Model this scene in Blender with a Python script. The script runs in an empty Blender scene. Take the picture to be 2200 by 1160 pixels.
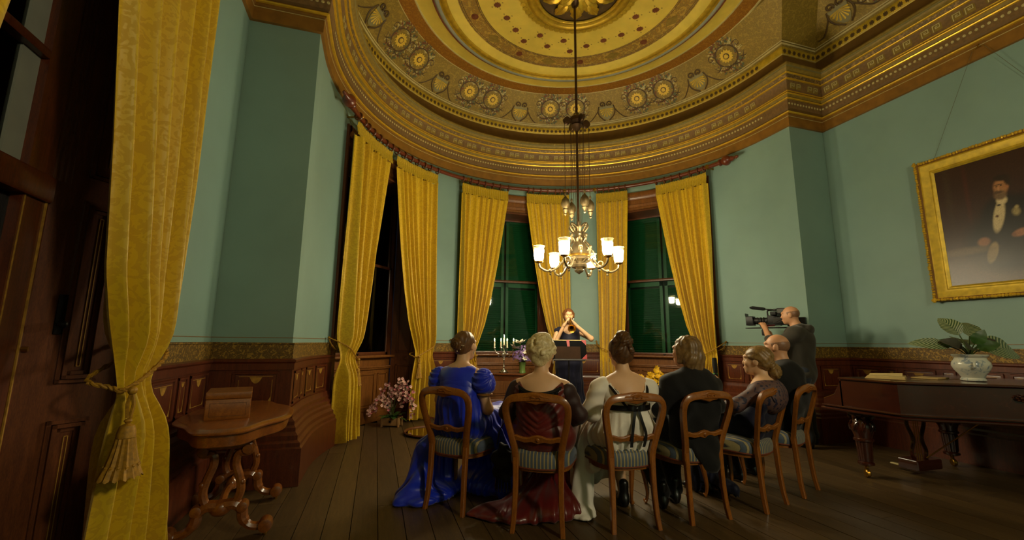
import bpy, math, random
import numpy as np
from mathutils import Vector, Matrix, Quaternion
random.seed(7); np.random.seed(7)
R = math.radians
sc = bpy.context.scene
col = sc.collection

# ------------------------------------------------------------------ camera, world, light, exposure
cam_data = bpy.data.cameras.new('camera')
cam_data.sensor_fit = 'HORIZONTAL'
cam_data.sensor_width = 36.0
cam_data.lens = 36.0 * 934.5 / 2200.0
cam_data.clip_start = 0.02
cam = bpy.data.objects.new('camera', cam_data)
col.objects.link(cam)
cam.matrix_world = (Matrix.Translation((-2.379, -4.723, 1.2)) @ Matrix.Rotation(R(-17.04), 4, 'Z')
                    @ Matrix.Rotation(R(90 + 9.47), 4, 'X') @ Matrix.Rotation(R(0.505), 4, 'Z'))
sc.camera = cam
world = bpy.data.worlds.new('night')
world.use_nodes = True
world.node_tree.nodes['Background'].inputs[0].default_value = (0.02, 0.03, 0.05, 1)
world.node_tree.nodes['Background'].inputs[1].default_value = 0.05
sc.world = world
sc.view_settings.view_transform = 'Standard'
sc.view_settings.look = 'None'
sc.view_settings.exposure = 1.55
sc.view_settings.gamma = 1.0
sc.view_settings.use_curve_mapping = False
sc.cycles.max_bounces = 5; sc.cycles.diffuse_bounces = 3; sc.cycles.glossy_bounces = 2; sc.cycles.transmission_bounces = 3; sc.cycles.transparent_max_bounces = 6
sc.cycles.use_light_tree = False; sc.cycles.adaptive_threshold = .02; sc.cycles.caustics_reflective = False; sc.cycles.caustics_refractive = False
GLOBE_POWER = 60.0       # emission strength of the chandelier globes
REAR_FILL = 88.0         # watts of the fill lamp added behind the camera

# ------------------------------------------------------------------ materials
def lin(c):
    return tuple(((v / 255.0) / 12.92 if v / 255.0 <= 0.04045 else ((v / 255.0 + 0.055) / 1.055) ** 2.4) for v in c)
MATS = {}
class NT:
    def __init__(s, name):
        s.m = bpy.data.materials.new(name); s.m.use_nodes = True
        s.t = s.m.node_tree; s.b = s.t.nodes['Principled BSDF']; s.coord = None
    def n(s, typ, **kw):
        nd = s.t.nodes.new('ShaderNode' + typ)
        for k, v in kw.items():
            if k.startswith('i_'):
                key = k[2:]; key = int(key) if key.isdigit() else key.replace('_', ' ')
                nd.inputs[key].default_value = v
            else: setattr(nd, k, v)
        return nd
    def l(s, a, b): s.t.links.new(a, b)
    def co(s, kind='Object', scale=(1, 1, 1), rot=(0, 0, 0)):
        if s.coord is None: s.coord = s.n('TexCoord')
        mp = s.n('Mapping'); mp.inputs['Scale'].default_value = scale; mp.inputs['Rotation'].default_value = rot
        s.l(s.coord.outputs[kind], mp.inputs['Vector']); return mp.outputs[0]
    def noise(s, vec, scale=5, detail=4, rough=.5, dist=0):
        nd = s.n('TexNoise'); nd.inputs['Scale'].default_value = scale; nd.inputs['Detail'].default_value = detail
        nd.inputs['Roughness'].default_value = rough; nd.inputs['Distortion'].default_value = dist
        s.l(vec, nd.inputs['Vector']); return nd.outputs[0]
    def ramp(s, fac, stops, interp='LINEAR'):
        nd = s.n('ValToRGB'); nd.color_ramp.interpolation = interp
        el = nd.color_ramp.elements
        while len(el) > len(stops): el.remove(el[-1])
        while len(el) < len(stops): el.new(1)
        for e, (p, c) in zip(el, stops): e.position = p; e.color = (*c, 1)
        s.l(fac, nd.inputs[0]); return nd.outputs[0]
    def mix(s, fac, a, b, mode='MIX'):
        nd = s.n('Mix', data_type='RGBA', blend_type=mode)
        for v, i in ((fac, 0), (a, 6), (b, 7)):
            if isinstance(v, (int, float)): nd.inputs[i].default_value = v
            elif isinstance(v, tuple): nd.inputs[i].default_value = (*v, 1)
            else: s.l(v, nd.inputs[i])
        return nd.outputs[2]
    def base(s, c):
        if isinstance(c, tuple): s.b.inputs['Base Color'].default_value = (*c, 1)
        else: s.l(c, s.b.inputs['Base Color'])
    def bump(s, h, strength=.3, dist=.01):
        nd = s.n('Bump'); nd.inputs['Strength'].default_value = strength; nd.inputs['Distance'].default_value = dist
        s.l(h, nd.inputs['Height']); s.l(nd.outputs[0], s.b.inputs['Normal'])
    def set(s, **kw):
        for k, v in kw.items(): s.b.inputs[k.replace('_', ' ')].default_value = v
        return s
def plain(name, rgb, rough=.6, metal=0, spec=.5, var=.12, scale=8, bump=0, coat=0, sheen=0, trans=0):
    t = NT(name); c = lin(rgb)
    v = t.noise(t.co(), scale, 2)
    t.base(t.ramp(v, [(.3, tuple(x * (1 - var) for x in c)), (.7, tuple(min(1, x * (1 + var)) for x in c))]))
    t.set(Roughness=rough, Metallic=metal)
    t.b.inputs['Specular IOR Level'].default_value = spec
    if coat: t.b.inputs['Coat Weight'].default_value = coat; t.b.inputs['Coat Roughness'].default_value = .12
    if sheen: t.b.inputs['Sheen Weight'].default_value = sheen
    if trans: t.b.inputs['Transmission Weight'].default_value = trans
    if bump: t.bump(t.noise(t.co(), scale * 6, 3), bump, .004)
    MATS[name] = t.m; return t.m
def wood(name, dark, light, grain=(3, 3, .35), rough=.4, coat=.25, rnd=.12, scale=6, bump=.08):
    t = NT(name); d, l = lin(dark), lin(light)
    v = t.noise(t.co('Object', grain), scale * 2.2, 4, .6, .8)
    f = t.noise(t.co('Object', tuple(g * 6 for g in grain)), scale * 4, 2)
    c = t.ramp(v, [(.28, d), (.55, tuple((a + b) / 2 for a, b in zip(d, l))), (.75, l)])
    c = t.mix(.35, c, t.ramp(f, [(.35, d), (.65, l)]))
    oi = t.n('ObjectInfo'); hs = t.n('HueSaturation')
    mr = t.n('MapRange'); mr.inputs[3].default_value = 1 - rnd; mr.inputs[4].default_value = 1 + rnd
    t.l(oi.outputs['Random'], mr.inputs[0]); t.l(mr.outputs[0], hs.inputs['Value']); t.l(c, hs.inputs['Color'])
    t.base(hs.outputs[0]); t.set(Roughness=rough)
    t.b.inputs['Coat Weight'].default_value = coat; t.b.inputs['Coat Roughness'].default_value = .15
    if bump: t.bump(f, bump, .003)
    MATS[name] = t.m; return t.m

# ------------------------------------------------------------------ mesh builder
class MB:
    def __init__(s): s.v = []; s.f = []
    def add(s, vs, fs):
        o = len(s.v); s.v += [tuple(map(float, p)) for p in vs]; s.f += [tuple(i + o for i in q) for q in fs]; return s
    def box(s, c, d, M=None, bev=0):
        x, y, z = (q / 2 for q in d)
        if bev:
            b = min(bev, x * .98, y * .98, z * .98); vs = []; fs = []
            prof = [(x - b, y, -1), (x, y - b, -1)]
            ring = lambda dx, dy, zz: [(dx - b, -dy, zz), (dx, -dy + b, zz), (dx, dy - b, zz), (dx - b, dy, zz), (-dx + b, dy, zz), (-dx, dy - b, zz), (-dx, -dy + b, zz), (-dx + b, -dy, zz)]
            L = [ring(x - b * .7, y - b * .7, -z), ring(x, y, -z + b), ring(x, y, z - b), ring(x - b * .7, y - b * .7, z)]
            for l in L: vs += l
            for k in range(3):
                for i in range(8): fs.append((k * 8 + i, k * 8 + (i + 1) % 8, k * 8 + 8 + (i + 1) % 8, k * 8 + 8 + i))
            fs.append(tuple(range(7, -1, -1))); fs.append(tuple(range(24, 32)))
        else:
            vs = [(-x, -y, -z), (x, -y, -z), (x, y, -z), (-x, y, -z), (-x, -y, z), (x, -y, z), (x, y, z), (-x, y, z)]
            fs = [(3, 2, 1, 0), (4, 5, 6, 7), (0, 1, 5, 4), (1, 2, 6, 5), (2, 3, 7, 6), (3, 0, 4, 7)]
        if M is not None: vs = [M @ Vector(p) for p in vs]
        return s.add([(p[0] + c[0], p[1] + c[1], p[2] + c[2]) for p in vs], fs)
    def bb(s, lo, hi, bev=0):
        return s.box([(a + b) / 2 for a, b in zip(lo, hi)], [abs(b - a) for a, b in zip(lo, hi)], None, bev)
    def tube(s, pts, rad, n=8, closed=False, cap=True, flat=1.0, up=None):
        pts = [Vector(p) for p in pts]; m = len(pts)
        rad = [rad] * m if isinstance(rad, (int, float)) else list(rad)
        vs = []; prev = None
        for i in range(m):
            a = pts[(i - 1) % m] if (closed or i > 0) else pts[i]; b = pts[(i + 1) % m] if (closed or i < m - 1) else pts[i]
            t = (b - a)
            if t.length < 1e-9: t = Vector((0, 0, 1))
            t.normalize()
            if up is not None:
                u = Vector(up); u = u - t * u.dot(t)
                if u.length < 1e-4: u = prev or Vector((1, 0, 0))
            elif prev is None:
                u = Vector((0, 0, 1)) if abs(t.z) < .9 else Vector((1, 0, 0)); u = u - t * u.dot(t)
            else: u = prev - t * prev.dot(t)
            if u.length < 1e-6: u = t.orthogonal()
            u.normalize(); w = t.cross(u); prev = u
            for k in range(n):
                an = 2 * math.pi * k / n
                vs.append(pts[i] + (u * math.cos(an) * flat + w * math.sin(an)) * rad[i])
        fs = []
        for i in range(m if closed else m - 1):
            j = (i + 1) % m
            for k in range(n): fs.append((i * n + k, i * n + (k + 1) % n, j * n + (k + 1) % n, j * n + k))
        if cap and not closed: fs.append(tuple(range(n - 1, -1, -1))); fs.append(tuple((m - 1) * n + k for k in range(n)))
        return s.add(vs, fs)
    def lathe(s, prof, c=(0, 0, 0), n=20, M=None, a0=0, a1=2 * math.pi, cap=True):
        full = abs(a1 - a0 - 2 * math.pi) < 1e-6; m = n if full else n + 1; vs = []
        for r, z in prof:
            for k in range(m):
                a = a0 + (a1 - a0) * k / n; vs.append((r * math.cos(a), r * math.sin(a), z))
        fs = []
        for i in range(len(prof) - 1):
            for k in range(n):
                k2 = (k + 1) % m; fs.append((i * m + k, i * m + k2, (i + 1) * m + k2, (i + 1) * m + k))
        if full and cap:
            if prof[0][0] > 1e-6: fs.append(tuple(range(m - 1, -1, -1)))
            if prof[-1][0] > 1e-6: fs.append(tuple((len(prof) - 1) * m + k for k in range(m)))
        if M is not None: vs = [M @ Vector(p) for p in vs]
        return s.add([(p[0] + c[0], p[1] + c[1], p[2] + c[2]) for p in vs], fs)
    def ball(s, c, r, n=10, m=7, M=None):
        rr = (r, r, r) if isinstance(r, (int, float)) else r; vs = [(0, 0, -rr[2])]
        for i in range(1, m):
            p = -math.pi / 2 + math.pi * i / m
            for k in range(n):
                a = 2 * math.pi * k / n; vs.append((rr[0] * math.cos(p) * math.cos(a), rr[1] * math.cos(p) * math.sin(a), rr[2] * math.sin(p)))
        vs.append((0, 0, rr[2])); fs = []; L = len(vs) - 1
        for k in range(n): fs.append((0, 1 + (k + 1) % n, 1 + k)); fs.append((L, L - n + k, L - n + (k + 1) % n))
        for i in range(m - 2):
            for k in range(n): a = 1 + i * n; fs.append((a + k, a + (k + 1) % n, a + n + (k + 1) % n, a + n + k))
        if M is not None: vs = [M @ Vector(p) for p in vs]
        return s.add([(p[0] + c[0], p[1] + c[1], p[2] + c[2]) for p in vs], fs)
    def prism(s, poly, t0, t1, M=None, bev=0):
        # poly in local XY extruded local Z t0..t1 ; optional bevel by shrinking
        n = len(poly); P = [Vector((p[0], p[1])) for p in poly]
        def shrink(d):
            out = []
            for i in range(n):
                a, b, c = P[i - 1], P[i], P[(i + 1) % n]
                e1 = (b - a).normalized() if (b - a).length > 1e-9 else Vector((1, 0)); e2 = (c - b).normalized() if (c - b).length > 1e-9 else Vector((1, 0))
                nn = Vector((-e1.y - e2.y, e1.x + e2.x))
                if nn.length < 1e-6: nn = Vector((-e1.y, e1.x))
                nn.normalize(); out.append(b + nn * d)
            return out
        area = sum(P[i - 1].x * P[i].y - P[i].x * P[i - 1].y for i in range(n))
        if area < 0: P.reverse()
        if bev: L = [(shrink(bev), t0), (P, t0 + bev), (P, t1 - bev), (shrink(bev), t1)]
        else: L = [(P, t0), (P, t1)]
        vs = []; fs = []
        for q, z in L: vs += [(p.x, p.y, z) for p in q]
        for k in range(len(L) - 1):
            for i in range(n): fs.append((k * n + i, k * n + (i + 1) % n, k * n + n + (i + 1) % n, k * n + n + i))
        fs.append(tuple(range(n - 1, -1, -1))); fs.append(tuple((len(L) - 1) * n + i for i in range(n)))
        if M is not None: vs = [M @ Vector(p) for p in vs]
        return s.add(vs, fs)
    def grid(s, fn, nu, nv, cu=False, cv=False):
        mu = nu if cu else nu + 1; mv = nv if cv else nv + 1
        vs = [fn(i / nu, j / nv) for i in range(mu) for j in range(mv)]; fs = []
        for i in range(nu):
            for j in range(nv):
                a, b = i % mu, (i + 1) % mu; c, d = j % mv, (j + 1) % mv
                fs.append((a * mv + c, b * mv + c, b * mv + d, a * mv + d))
        return s.add(vs, fs)
    def xf(s, M): s.v = [tuple(M @ Vector(p)) for p in s.v]; return s
    def mesh(s, name, mat=None, sharp=35):
        me = bpy.data.meshes.new(name); me.from_pydata(s.v, [], s.f); me.update()
        if mat: me.materials.append(MATS[mat] if isinstance(mat, str) else mat)
        me.polygons.foreach_set('use_smooth', [True] * len(me.polygons))
        me.set_sharp_from_angle(angle=R(sharp)); return me
    def build(s, name, mat, parent=None, loc=None, rot=None, sharp=35, **tags):
        return link(name, s.mesh(name, mat, sharp), parent, loc, rot, **tags)
def link(name, data, parent=None, loc=None, rot=None, **tags):
    o = bpy.data.objects.new(name, data); col.objects.link(o)
    if parent is not None: o.parent = parent
    if loc is not None: o.location = loc
    if rot is not None: o.rotation_euler = rot
    for k, v in tags.items():
        if v is not None: o[k] = v
    return o
def thing(name, label, cat, loc=(0, 0, 0), rz=0, group=None, kind=None):
    o = link(name, None, None, loc, (0, 0, rz), label=label, category=cat, group=group, kind=kind)
    o.empty_display_size = .1; return o
def copy_tree(o, parent=None):
    c = o.copy(); col.objects.link(c); c.parent = parent
    for ch in list(o.children): copy_tree(ch, c)
    return c
def TM(loc, rz=0, rx=0, ry=0, s=1):
    return Matrix.Translation(loc) @ Matrix.Rotation(rz, 4, 'Z') @ Matrix.Rotation(ry, 4, 'Y') @ Matrix.Rotation(rx, 4, 'X') @ Matrix.Scale(s, 4)
def spline(pts, n=8, closed=False):
    P = [Vector(p) for p in pts]; m = len(P); out = []
    for i in range(m if closed else m - 1):
        if closed: a, b, c, d = P[i - 1], P[i], P[(i + 1) % m], P[(i + 2) % m]
        else: a, b, c, d = P[max(0, i - 1)], P[i], P[i + 1], P[min(m - 1, i + 2)]
        for k in range(n):
            t = k / n
            out.append(.5 * ((2 * b) + (c - a) * t + (2 * a - 5 * b + 4 * c - d) * t * t + (3 * b - a - 3 * c + d) * t ** 3))
    if not closed: out.append(P[-1].copy())
    return out
def interp(x, xs, ys): return float(np.interp(x, xs, ys))

# ------------------------------------------------------------------ implicit surfaces (bodies, cloth, hair)
class SDF:
    """Smooth union of tapered capsules and ellipsoids, polygonised with surface nets."""
    def __init__(s): s.ops = []
    def cone(s, a, b, ra, rb, k=.03, flat=None):
        s.ops.append(('c', np.array(a, float), np.array(b, float), ra, rb, k, flat)); return s
    def chain(s, pts, rs, k=.03, flat=None):
        for i in range(len(pts) - 1): s.cone(pts[i], pts[i + 1], rs[i], rs[i + 1], k, flat)
        return s
    def ell(s, c, r, k=.03, M=None, sub=False):
        s.ops.append(('s' if sub else 'e', np.array(c, float), np.array(r, float), None if M is None else np.array(M.to_3x3()), k)); return s
    def cut(s, p, n, k=.01):   # remove the half space on the side n points to
        s.ops.append(('h', np.array(p, float), np.array(n, float) / np.linalg.norm(n), k)); return s
    def bounds(s):
        lo = np.full(3, 1e9); hi = -lo
        for o in s.ops:
            if o[0] == 'c':
                for p, r in ((o[1], o[3]), (o[2], o[4])): lo = np.minimum(lo, p - r); hi = np.maximum(hi, p + r)
            elif o[0] == 'e':
                r = o[2] if o[3] is None else np.full(3, o[2].max()); lo = np.minimum(lo, o[1] - r); hi = np.maximum(hi, o[1] + r)
        return lo - .03, hi + .03
    def mesh(s, h=.01, floor=None):
        lo, hi = s.bounds()
        if floor is not None: lo[2] = max(lo[2], floor - 2 * h)
        n = np.ceil((hi - lo) / h).astype(int) + 1
        ax = [lo[i] + h * np.arange(n[i]) for i in range(3)]
        F = np.full(n, .2, np.float32)
        for o in s.ops:
            if o[0] == 'h':
                X, Y, Z = np.meshgrid(*ax, indexing='ij', sparse=True)
                d = (X - o[1][0]) * o[2][0] + (Y - o[1][1]) * o[2][1] + (Z - o[1][2]) * o[2][2]
                F = np.maximum(F, d.astype(np.float32)); continue
            pad = o[5] + .08 if o[0] == 'c' else o[4] + .08
            if o[0] == 'c':
                l = np.minimum(o[1] - o[3], o[2] - o[4]) - pad; u = np.maximum(o[1] + o[3], o[2] + o[4]) + pad
            else:
                r = o[2] if o[3] is None else np.full(3, o[2].max()); l = o[1] - r - pad; u = o[1] + r + pad
            i0 = np.clip(np.floor((l - lo) / h).astype(int), 0, n - 1); i1 = np.clip(np.ceil((u - lo) / h).astype(int) + 1, 1, n)
            if (i1 <= i0).any(): continue
            sl = tuple(slice(a, b) for a, b in zip(i0, i1))
            X, Y, Z = np.meshgrid(*[ax[i][sl[i]] for i in range(3)], indexing='ij', sparse=True)
            if o[0] == 'c':
                a, b, ra, rb, k, flat = o[1:]
                ab = b - a; L = float(ab @ ab) + 1e-12
                t = np.clip(((X - a[0]) * ab[0] + (Y - a[1]) * ab[1] + (Z - a[2]) * ab[2]) / L, 0, 1)
                dx, dy, dz = X - a[0] - t * ab[0], Y - a[1] - t * ab[1], Z - a[2] - t * ab[2]
                if flat is not None: dx, dy, dz = dx / flat[0], dy / flat[1], dz / flat[2]
                d = np.sqrt(dx * dx + dy * dy + dz * dz) - (ra + (rb - ra) * t)
            else:
                c, r, M, k = o[1:]
                dx, dy, dz = X - c[0], Y - c[1], Z - c[2]
                if M is not None: dx, dy, dz = (M[0][j] * dx + M[1][j] * dy + M[2][j] * dz for j in range(3))
                q = np.sqrt((dx / r[0]) ** 2 + (dy / r[1]) ** 2 + (dz / r[2]) ** 2)
                d = (q - 1) * float(r.min()) if r.max() / r.min() < 1.6 else q * (q - 1) / np.maximum(np.sqrt((dx / r[0] ** 2) ** 2 + (dy / r[1] ** 2) ** 2 + (dz / r[2] ** 2) ** 2), 1e-6)
            d = np.broadcast_to(d, F[sl].shape).astype(np.float32)
            A = F[sl]
            if o[0] == 's': F[sl] = np.maximum(A, -d); continue
            hh = np.clip(.5 + .5 * (A - d) / k, 0, 1); F[sl] = A + (d - A) * hh - k * hh * (1 - hh)
        if floor is not None:
            F = np.maximum(F, (floor - ax[2])[None, None, :].astype(np.float32))
        F[0] = F[-1] = .1; F[:, 0] = F[:, -1] = .1; F[:, :, 0] = F[:, :, -1] = .1
        return nets(F, lo, h)
def nets(F, lo, h):
    S = F < 0; nx, ny, nz = F.shape
    cnt = np.zeros((nx - 1, ny - 1, nz - 1), np.int8)
    for a in (0, 1):
        for b in (0, 1):
            for c in (0, 1): cnt += S[a:nx - 1 + a, b:ny - 1 + b, c:nz - 1 + c]
    act = (cnt > 0) & (cnt < 8); I = np.argwhere(act); idx = np.full(act.shape, -1, np.int32); idx[act] = np.arange(len(I))
    P = np.zeros((len(I), 3)); W = np.zeros(len(I)); i, j, k = I.T
    E = [((a, b, 0), (a, b, 1)) for a in (0, 1) for b in (0, 1)] + [((a, 0, b), (a, 1, b)) for a in (0, 1) for b in (0, 1)] + [((0, a, b), (1, a, b)) for a in (0, 1) for b in (0, 1)]
    for p, q in E:
        fa = F[i + p[0], j + p[1], k + p[2]]; fb = F[i + q[0], j + q[1], k + q[2]]; m = (fa < 0) != (fb < 0)
        t = np.where(m, fa / np.where(m, fa - fb, 1), 0)[:, None]
        P += m[:, None] * (np.array(p) + t * (np.array(q) - np.array(p))); W += m
    V = lo + h * (I + P / W[:, None]); fs = []
    for axis in range(3):
        u, w = (axis + 1) % 3, (axis + 2) % 3
        sl0 = [slice(None)] * 3; sl1 = [slice(None)] * 3; sl0[axis] = slice(0, -1); sl1[axis] = slice(1, None)
        A, B = S[tuple(sl0)], S[tuple(sl1)]
        e = np.argwhere(A != B)
        e = e[(e[:, u] > 0) & (e[:, w] > 0) & (e[:, u] < F.shape[u] - 1) & (e[:, w] < F.shape[w] - 1)]
        d = np.eye(3, dtype=int)
        c = [e - d[u] - d[w], e - d[w], e, e - d[u]]
        q = np.stack([idx[x[:, 0], x[:, 1], x[:, 2]] for x in c], 1)
        flip = ~A[e[:, 0], e[:, 1], e[:, 2]]
        q[flip] = q[flip][:, ::-1]; fs.append(q)
    return V, np.concatenate(fs)
def np_mesh(name, V, Q, mat, post=None, smooth_iter=1):
    V = np.array(V, float); Q = np.array(Q)
    for _ in range(smooth_iter):
        acc = np.zeros_like(V); w = np.zeros(len(V))
        for a, b in ((0, 1), (1, 2), (2, 3), (3, 0)):
            np.add.at(acc, Q[:, a], V[Q[:, b]]); np.add.at(acc, Q[:, b], V[Q[:, a]]); np.add.at(w, Q[:, a], 1); np.add.at(w, Q[:, b], 1)
        V = V * .5 + .5 * acc / np.maximum(w, 1)[:, None]
    if post is not None:
        N = np.zeros_like(V); n = np.cross(V[Q[:, 2]] - V[Q[:, 0]], V[Q[:, 3]] - V[Q[:, 1]])
        for a in range(4): np.add.at(N, Q[:, a], n)
        N /= np.maximum(np.linalg.norm(N, axis=1), 1e-9)[:, None]
        V = post(V, N)
    me = bpy.data.meshes.new(name)
    me.vertices.add(len(V)); me.vertices.foreach_set('co', V.astype(np.float32).ravel())
    me.loops.add(len(Q) * 4); me.loops.foreach_set('vertex_index', Q.astype(np.int32).ravel())
    me.polygons.add(len(Q)); me.polygons.foreach_set('loop_start', np.arange(len(Q), dtype=np.int32) * 4)
    me.update(calc_edges=True); me.validate()
    me.polygons.foreach_set('use_smooth', [True] * len(me.polygons))
    if mat: me.materials.append(MATS[mat])
    return me
# ------------------------------------------------------------------ materials of the room
def paint_mat(name, rgb, rough=.55, var=.06):
    t = NT(name); c = lin(rgb)
    v = t.noise(t.co('Object'), 1.3, 3, .6)
    f = t.noise(t.co('Object', (60, 60, 160)), 3, 2)
    b = t.ramp(v, [(.3, tuple(x * (1 - var) for x in c)), (.7, tuple(x * (1 + var) for x in c))])
    t.base(t.mix(.08, b, f, 'MULTIPLY')); t.set(Roughness=rough); t.bump(f, .06, .002)
    MATS[name] = t.m
paint_mat('teal_paint', (132, 162, 150))
wood('floor_wood', (54, 40, 20), (96, 73, 39), (5, .35, 5), .5, .1, .22, 4, .15)
wood('mahogany', (58, 22, 9), (116, 54, 22), (3, 3, .4), .38, .3, .05)
wood('oak_casing', (96, 54, 18), (150, 94, 38), (3, 3, .4), .42, .25, .05)
wood('dark_casing', (70, 34, 14), (120, 66, 28), (3, 3, .4), .4, .3, .05)
wood('walnut', (92, 46, 12), (158, 92, 30), (3, .6, 3), .28, .55, .04)
wood('chair_wood', (112, 60, 16), (172, 104, 34), (2, 2, .5), .32, .5, .05)
wood('piano_wood', (38, 14, 7), (74, 31, 13), (2, .5, 2), .22, .7, .03)
wood('rod_wood', (74, 28, 12), (128, 56, 26), (1.5, 1.5, 1.5), .35, .4, .03)
plain('gold', (192, 158, 42), .4, .55, var=.18, scale=14)
plain('gold_paint', (200, 168, 46), .45, .35, var=.2, scale=16)
plain('gilt', (226, 182, 52), .32, .5, var=.12, scale=14)
plain('gold_line', (178, 134, 52), .5, .2, var=.25, scale=30)
plain('rail_brown', (136, 94, 32), .5, .1, var=.16, scale=10)
plain('mauve_brown', (122, 92, 52), .6, 0, var=.2, scale=30)
plain('olive', (138, 114, 44), .55, .1, var=.18, scale=20)
plain('brown_band', (120, 66, 16), .55, .1, var=.25, scale=30)
plain('cove_brown', (104, 74, 24), .6, 0, var=.12)
plain('cream', (226, 200, 84), .55, .05, var=.06, scale=6)
plain('grey_blue', (150, 152, 136), .5, 0, var=.06)
plain('rosette_yellow', (226, 188, 62), .5, .1, var=.12, scale=30); plain('frieze_green', (84, 92, 62), .6)
plain('shield_olive', (136, 126, 80), .55, 0, var=.1)
plain('dark_ornament', (84, 62, 26), .6, 0, var=.15, scale=20)
plain('red_ornament', (118, 60, 30), .6, 0, var=.2, scale=25)
plain('pale_line', (196, 180, 120), .5, 0, var=.1)
plain('shutter_green', (36, 98, 62), .4, 0, var=.15)
plain('brass', (170, 128, 48), .32, .95, var=.15)
plain('dark_gap', (10, 8, 6), 1.0, 0, 0)
plain('iron', (30, 26, 22), .45, .7)
def two_tone(name, a, b, scale, rough=.55, lo=.42, hi=.56, kind='voronoi', third=None):
    t = NT(name)
    co = t.co('Object')
    nz = t.noise(co, scale * .6, 3, .5)
    vn = t.n('TexVoronoi', feature='F1'); vn.inputs['Scale'].default_value = scale
    vm = t.n('VectorMath', operation='ADD'); t.l(co, vm.inputs[0])
    sc_ = t.n('VectorMath', operation='SCALE'); t.l(nz, sc_.inputs[0]); sc_.inputs['Scale'].default_value = .12; t.l(sc_.outputs[0], vm.inputs[1])
    t.l(vm.outputs[0], vn.inputs['Vector'])
    c = t.ramp(vn.outputs['Distance'], [(lo - .1, lin(a)), (lo, lin(b)), (hi, lin(b)), (hi + .12, lin(third or a))])
    t.base(t.mix(.25, c, t.ramp(nz, [(.35, lin(a)), (.65, lin(b))]))); t.set(Roughness=rough, Metallic=.15)
    MATS[name] = t.m
two_tone('frieze_paint', (144, 120, 40), (130, 106, 38), 26, third=(162, 134, 50))
two_tone('wall_frieze', (116, 84, 22), (82, 62, 24), 42, third=(170, 132, 46))
two_tone('pattern_band', (168, 124, 40), (140, 112, 54), 22, third=(196, 160, 66))
two_tone('brown_frieze', (166, 112, 30), (140, 88, 26), 34, third=(178, 126, 40))
two_tone('egg_band', (128, 104, 60), (96, 74, 36), 30, third=(168, 132, 70))
def glass_mat():
    t = NT('window_glass'); m = t.t
    tr = t.n('BsdfTransparent'); tr.inputs[0].default_value = (.82, .9, .84, 1)
    gl = t.n('BsdfGlossy'); gl.inputs['Roughness'].default_value = .03
    fr = t.n('Fresnel'); fr.inputs[0].default_value = 1.5
    mx = t.n('MixShader'); t.l(fr.outputs[0], mx.inputs[0]); t.l(tr.outputs[0], mx.inputs[1]); t.l(gl.outputs[0], mx.inputs[2])
    t.l(mx.outputs[0], m.nodes['Material Output'].inputs[0]); MATS['window_glass'] = t.m
glass_mat()

# ------------------------------------------------------------------ plan of the room
RB = 3.1; WX = 3.74; YR = -.33; YB = -8.0; ZC = 5.95
def arcp(a0, a1, step=2.5):
    n = max(1, int(abs(a1 - a0) / step)); out = []
    for i in range(n + 1):
        a = R(a0 + (a1 - a0) * i / n); out.append((RB * math.cos(a), RB * math.sin(a), -math.cos(a), -math.sin(a)))
    return out
def sweep(mb, prof, pts):
    k = len(prof)
    vs = [(x + d * mx, y + d * my, z) for x, y, mx, my in pts for d, z in prof]
    fs = [(i * k + j, (i + 1) * k + j, (i + 1) * k + j + 1, i * k + j + 1) for i in range(len(pts) - 1) for j in range(k - 1)]
    return mb.add(vs, fs)
BOW = [(-RB, YR, 1, -1), (-RB, 0, 1, 0)] + arcp(180, 0)[1:-1] + [(RB, 0, -1, 0), (RB, YR, -1, -1)]
RING = [[(-WX, YB, 1, 1), (-WX, YR, 1, -1)], [(-WX, YR, 1, -1), (-RB, YR, 1, -1)], BOW,
        [(RB, YR, -1, -1), (WX, YR, -1, -1)], [(WX, YR, -1, -1), (WX, YB, -1, 1)], [(WX, YB, -1, 1), (-WX, YB, 1, 1)]]

# floor
floor = thing('floor', 'worn dark brown floorboards running towards the bay', 'floor', kind='structure')
bw = .17; i = 0; x = -3.83
while x < 3.8:
    xm = x + bw / 2
    yt = math.sqrt(max(0, 3.36 ** 2 - xm * xm)) if abs(xm) < 3.12 else YR - .02
    breaks = [YB]; yy = YB + random.uniform(1.5, 4.5)
    while yy < yt - .8: breaks.append(yy); yy += random.uniform(2.6, 4.6)
    breaks.append(yt)
    for a, b in zip(breaks[:-1], breaks[1:]):
        MB().bb((-bw / 2 + .0025, a - b + .003, -.03), (bw / 2 - .0025, 0, 0)).build('floor_board', 'floor_wood', floor, (xm, b, random.uniform(-.0012, .0004)))
    x += bw
MB().bb((-3.9, YB, -.06), (3.9, 3.6, -.031)).build('subfloor', 'dark_gap', floor)

# walls
def block_arc(mb, a0, a1, z0, z1, r0=RB, r1=3.62, n=None):
    n = n or max(1, int(abs(a1 - a0) / 2.5))
    A = [R(a0 + (a1 - a0) * i / n) for i in range(n + 1)]
    vs = []
    for a in A:
        for r, z in ((r0, z0), (r0, z1), (r1, z1), (r1, z0)): vs.append((r * math.cos(a), r * math.sin(a), z))
    fs = [(i * 4 + j, i * 4 + (j + 1) % 4, i * 4 + 4 + (j + 1) % 4, i * 4 + 4 + j) for i in range(n) for j in range(4)]
    fs += [(0, 1, 2, 3), (n * 4 + 3, n * 4 + 2, n * 4 + 1, n * 4)]
    return mb.add(vs, fs)
ZW = 6.1
WIN = [(141, 'left'), (90, 'middle'), (39, 'right')]; HW = 17.0
mb = MB()
edges = [180] + sum([[c + HW, c - HW] for c, _ in WIN], []) + [0]
for a0, a1 in zip(edges[0::2], edges[1::2]): block_arc(mb, a0, a1, 0, ZW)
for c, _ in WIN: block_arc(mb, c + HW, c - HW, 4.03, ZW)
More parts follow.
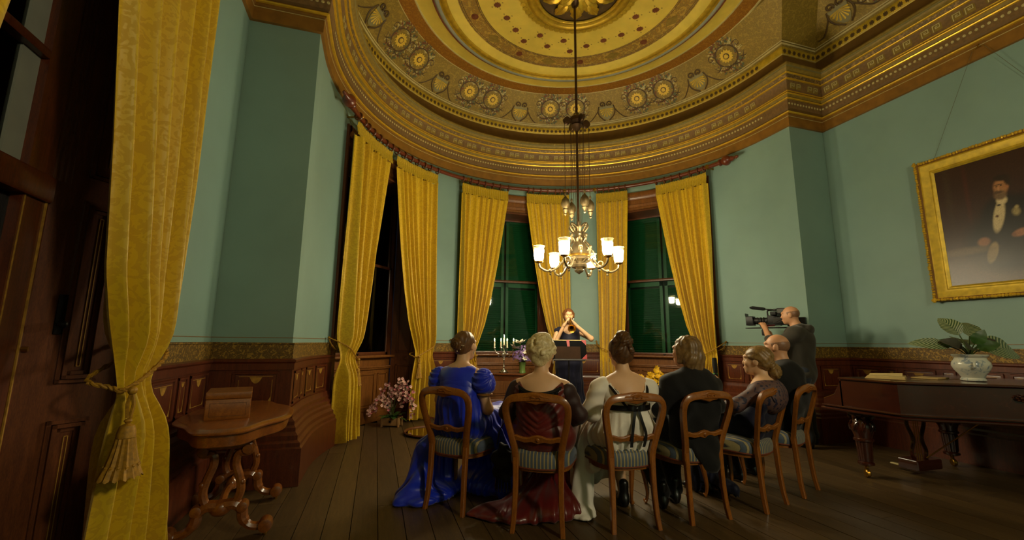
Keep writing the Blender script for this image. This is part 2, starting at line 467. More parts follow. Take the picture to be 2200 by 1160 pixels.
mb.bb((-3.62, YR + .3, 0), (-RB, 0, ZW)); mb.bb((RB, YR + .3, 0), (3.62, 0, ZW))
mb.build('wall_bow', 'teal_paint', kind='structure', label='curved teal wall of the window bay')
mb = MB(); mb.bb((-WX - .3, YR, 0), (-RB, YR + .3, ZW)); mb.build('wall_return_left', 'teal_paint', kind='structure')
mb = MB(); mb.bb((RB, YR, 0), (WX + .3, YR + .3, ZW)); mb.build('wall_return_right', 'teal_paint', kind='structure')
W4a, W4b = -3.95, -1.74          # window opening in the left wall
mb = MB(); mb.bb((-WX - .3, W4b, 0), (-WX, YR - .002, ZW)); mb.bb((-WX - .3, YB, 0), (-WX, W4a, ZW)); mb.bb((-WX - .3, W4a, 4.0), (-WX, W4b, ZW))
mb.build('wall_left', 'teal_paint', kind='structure')
MB().bb((WX, YB, 0), (WX + .3, YR - .002, ZW)).build('wall_right', 'teal_paint', kind='structure')
MB().bb((-WX - .3, YB - .3, 0), (WX + .3, YB, ZW)).build('wall_back', 'teal_paint', kind='structure')

# ------------------------------------------------------------------ dado panelling
PLINTH = [(.165, 0), (.165, .30), (.15, .315), (.15, .345), (.125, .365), (.125, .40), (.10, .43), (.10, .46), (.085, .48), (.085, .51), (.06, .535), (.06, .565), (.045, .585), (.04, .62), (.0, .625)]
def dado(idx, pts, panels, label):
    """pts: plan samples; panels: list of (start, width) along the run, metres from its first point"""
    t = thing('trim_%d' % idx, label, 'wainscot', kind='structure')
    S = [0]
    for a, b in zip(pts[:-1], pts[1:]): S.append(S[-1] + math.hypot(b[0] - a[0], b[1] - a[1]))
    def at(s):
        s = max(0, min(S[-1], s))
        for i in range(len(S) - 1):
            if s <= S[i + 1] + 1e-9:
                f = (s - S[i]) / (S[i + 1] - S[i]); a, b = pts[i], pts[i + 1]
                dx, dy = b[0] - a[0], b[1] - a[1]; L = math.hypot(dx, dy); nx, ny = dy / L, -dx / L
                if i and len(pts) > 4:
                    nx, ny = [a[2 + k] * (1 - f) + b[2 + k] * f for k in (0, 1)]
                return a[0] + dx * f, a[1] + dy * f, nx, ny
    def run(s0, s1):
        n = max(1, int((s1 - s0) / .1)); return [at(s0 + (s1 - s0) * i / n) for i in range(n + 1)]
    sweep(MB(), PLINTH, pts).build('plinth', 'mahogany', t)
    sweep(MB(), [(0, .60), (.022, .601), (.022, .95), (.0, .951)], pts).build('panel_ground', 'mahogany', t)
    sweep(MB(), [(.0, .94), (.036, .945), (.036, 1.0), (.05, 1.015), (.05, 1.03), (.03, 1.04), (.0, 1.04)], pts).build('top_rail', 'mahogany', t)
    sweep(MB(), [(.0, 1.038), (.014, 1.04), (.014, 1.165), (.024, 1.168), (.024, 1.18), (.0, 1.182)], pts).build('frieze_band', 'wall_frieze', t)
    sweep(MB(), [(.001, 1.222), (.003, 1.222), (.003, 1.227), (.001, 1.227)], pts).build('painted_line', 'rail_brown', t)
    for s0, w in panels:
        pr = run(s0, s0 + w); fr = MB()
        # frame moulding, raised, around a sunk field
        sweep(fr, [(.022, .905), (.036, .91), (.036, .925), (.022, .93)], pr); sweep(fr, [(.022, .635), (.036, .64), (.036, .655), (.022, .66)], pr)
        for e in (s0, s0 + w - .02): 
            q = run(e, e + .02); sweep(fr, [(.022, .64), (.035, .645), (.035, .92), (.022, .925)], q)
        f = fr.build('panel_moulding', 'mahogany', t)
        p = sweep(MB(), [(.023, .66), (.026, .675), (.026, .89), (.023, .905)], run(s0 + .02, s0 + w - .02)).build('panel', 'mahogany', t)
        g = MB()
        if w > .1:
            m = .028
            for z in (.888, .68): sweep(g, [(.026, z), (.0285, z), (.0285, z + .004), (.026, z + .004)], run(s0 + .02 + m, s0 + w - .02 - m))
            for e in (s0 + .02 + m, s0 + w - .024 - m): sweep(g, [(.026, .72), (.0285, .72), (.0285, .86), (.026, .86)], run(e, e + .004))
            # hanging fan at the top and small spandrels at the foot
            c = s0 + w / 2; mw = min(.05, w * .16)
            for k in range(5):
                f0 = -1 + 2 * k / 5; f1 = -1 + 2 * (k + 1) / 5
                x0, y0, nx, ny = at(c + mw * f0); x1, y1, _, _ = at(c + mw * f1); h0, h1 = (1 - f0 * f0) * mw * 1.1, (1 - f1 * f1) * mw * 1.1
                g.add([(x0 + nx * .0275, y0 + ny * .0275, .884), (x1 + nx * .0275, y1 + ny * .0275, .884), (x1 + nx * .0275, y1 + ny * .0275, .884 - h1), (x0 + nx * .0275, y0 + ny * .0275, .884 - h0)], [(0, 1, 2, 3)])
            for e, sg in ((s0 + .02 + m, 1), (s0 + w - .02 - m, -1)):
                x0, y0, nx, ny = at(e); x1, y1, _, _ = at(e + sg * .022)
                g.add([(x0 + nx * .0275, y0 + ny * .0275, .684), (x1 + nx * .0275, y1 + ny * .0275, .684), (x0 + nx * .0275, y0 + ny * .0275, .73)], [(0, 1, 2)])
            g.build('gold_stencil', 'gold_line', p)
    return t
def autopan(L, pat, m=.07, gap=.05):
    out = []; s = m; k = 0
    while s + pat[k % len(pat)] < L - m + .01:
        out.append((s, pat[k % len(pat)])); s += pat[k % len(pat)] + gap; k += 1
    ex = (L - m - (out[-1][0] + out[-1][1])) / max(1, len(out)) if out else 0
    return [(a + ex * i, w + ex) for i, (a, w) in enumerate(out)]
dado(1, [(-WX, W4b + .1, 1, 0), (-WX, YR, 1, -1)], autopan(W4b * -1 + YR - .1, [.11, .33, .13, .32]), 'mahogany dado between the near window and the bay corner')
dado(2, [(-WX, YR, 1, -1), (-RB, YR, 1, -1)], [(.20, .36)], 'mahogany dado on the left return')
LEGL = [(-RB, YR, 1, -1), (-RB, -.001, 1, 0)] + arcp(180, 159.2)
dado(3, LEGL, [(.08, .30), (.43, .16), (.66, .26), (.99, .30)], 'curved mahogany dado left of the bay windows')
dado(4, arcp(122.5, 108.5), autopan(.757, [.3]), 'curved dado pier between left and middle bay windows')
dado(5, arcp(71.5, 57.5), autopan(.757, [.3]), 'curved dado pier between middle and right bay windows')
LEGR = arcp(20.8, 0) + [(RB, .001, -1, 0), (RB, YR, -1, -1)]
LEGR = LEGR[:-2] + [LEGR[-1]]
dado(6, LEGR, [(.1, .30), (.46, .16), (.7, .26), (1.03, .3)], 'curved mahogany dado right of the bay windows')
dado(7, [(RB, YR, -1, -1), (WX, YR, -1, -1)], [(.08, .36)], 'mahogany dado on the right return')
dado(8, [(WX, YR, -1, -1), (WX, YB, -1, 1)], autopan(5.2, [.33, .13]), 'mahogany dado behind the piano')
dado(9, [(-WX, YB, 1, 1), (-WX, W4a - .1, 1, 0)], [], 'mahogany dado behind the camera')

# ------------------------------------------------------------------ cornice
corn = thing('trim_10', 'gilded stepped plaster cornice around the room', 'cornice', kind='structure')
FR = [(.08, 5.49), (.10, 5.535), (.19, 5.607), (.285, 5.69), (.38, 5.776), (.475, 5.86), (.57, 5.945)]
for nm, mt, pr in (
    ('picture_rail', 'rail_brown', [(0, 4.29), (.028, 4.295), (.034, 4.44), (.05, 4.452), (.05, 4.468)]),
    ('gilt_moulding', 'gilt', [(.05, 4.468), (.07, 4.472), (.078, 4.482), (.07, 4.492)]),
    ('brown_fillet', 'cove_brown', [(.07, 4.492), (.066, 4.505), (.08, 4.525)]),
    ('bead_band', 'mauve_brown', [(.08, 4.525), (.082, 4.54), (.09, 4.645), (.095, 4.65)]),
    ('gilt_moulding', 'gilt', [(.095, 4.65), (.112, 4.654), (.118, 4.664), (.11, 4.672)]),
    ('olive_fillet', 'olive', [(.11, 4.672), (.118, 4.675), (.132, 4.704)]),
    ('gilt_moulding', 'gilt', [(.132, 4.704), (.146, 4.708), (.15, 4.716), (.142, 4.722)]),
    ('brown_fillet', 'cove_brown', [(.142, 4.722), (.142, 4.73)]),
    ('gilt_moulding', 'gilt', [(.142, 4.73), (.155, 4.733), (.158, 4.74), (.146, 4.746)]),
    ('key_band', 'mauve_brown', [(.146, 4.746), (.145, 4.76), (.168, 4.888), (.172, 4.892)]),
    ('gilt_moulding', 'gilt', [(.172, 4.892), (.192, 4.896), (.197, 4.905), (.19, 4.912)]),
    ('egg_band', 'egg_band', [(.19, 4.912), (.205, 4.95), (.212, 4.955)]),
    ('gilt_moulding', 'gilt', [(.212, 4.955), (.228, 4.96), (.232, 4.968), (.224, 4.975)]),
    ('olive_fillet', 'olive', [(.224, 4.975), (.25, 4.99), (.268, 5.01), (.27, 5.016)]),
    ('grey_fillet', 'shield_olive', [(.27, 5.016), (.268, 5.03), (.274, 5.034)]),
    ('crown_moulding', 'olive', [(.274, 5.034), (.288, 5.04), (.292, 5.055), (.285, 5.072), (.2, 5.085)]),
    ('cove', 'cove_brown', [(.2, 5.085), (.14, 5.12), (.095, 5.18), (.07, 5.26), (.058, 5.35), (.058, 5.372)]),
    ('flower_band', 'gold_paint', [(.058, 5.372), (.066, 5.38), (.084, 5.474), (.08, 5.49)]),
    ('painted_frieze', 'frieze_paint', FR)):
    m = MB()
    for s in RING: sweep(m, pr, s)
    m.build(nm, mt, corn)
m = MB()
for s in RING:
    sweep(m, [(.030, 4.428), (.037, 4.428), (.037, 4.434), (.030, 4.434)], s)
    sweep(m, [(.064, 5.376), (.069, 5.376), (.070, 5.383), (.065, 5.384)], s)
    sweep(m, [(.096, 5.512), (.104, 5.512), (.112, 5.53), (.104, 5.534)], s)
    sweep(m, [(.118, 5.540), (.126, 5.540), (.132, 5.548), (.122, 5.55)], s)
m.build('painted_line', 'pale_line', corn)
def frz(a, d):
    """frame on the bow frieze: bearing a (deg), inset d -> matrix, x along, y up the slope, z into the room"""
    z = interp(d, [p[0] for p in FR], [p[1] for p in FR]); e = Vector((math.cos(R(a)), math.sin(R(a)), 0))
    w = (-e * .094 + Vector((0, 0, .083))).normalized(); n = (-e * .083 - Vector((0, 0, .094))).normalized(); t = w.cross(n)
    M = Matrix((t, w, n)).transposed().to_4x4(); M.translation = e * (RB - d) + Vector((0, 0, z)) + n * .004; return M
def frw(sx, y, d):
    z = interp(d, [p[0] for p in FR], [p[1] for p in FR]); e = Vector((sx, 0, 0))
    w = (-e * .094 + Vector((0, 0, .083))).normalized(); n = (-e * .083 - Vector((0, 0, .094))).normalized(); t = w.cross(n)
    M = Matrix((t, w, n)).transposed().to_4x4(); M.translation = e * (WX - d) + Vector((0, y, z)) + n * .004; return M
def star(n, r0, r1, off=0): return [((r1 if k % 2 else r0) * math.cos(math.pi * k / n + off), (r1 if k % 2 else r0) * math.sin(math.pi * k / n + off)) for k in range(2 * n)]
def circ(r, n=16, cx=0, cy=0, ry=None): return [(cx + r * math.cos(2 * math.pi * k / n), cy + (ry or r) * math.sin(2 * math.pi * k / n)) for k in range(n)]
# rosette: petalled disc, dark rings, scroll ring
rose = MB().prism(star(14, .115, .088), 0, .008).mesh('rosette', 'rosette_yellow')
roseb = MB().prism(circ(.05, 18), .008, .011).mesh('rosette_ring', 'dark_ornament')
rosec = MB().prism(star(9, .04, .03), .011, .018).mesh('rosette_centre', 'rosette_yellow')
def ringm(r, w, n=28):
    m = MB(); m.grid(lambda u, v: ((r + w * math.cos(2 * math.pi * v)) * math.cos(2 * math.pi * u), (r + w * math.cos(2 * math.pi * v)) * math.sin(2 * math.pi * u), .4 * w * math.sin(2 * math.pi * v) + .002), n, 5, True, True); return m
scr = MB(); scr.v, scr.f = ringm(.178, .012).v, ringm(.178, .012).f
for s in (1, -1):
    pts = [(s * .0 + .02 * s, -.165, .003), (s * .1, -.2, .003), (s * .2, -.16, .003), (s * .27, -.06, .003), (s * .3, .04, .003)]
    scr.tube(spline(pts, 5), [.011] * 5 + [.009] * 5 + [.007] * 5 + [.005] * 6, 5, flat=.5, up=(0, 0, 1))
for s in (1, -1):
    p = [(s * (.235 + (.07 - .009 * q) * math.cos(R(200 - 62 * q))), .085 + (.07 - .009 * q) * math.sin(R(200 - 62 * q)), .003) for q in range(7)]
    scr.tube(spline(p, 4), .008, 5, flat=.5, up=(0, 0, 1))
    p = [(s * .18, -.12, .003), (s * .25, -.15, .003), (s * .30, -.11, .003), (s * .285, -.07, .003), (s * .25, -.08, .003)]
    scr.tube(spline(p, 4), .008, 5, flat=.5, up=(0, 0, 1))
scrm = scr.mesh('scroll', 'dark_ornament')
lf = MB()
for k in range(76):
    a = random.uniform(0, 6.28); r = random.uniform(.19, .31); c = Vector((r * math.cos(a) * 1.08, r * math.sin(a) * .80, .002)); b = a + random.uniform(-1, 1); L = random.uniform(.02, .038)
    u = Vector((math.cos(b), math.sin(b), 0)); v = Vector((-u.y, u.x, 0)); lf.add([c - u * L, c + v * L * .38 + Vector((0, 0, .004)), c + u * L, c - v * L * .38 + Vector((0, 0, .004))], [(0, 3, 2, 1)])
lfm = lf.mesh('leaf_sprays', 'pale_line')
lfm2 = MB(); lfm2.v = [(-y * .95, x * .9, z) for x, y, z in lf.v]; lfm2.f = lf.f; lfm2 = lfm2.mesh('leaf_sprays', 'red_ornament'); lfm3 = MB(); lfm3.v = [(y * 1.02, -x * .96, z) for x, y, z in lf.v]; lfm3.f = lf.f; lfm3 = lfm3.mesh('leaf_sprays', 'frieze_green')
# shell: fan of ribs in a shield with volutes
shl = MB().prism([(-.11, .03), (-.14, .1), (-.06, .085), (0, .12), (.06, .085), (.14, .1), (.11, .03), (.1, -.07), (.05, -.15), (0, -.17), (-.05, -.15), (-.1, -.07)][::-1], 0, .006).mesh('shield', 'shield_olive')
rib = MB()
for k in range(9):
    a = R(-78 + 156 * k / 8 - 90); b = .055
    u = Vector((math.cos(a), math.sin(a), 0)); v = Vector((-u.y, u.x, 0)); L = .115 + .04 * abs(math.sin(a)) ** 2
    o = Vector((0, .05, .006)); rib.add([o, o + u * L + v * .014, o + u * (L + .012) + Vector((0, 0, .006)), o + u * L - v * .014, o + u * L * .6 + Vector((0, 0, .012))], [(0, 4, 1), (1, 4, 2), (2, 4, 3), (3, 4, 0)])
ribm = rib.mesh('shell_rib', 'rosette_yellow')
vol = MB()
for s in (1, -1):
    p = [(s * (.03 + .0), .1, .006)] + [(s * (.07 + (.05 - .006 * q) * math.cos(R(180 - 60 * q))), .135 + (.05 - .006 * q) * math.sin(R(180 - 60 * q)), .006) for q in range(7)]
    vol.tube(spline(p, 4), .013, 5, flat=.6, up=(0, 0, 1))
    p = [(s * .135, .1, .004), (s * .16, .0, .004), (s * .13, -.1, .004), (s * .04, -.19, .004)]
    vol.tube(spline(p, 5), .012, 5, flat=.6, up=(0, 0, 1))
    p = [(s * .16, .02, .004), (s * .24, -.08, .004), (s * .33, -.16, .004), (s * .42, -.17, .004)]
    vol.tube(spline(p, 5), .01, 5, flat=.6, up=(0, 0, 1))
volm = vol.mesh('volute', 'dark_ornament')
bar = MB().bb((-.045, .008, 0), (.045, .016, .006)).bb((-.045, -.016, 0), (.045, -.008, .006)).mesh('link_bar', 'pale_line')
def put(me, M, par, name):
    o = link(name, me, par); o.matrix_local = M; return o
def put_rose(M):
    r = put(rose, M, corn, 'rosette'); put(roseb, Matrix.Identity(4), r, 'rosette_ring'); put(rosec, Matrix.Identity(4), r, 'rosette_centre')
    put(scrm, Matrix.Identity(4), r, 'scroll')
    o = put(lfm, Matrix.Identity(4), r, 'leaf_sprays'); o['kind'] = 'stuff'; o = put(lfm2, Matrix.Identity(4), r, 'leaf_sprays'); o['kind'] = 'stuff'; o = put(lfm3, Matrix.Identity(4), r, 'leaf_sprays'); o['kind'] = 'stuff'
def put_shell(M):
    s = put(shl, M, corn, 'shell_shield'); put(ribm, Matrix.Identity(4), s, 'shell_fan'); put(volm, Matrix.Identity(4), s, 'volute')
for k in range(-2, 3):
    a = 88.7 + 35 * k; put_shell(frz(a, .28))
    for s in (-1, 1):
        if -8 < a + s * 12.3 < 188: put_rose(frz(a + s * 12.3, .36))
for k in range(-2, 4):
    a = 88.7 - 17.5 + 35 * k
    if 0 < a < 180: put(bar, frz(a, .36), corn, 'link_bar')
for sx in (1, -1):
    for y in (-1.5, -2.08, -3.0, -3.58): put_rose(frw(sx, y, .36))
    for y in (-.98, -2.55): put_shell(frw(sx, y, .3))
# greek keys on the key band (in pairs)
kk = MB(); w = .0085
for a, b in (((-.036, -.04), (-.036 + w, .036)), ((-.036, .036 - w), (.036, .036)), ((.036 - w, -.012), (.036, .036)), ((-.012, -.012), (.036, -.012 + w)), ((-.012, -.012), (-.012 + w, .014)), ((-.012, .014 - w), (.014, .014))):
    kk.bb((a[0], a[1], 0), (b[0], b[1], .006))
keym = kk.mesh('greek_key', 'pale_line'); keyb = MB().prism([(-.05, -.045), (.05, -.045), (.05, .03), (.03, .052), (-.03, .052), (-.05, .03)], -.004, .001).mesh('key_block', 'olive')
def band_bow(a, d, z, slope):
    e = Vector((math.cos(R(a)), math.sin(R(a)), 0)); w = (-e * slope + Vector((0, 0, 1))).normalized(); n = (-e - Vector((0, 0, slope))).normalized(); t = w.cross(n)
    M = Matrix((t, w, n)).transposed().to_4x4(); M.translation = e * (RB - d) + Vector((0, 0, z)); return M
def band_flat(px, py, nx, ny, d, z, slope):
    n = Vector((nx, ny, -slope)).normalized(); w = Vector((nx * slope, ny * slope, 1)).normalized(); t = w.cross(n)
    M = Matrix((t, w, n)).transposed().to_4x4(); M.translation = Vector((px + nx * d, py + ny * d, z)); return M
def along(d, z, slope, step, y_end=-3.2, two=0):
    """frames all along the visible cornice at inset d"""
    out = []; n = int(math.pi * (RB - d) / step)
    for i in range(n):
        a = 180 * (i + .5) / n
        for q in ((-two, two) if two else (0,)): out.append(band_bow(a + math.degrees(q / (RB - d)), d, z, slope))
    for sx in (-1, 1):
        L = WX - RB; m = max(1, int(L / step))
        for i in range(m):
            for q in ((-two, two) if two else (0,)): out.append(band_flat(sx * (RB - d + L * (i + .5) / m + q), YR, 0, -1, d, z, slope))
        y = YR - d - step * .5
        while y > y_end:
            for q in ((-two, two) if two else (0,)): out.append(band_flat(sx * WX, y + q, -sx, 0, d, z, slope))
            y -= step
    return out
for M in along(.156, 4.822, .16, .295, -3.2, .055):
    if M.translation.x < -2.5 and M.translation.y < -1.2: continue
    b = put(keyb, M, corn, 'key_block'); put(keym, Matrix.Identity(4), b, 'greek_key')
flm = MB().prism(star(8, .035, .022), 0, .004).prism(circ(.008, 8), .004, .008).mesh('painted_flower', 'dark_ornament')
for M in along(.0755, 5.428, .19, .083, -2.2):
    if M.translation.x < -2.5 and M.translation.y < -.6: continue
    put(flm, M, corn, 'painted_flower')
bd = MB(); disc = MB().lathe([(.016, 0), (.016, .004), (.010, .006), (.006, .003)], n=8)
for M in along(.088, 4.592, .06, .052, -3.2): bd.add([M @ Vector(p) for p in disc.v], disc.f)
bd.build('bead_row', 'pale_line', corn, kind='stuff')

# ------------------------------------------------------------------ ceiling
ceil = MB().bb((-WX - .3, YB - .3, ZC), (WX + .3, 3.7, ZC + .12)).build('ceiling', 'frieze_paint', kind='structure', label='painted ceiling with concentric gilded rings over the bay')
def ringpart(nm, mt, prof, n=96): return MB().lathe([(r, ZC - z) for r, z in prof], n=n, cap=False).build(nm, mt, ceil, sharp=50)
ringpart('line_ring', 'pale_line', [(2.565, .002), (2.56, .012), (2.535, .012), (2.53, .006)])
ringpart('brown_ring', 'brown_frieze', [(2.53, .006), (2.31, .006)])
ringpart('line_ring', 'pale_line', [(2.31, .006), (2.305, .012), (2.285, .012), (2.28, .004)])
ringpart('cove_ring', 'cream', [(2.285, .005), (2.2, .012), (2.1, .03), (2.045, .055)])
ringpart('red_line_ring', 'red_ornament', [(2.045, .055), (2.03, .062), (2.015, .06)])
ringpart('grey_roll_ring', 'grey_blue', [(2.015, .06), (1.995, .085), (1.97, .09), (1.945, .08)])
ringpart('gilt_ring', 'gold', [(1.945, .08), (1.93, .06), (1.9, .075), (1.87, .08), (1.84, .06)])
ringpart('olive_ring', 'cream', [(1.84, .06), (1.80, .055), (1.74, .03), (1.70, .012)])
ringpart('pattern_ring', 'pattern_band', [(1.70, .012), (1.69, .008), (1.42, .008)])
for r in (1.685, 1.66, 1.45, 1.425): ringpart('painted_line_ring', 'dark_ornament', [(r, .0085), (r - .004, .012), (r - .008, .0085)])
ringpart('cream_field', 'cream', [(1.42, .006), (.80, .006)])
# roundels on the pattern ring
rd = MB().prism(circ(.055, 14), 0, .005).prism(star(7, .04, .028), .005, .009).mesh('roundel', 'red_ornament'); rdx = MB().prism([(-.13, 0), (0, .085), (.13, 0), (0, -.085)], 0, .004).mesh('lozenge', 'olive')
DN = Matrix.Rotation(math.pi, 4, 'X')
for k in range(18):
    a = R(20 * k + 4); put(rd if k % 2 else rdx, Matrix.Translation((1.555 * math.cos(a), 1.555 * math.sin(a), ZC - .009)) @ Matrix.Rotation(a + math.pi / 2, 4, 'Z') @ DN, ceil, 'roundel' if k % 2 else 'lozenge')
cf = MB().prism(star(10, .056, .042), 0, .003).prism(circ(.03, 10), .003, .006)
cf = cf.mesh('field_flower', 'red_ornament'); cfb = MB()
for k in range(4): cfb.prism(circ(.012, 7, .085 * math.cos(R(90 * k + 45)), .085 * math.sin(R(90 * k + 45)), .008), 0, .003)
cfb = cfb.mesh('field_leaf', 'olive')
for i in range(-9, 10):
    for j in range(-9, 10):
        px, py = (i + .5 * (j % 2)) * .40, j * .2; r = math.hypot(px, py)
        if .9 < r < 1.38 and py > -.8:
            M = Matrix.Translation((px, py, ZC - .006)) @ DN; put(cf, M, ceil, 'field_flower'); put(cfb, M, ceil, 'field_leaf')
ringpart('lace_ring', 'gold_paint', [(.83, .006), (.82, .012), (.76, .014), (.74, .02)])
tt = MB().prism([(0, -.03), (.035, -.01), (.04, .03), (0, .05), (-.04, .03), (-.035, -.01)], 0, .012).mesh('lace_tooth', 'gold_paint')
for k in range(60):
    a = 2 * math.pi * k / 60; put(tt, Matrix.Translation((.82 * math.cos(a), .82 * math.sin(a), ZC - .004)) @ Matrix.Rotation(a - math.pi / 2, 4, 'Z') @ DN, ceil, 'lace_tooth')
ringpart('gilt_roll_ring', 'gold', [(.74, .02), (.73, .05), (.70, .075), (.665, .08), (.635, .065), (.62, .045), (.60, .055), (.58, .05), (.565, .03)])
ringpart('rose_ground', 'dark_ornament', [(.565, .012), (.0, .012)])
def acanthus(L, W, h):
    m = MB(); n = 12; vs = []; prof = []
    for i in range(n + 1):
        t = i / n; lobe = .72 + .28 * abs(math.sin(t * math.pi * 3.5)); wv = W * math.sin(math.pi * min(1, t * .92 + .08)) ** .7 * lobe
        z = h * math.sin(math.pi * t * .9); rw = [(-wv, t * L, z * .55), (-wv * .5, t * L, z * .95), (0, t * L, z * .7), (wv * .5, t * L, z * .95), (wv, t * L, z * .55)]; vs += rw
    fs = [(i * 5 + j, i * 5 + j + 1, i * 5 + 6 + j, i * 5 + 5 + j) for i in range(n) for j in range(4)]
    return m.add(vs, fs)
ac = acanthus(.34, .1, .07).mesh('acanthus_leaf', 'gold'); ac2 = acanthus(.26, .085, .085).mesh('acanthus_leaf', 'gold_paint')
for k in range(10):
    a = 2 * math.pi * k / 10; put(ac, Matrix.Translation((.18 * math.cos(a), .18 * math.sin(a), ZC - .02)) @ Matrix.Rotation(a - math.pi / 2, 4, 'Z') @ Matrix.Rotation(math.pi, 4, 'Y'), ceil, 'acanthus_leaf')
    a += math.pi / 10; put(ac2, Matrix.Translation((.06 * math.cos(a), .06 * math.sin(a), ZC - .04)) @ Matrix.Rotation(a - math.pi / 2, 4, 'Z') @ Matrix.Rotation(math.pi, 4, 'Y'), ceil, 'acanthus_leaf')

# ------------------------------------------------------------------ bay windows (local frame: +y out through the glass, x to the right from inside)
def reveal_panel(t, M, w, z0, z1, mat):
    """fielded panel on a plane whose local x runs along the reveal and local z (3rd axis) into the room"""
    f = MB(); fw = .022
    for a, b in (((0, z0), (w, z0 + fw)), ((0, z1 - fw), (w, z1)), ((0, z0), (fw, z1)), ((w - fw, z0), (w, z1))): f.bb((a[0], a[1], 0), (b[0], b[1], .018), .004)
    f.xf(M).build('panel_moulding', mat, t)
    MB().bb((fw + .012, z0 + fw + .012, 0), (w - fw - .012, z1 - fw - .012, .012), .008).xf(M).build('panel', mat, t)
def bay_window():
    t = thing('window_1', 'sash window in the bay behind curtains', 'window', kind='structure')
    a = R(HW); xo, yo = RB * math.sin(a), RB * math.cos(a); xi, yi = .745, 3.36
    for s in (-1, 1):
        o = Vector((s * xo, yo, 0)); d = Vector((s * (xi - xo), yi - yo, 0)); L = d.length; d.normalize()
        n = Vector((-s * abs(d.y), -abs(d.x), 0)); 
        M = Matrix((d, Vector((0, 0, 1)), n)).transposed().to_4x4(); M.translation = o
        MB().bb((0, 0, -.03), (L, 4.03, 0)).xf(M).build('reveal_board', 'dark_casing', t)
        for z0, z1 in ((.12, .84), (1.02, 2.2), (2.36, 3.52)): reveal_panel(t, M @ Matrix.Translation((L * .2, 0, 0)), L * .6, z0, z1, 'dark_casing')
        c = MB()
        for da, w, th in ((.75, .075, .05), (1.55, .03, .065), (.2, .02, .03)):
            aa = R(90 - s * (HW + da)); c.box((0, 0, 0), (w, th, 4.05), TM((RB * math.cos(aa), RB * math.sin(aa), 2.025), aa - math.pi / 2))
        c.build('architrave', 'dark_casing', t)
    pts = [(x, y, mx, my) for x, y, mx, my in arcp(90 + HW + 1.6, 90 - HW - 1.6)]
    sweep(MB(), [(-.3, 3.66), (0, 3.66), (.015, 3.67), (.015, 3.74), (.03, 3.75), (.035, 3.80), (.02, 3.81), (.02, 3.88), (.04, 3.89), (.05, 3.93), (.07, 3.95), (.075, 4.0), (.06, 4.03), (-.3, 4.03)], pts).build('head_moulding', 'oak_casing', t)
    MB().bb((-.95, 3.0, 3.64), (.95, 3.42, 3.665)).build('soffit', 'dark_casing', t)
    # under-window panelling and sill
    MB().bb((-.78, 3.40, 0), (.78, 3.44, 1.0)).build('apron', 'oak_casing', t)
    MB().bb((-.80, 3.30, .955), (.80, 3.44, .99), .008).build('sill', 'oak_casing', t)
    MB().bb((-.80, 3.355, .80), (.80, 3.41, .825), .008).bb((-.80, 3.37, .775), (.80, 3.41, .80), .006).build('apron_rail', 'oak_casing', t)
    MB().bb((-.78, 3.36, 0), (.78, 3.41, .16), .008).build('apron_base', 'oak_casing', t)
    MA = Matrix((Vector((1, 0, 0)), Vector((0, 0, 1)), Vector((0, -1, 0)))).transposed().to_4x4(); MA.translation = (0, 3.40, 0)
    for x0, w in ((-.70, .22), (-.42, .84), (.48, .22)): reveal_panel(t, MA @ Matrix.Translation((x0, 0, 0)), w, .22, .72, 'oak_casing')
    # sashes
    f = MB()
    for s in (-1, 1): f.bb((s * .745, 3.37, .98), (s * .69, 3.46, 3.66))
    f.build('frame', 'dark_casing', t)
    for z0, z1, yy in ((.99, 2.40, 3.41), (2.36, 3.65, 3.44)):
        s_ = MB()
        for s in (-1, 1): s_.bb((s * .70, yy - .018, z0), (s * .65, yy + .018, z1), .004)
        s_.bb((-.70, yy - .018, z0), (.70, yy + .018, z0 + .05), .004); s_.bb((-.70, yy - .018, z1 - .04), (.70, yy + .018, z1), .004)
        sh = s_.build('sash', 'dark_casing', t)
        MB().bb((-.65, yy - .002, z0 + .05), (.65, yy + .002, z1 - .04)).build('pane', 'window_glass', sh)
    lk = MB().box((0, 3.385, 1.015), (.05, .012, .012)); lk.tube([(.0, 3.385, 1.01), (0, 3.375, .985)], .006, 6); lk.build('sash_lift', 'iron', t)
    # louvred shutters outside the glass
    slat = MB().box((0, 0, 0), (.56, .05, .008), Matrix.Rotation(R(-38), 4, 'X')).mesh('slat', 'shutter_green')
    for s in (-1, 1):
        fr = MB()
        for x0, x1 in ((.02, .075), (.64, .70)): fr.bb((s * x0, 3.52, .95), (s * x1, 3.56, 3.7))
        for z in (.95, 2.28, 3.6): fr.bb((s * .02, 3.52, z), (s * .70, 3.56, z + .09))
        lfv = fr.build('shutter', 'shutter_green', t)
        z = 1.06
        while z < 3.6:
            if not 2.26 < z < 2.39: link('slat', slat, lfv, (s * .358, 3.54, z))
            z += .043
    MB().bb((-.80, 3.60, .9), (.80, 3.62, 3.75)).build('night_board', 'iron', t)
    return t
wn = bay_window(); wn.rotation_euler.z = R(WIN[0][0] - 90); wn['label'] = 'shuttered sash window at the left of the bay, panelled reveal'
for q, (c, nm) in enumerate(WIN[1:]):
    w2 = copy_tree(wn); w2.name = 'window_%d' % (q + 2); w2.rotation_euler.z = R(c - 90)
    w2['label'] = ['shuttered sash window in the middle of the bay, behind the candelabra', 'shuttered sash window at the right of the bay'][q]

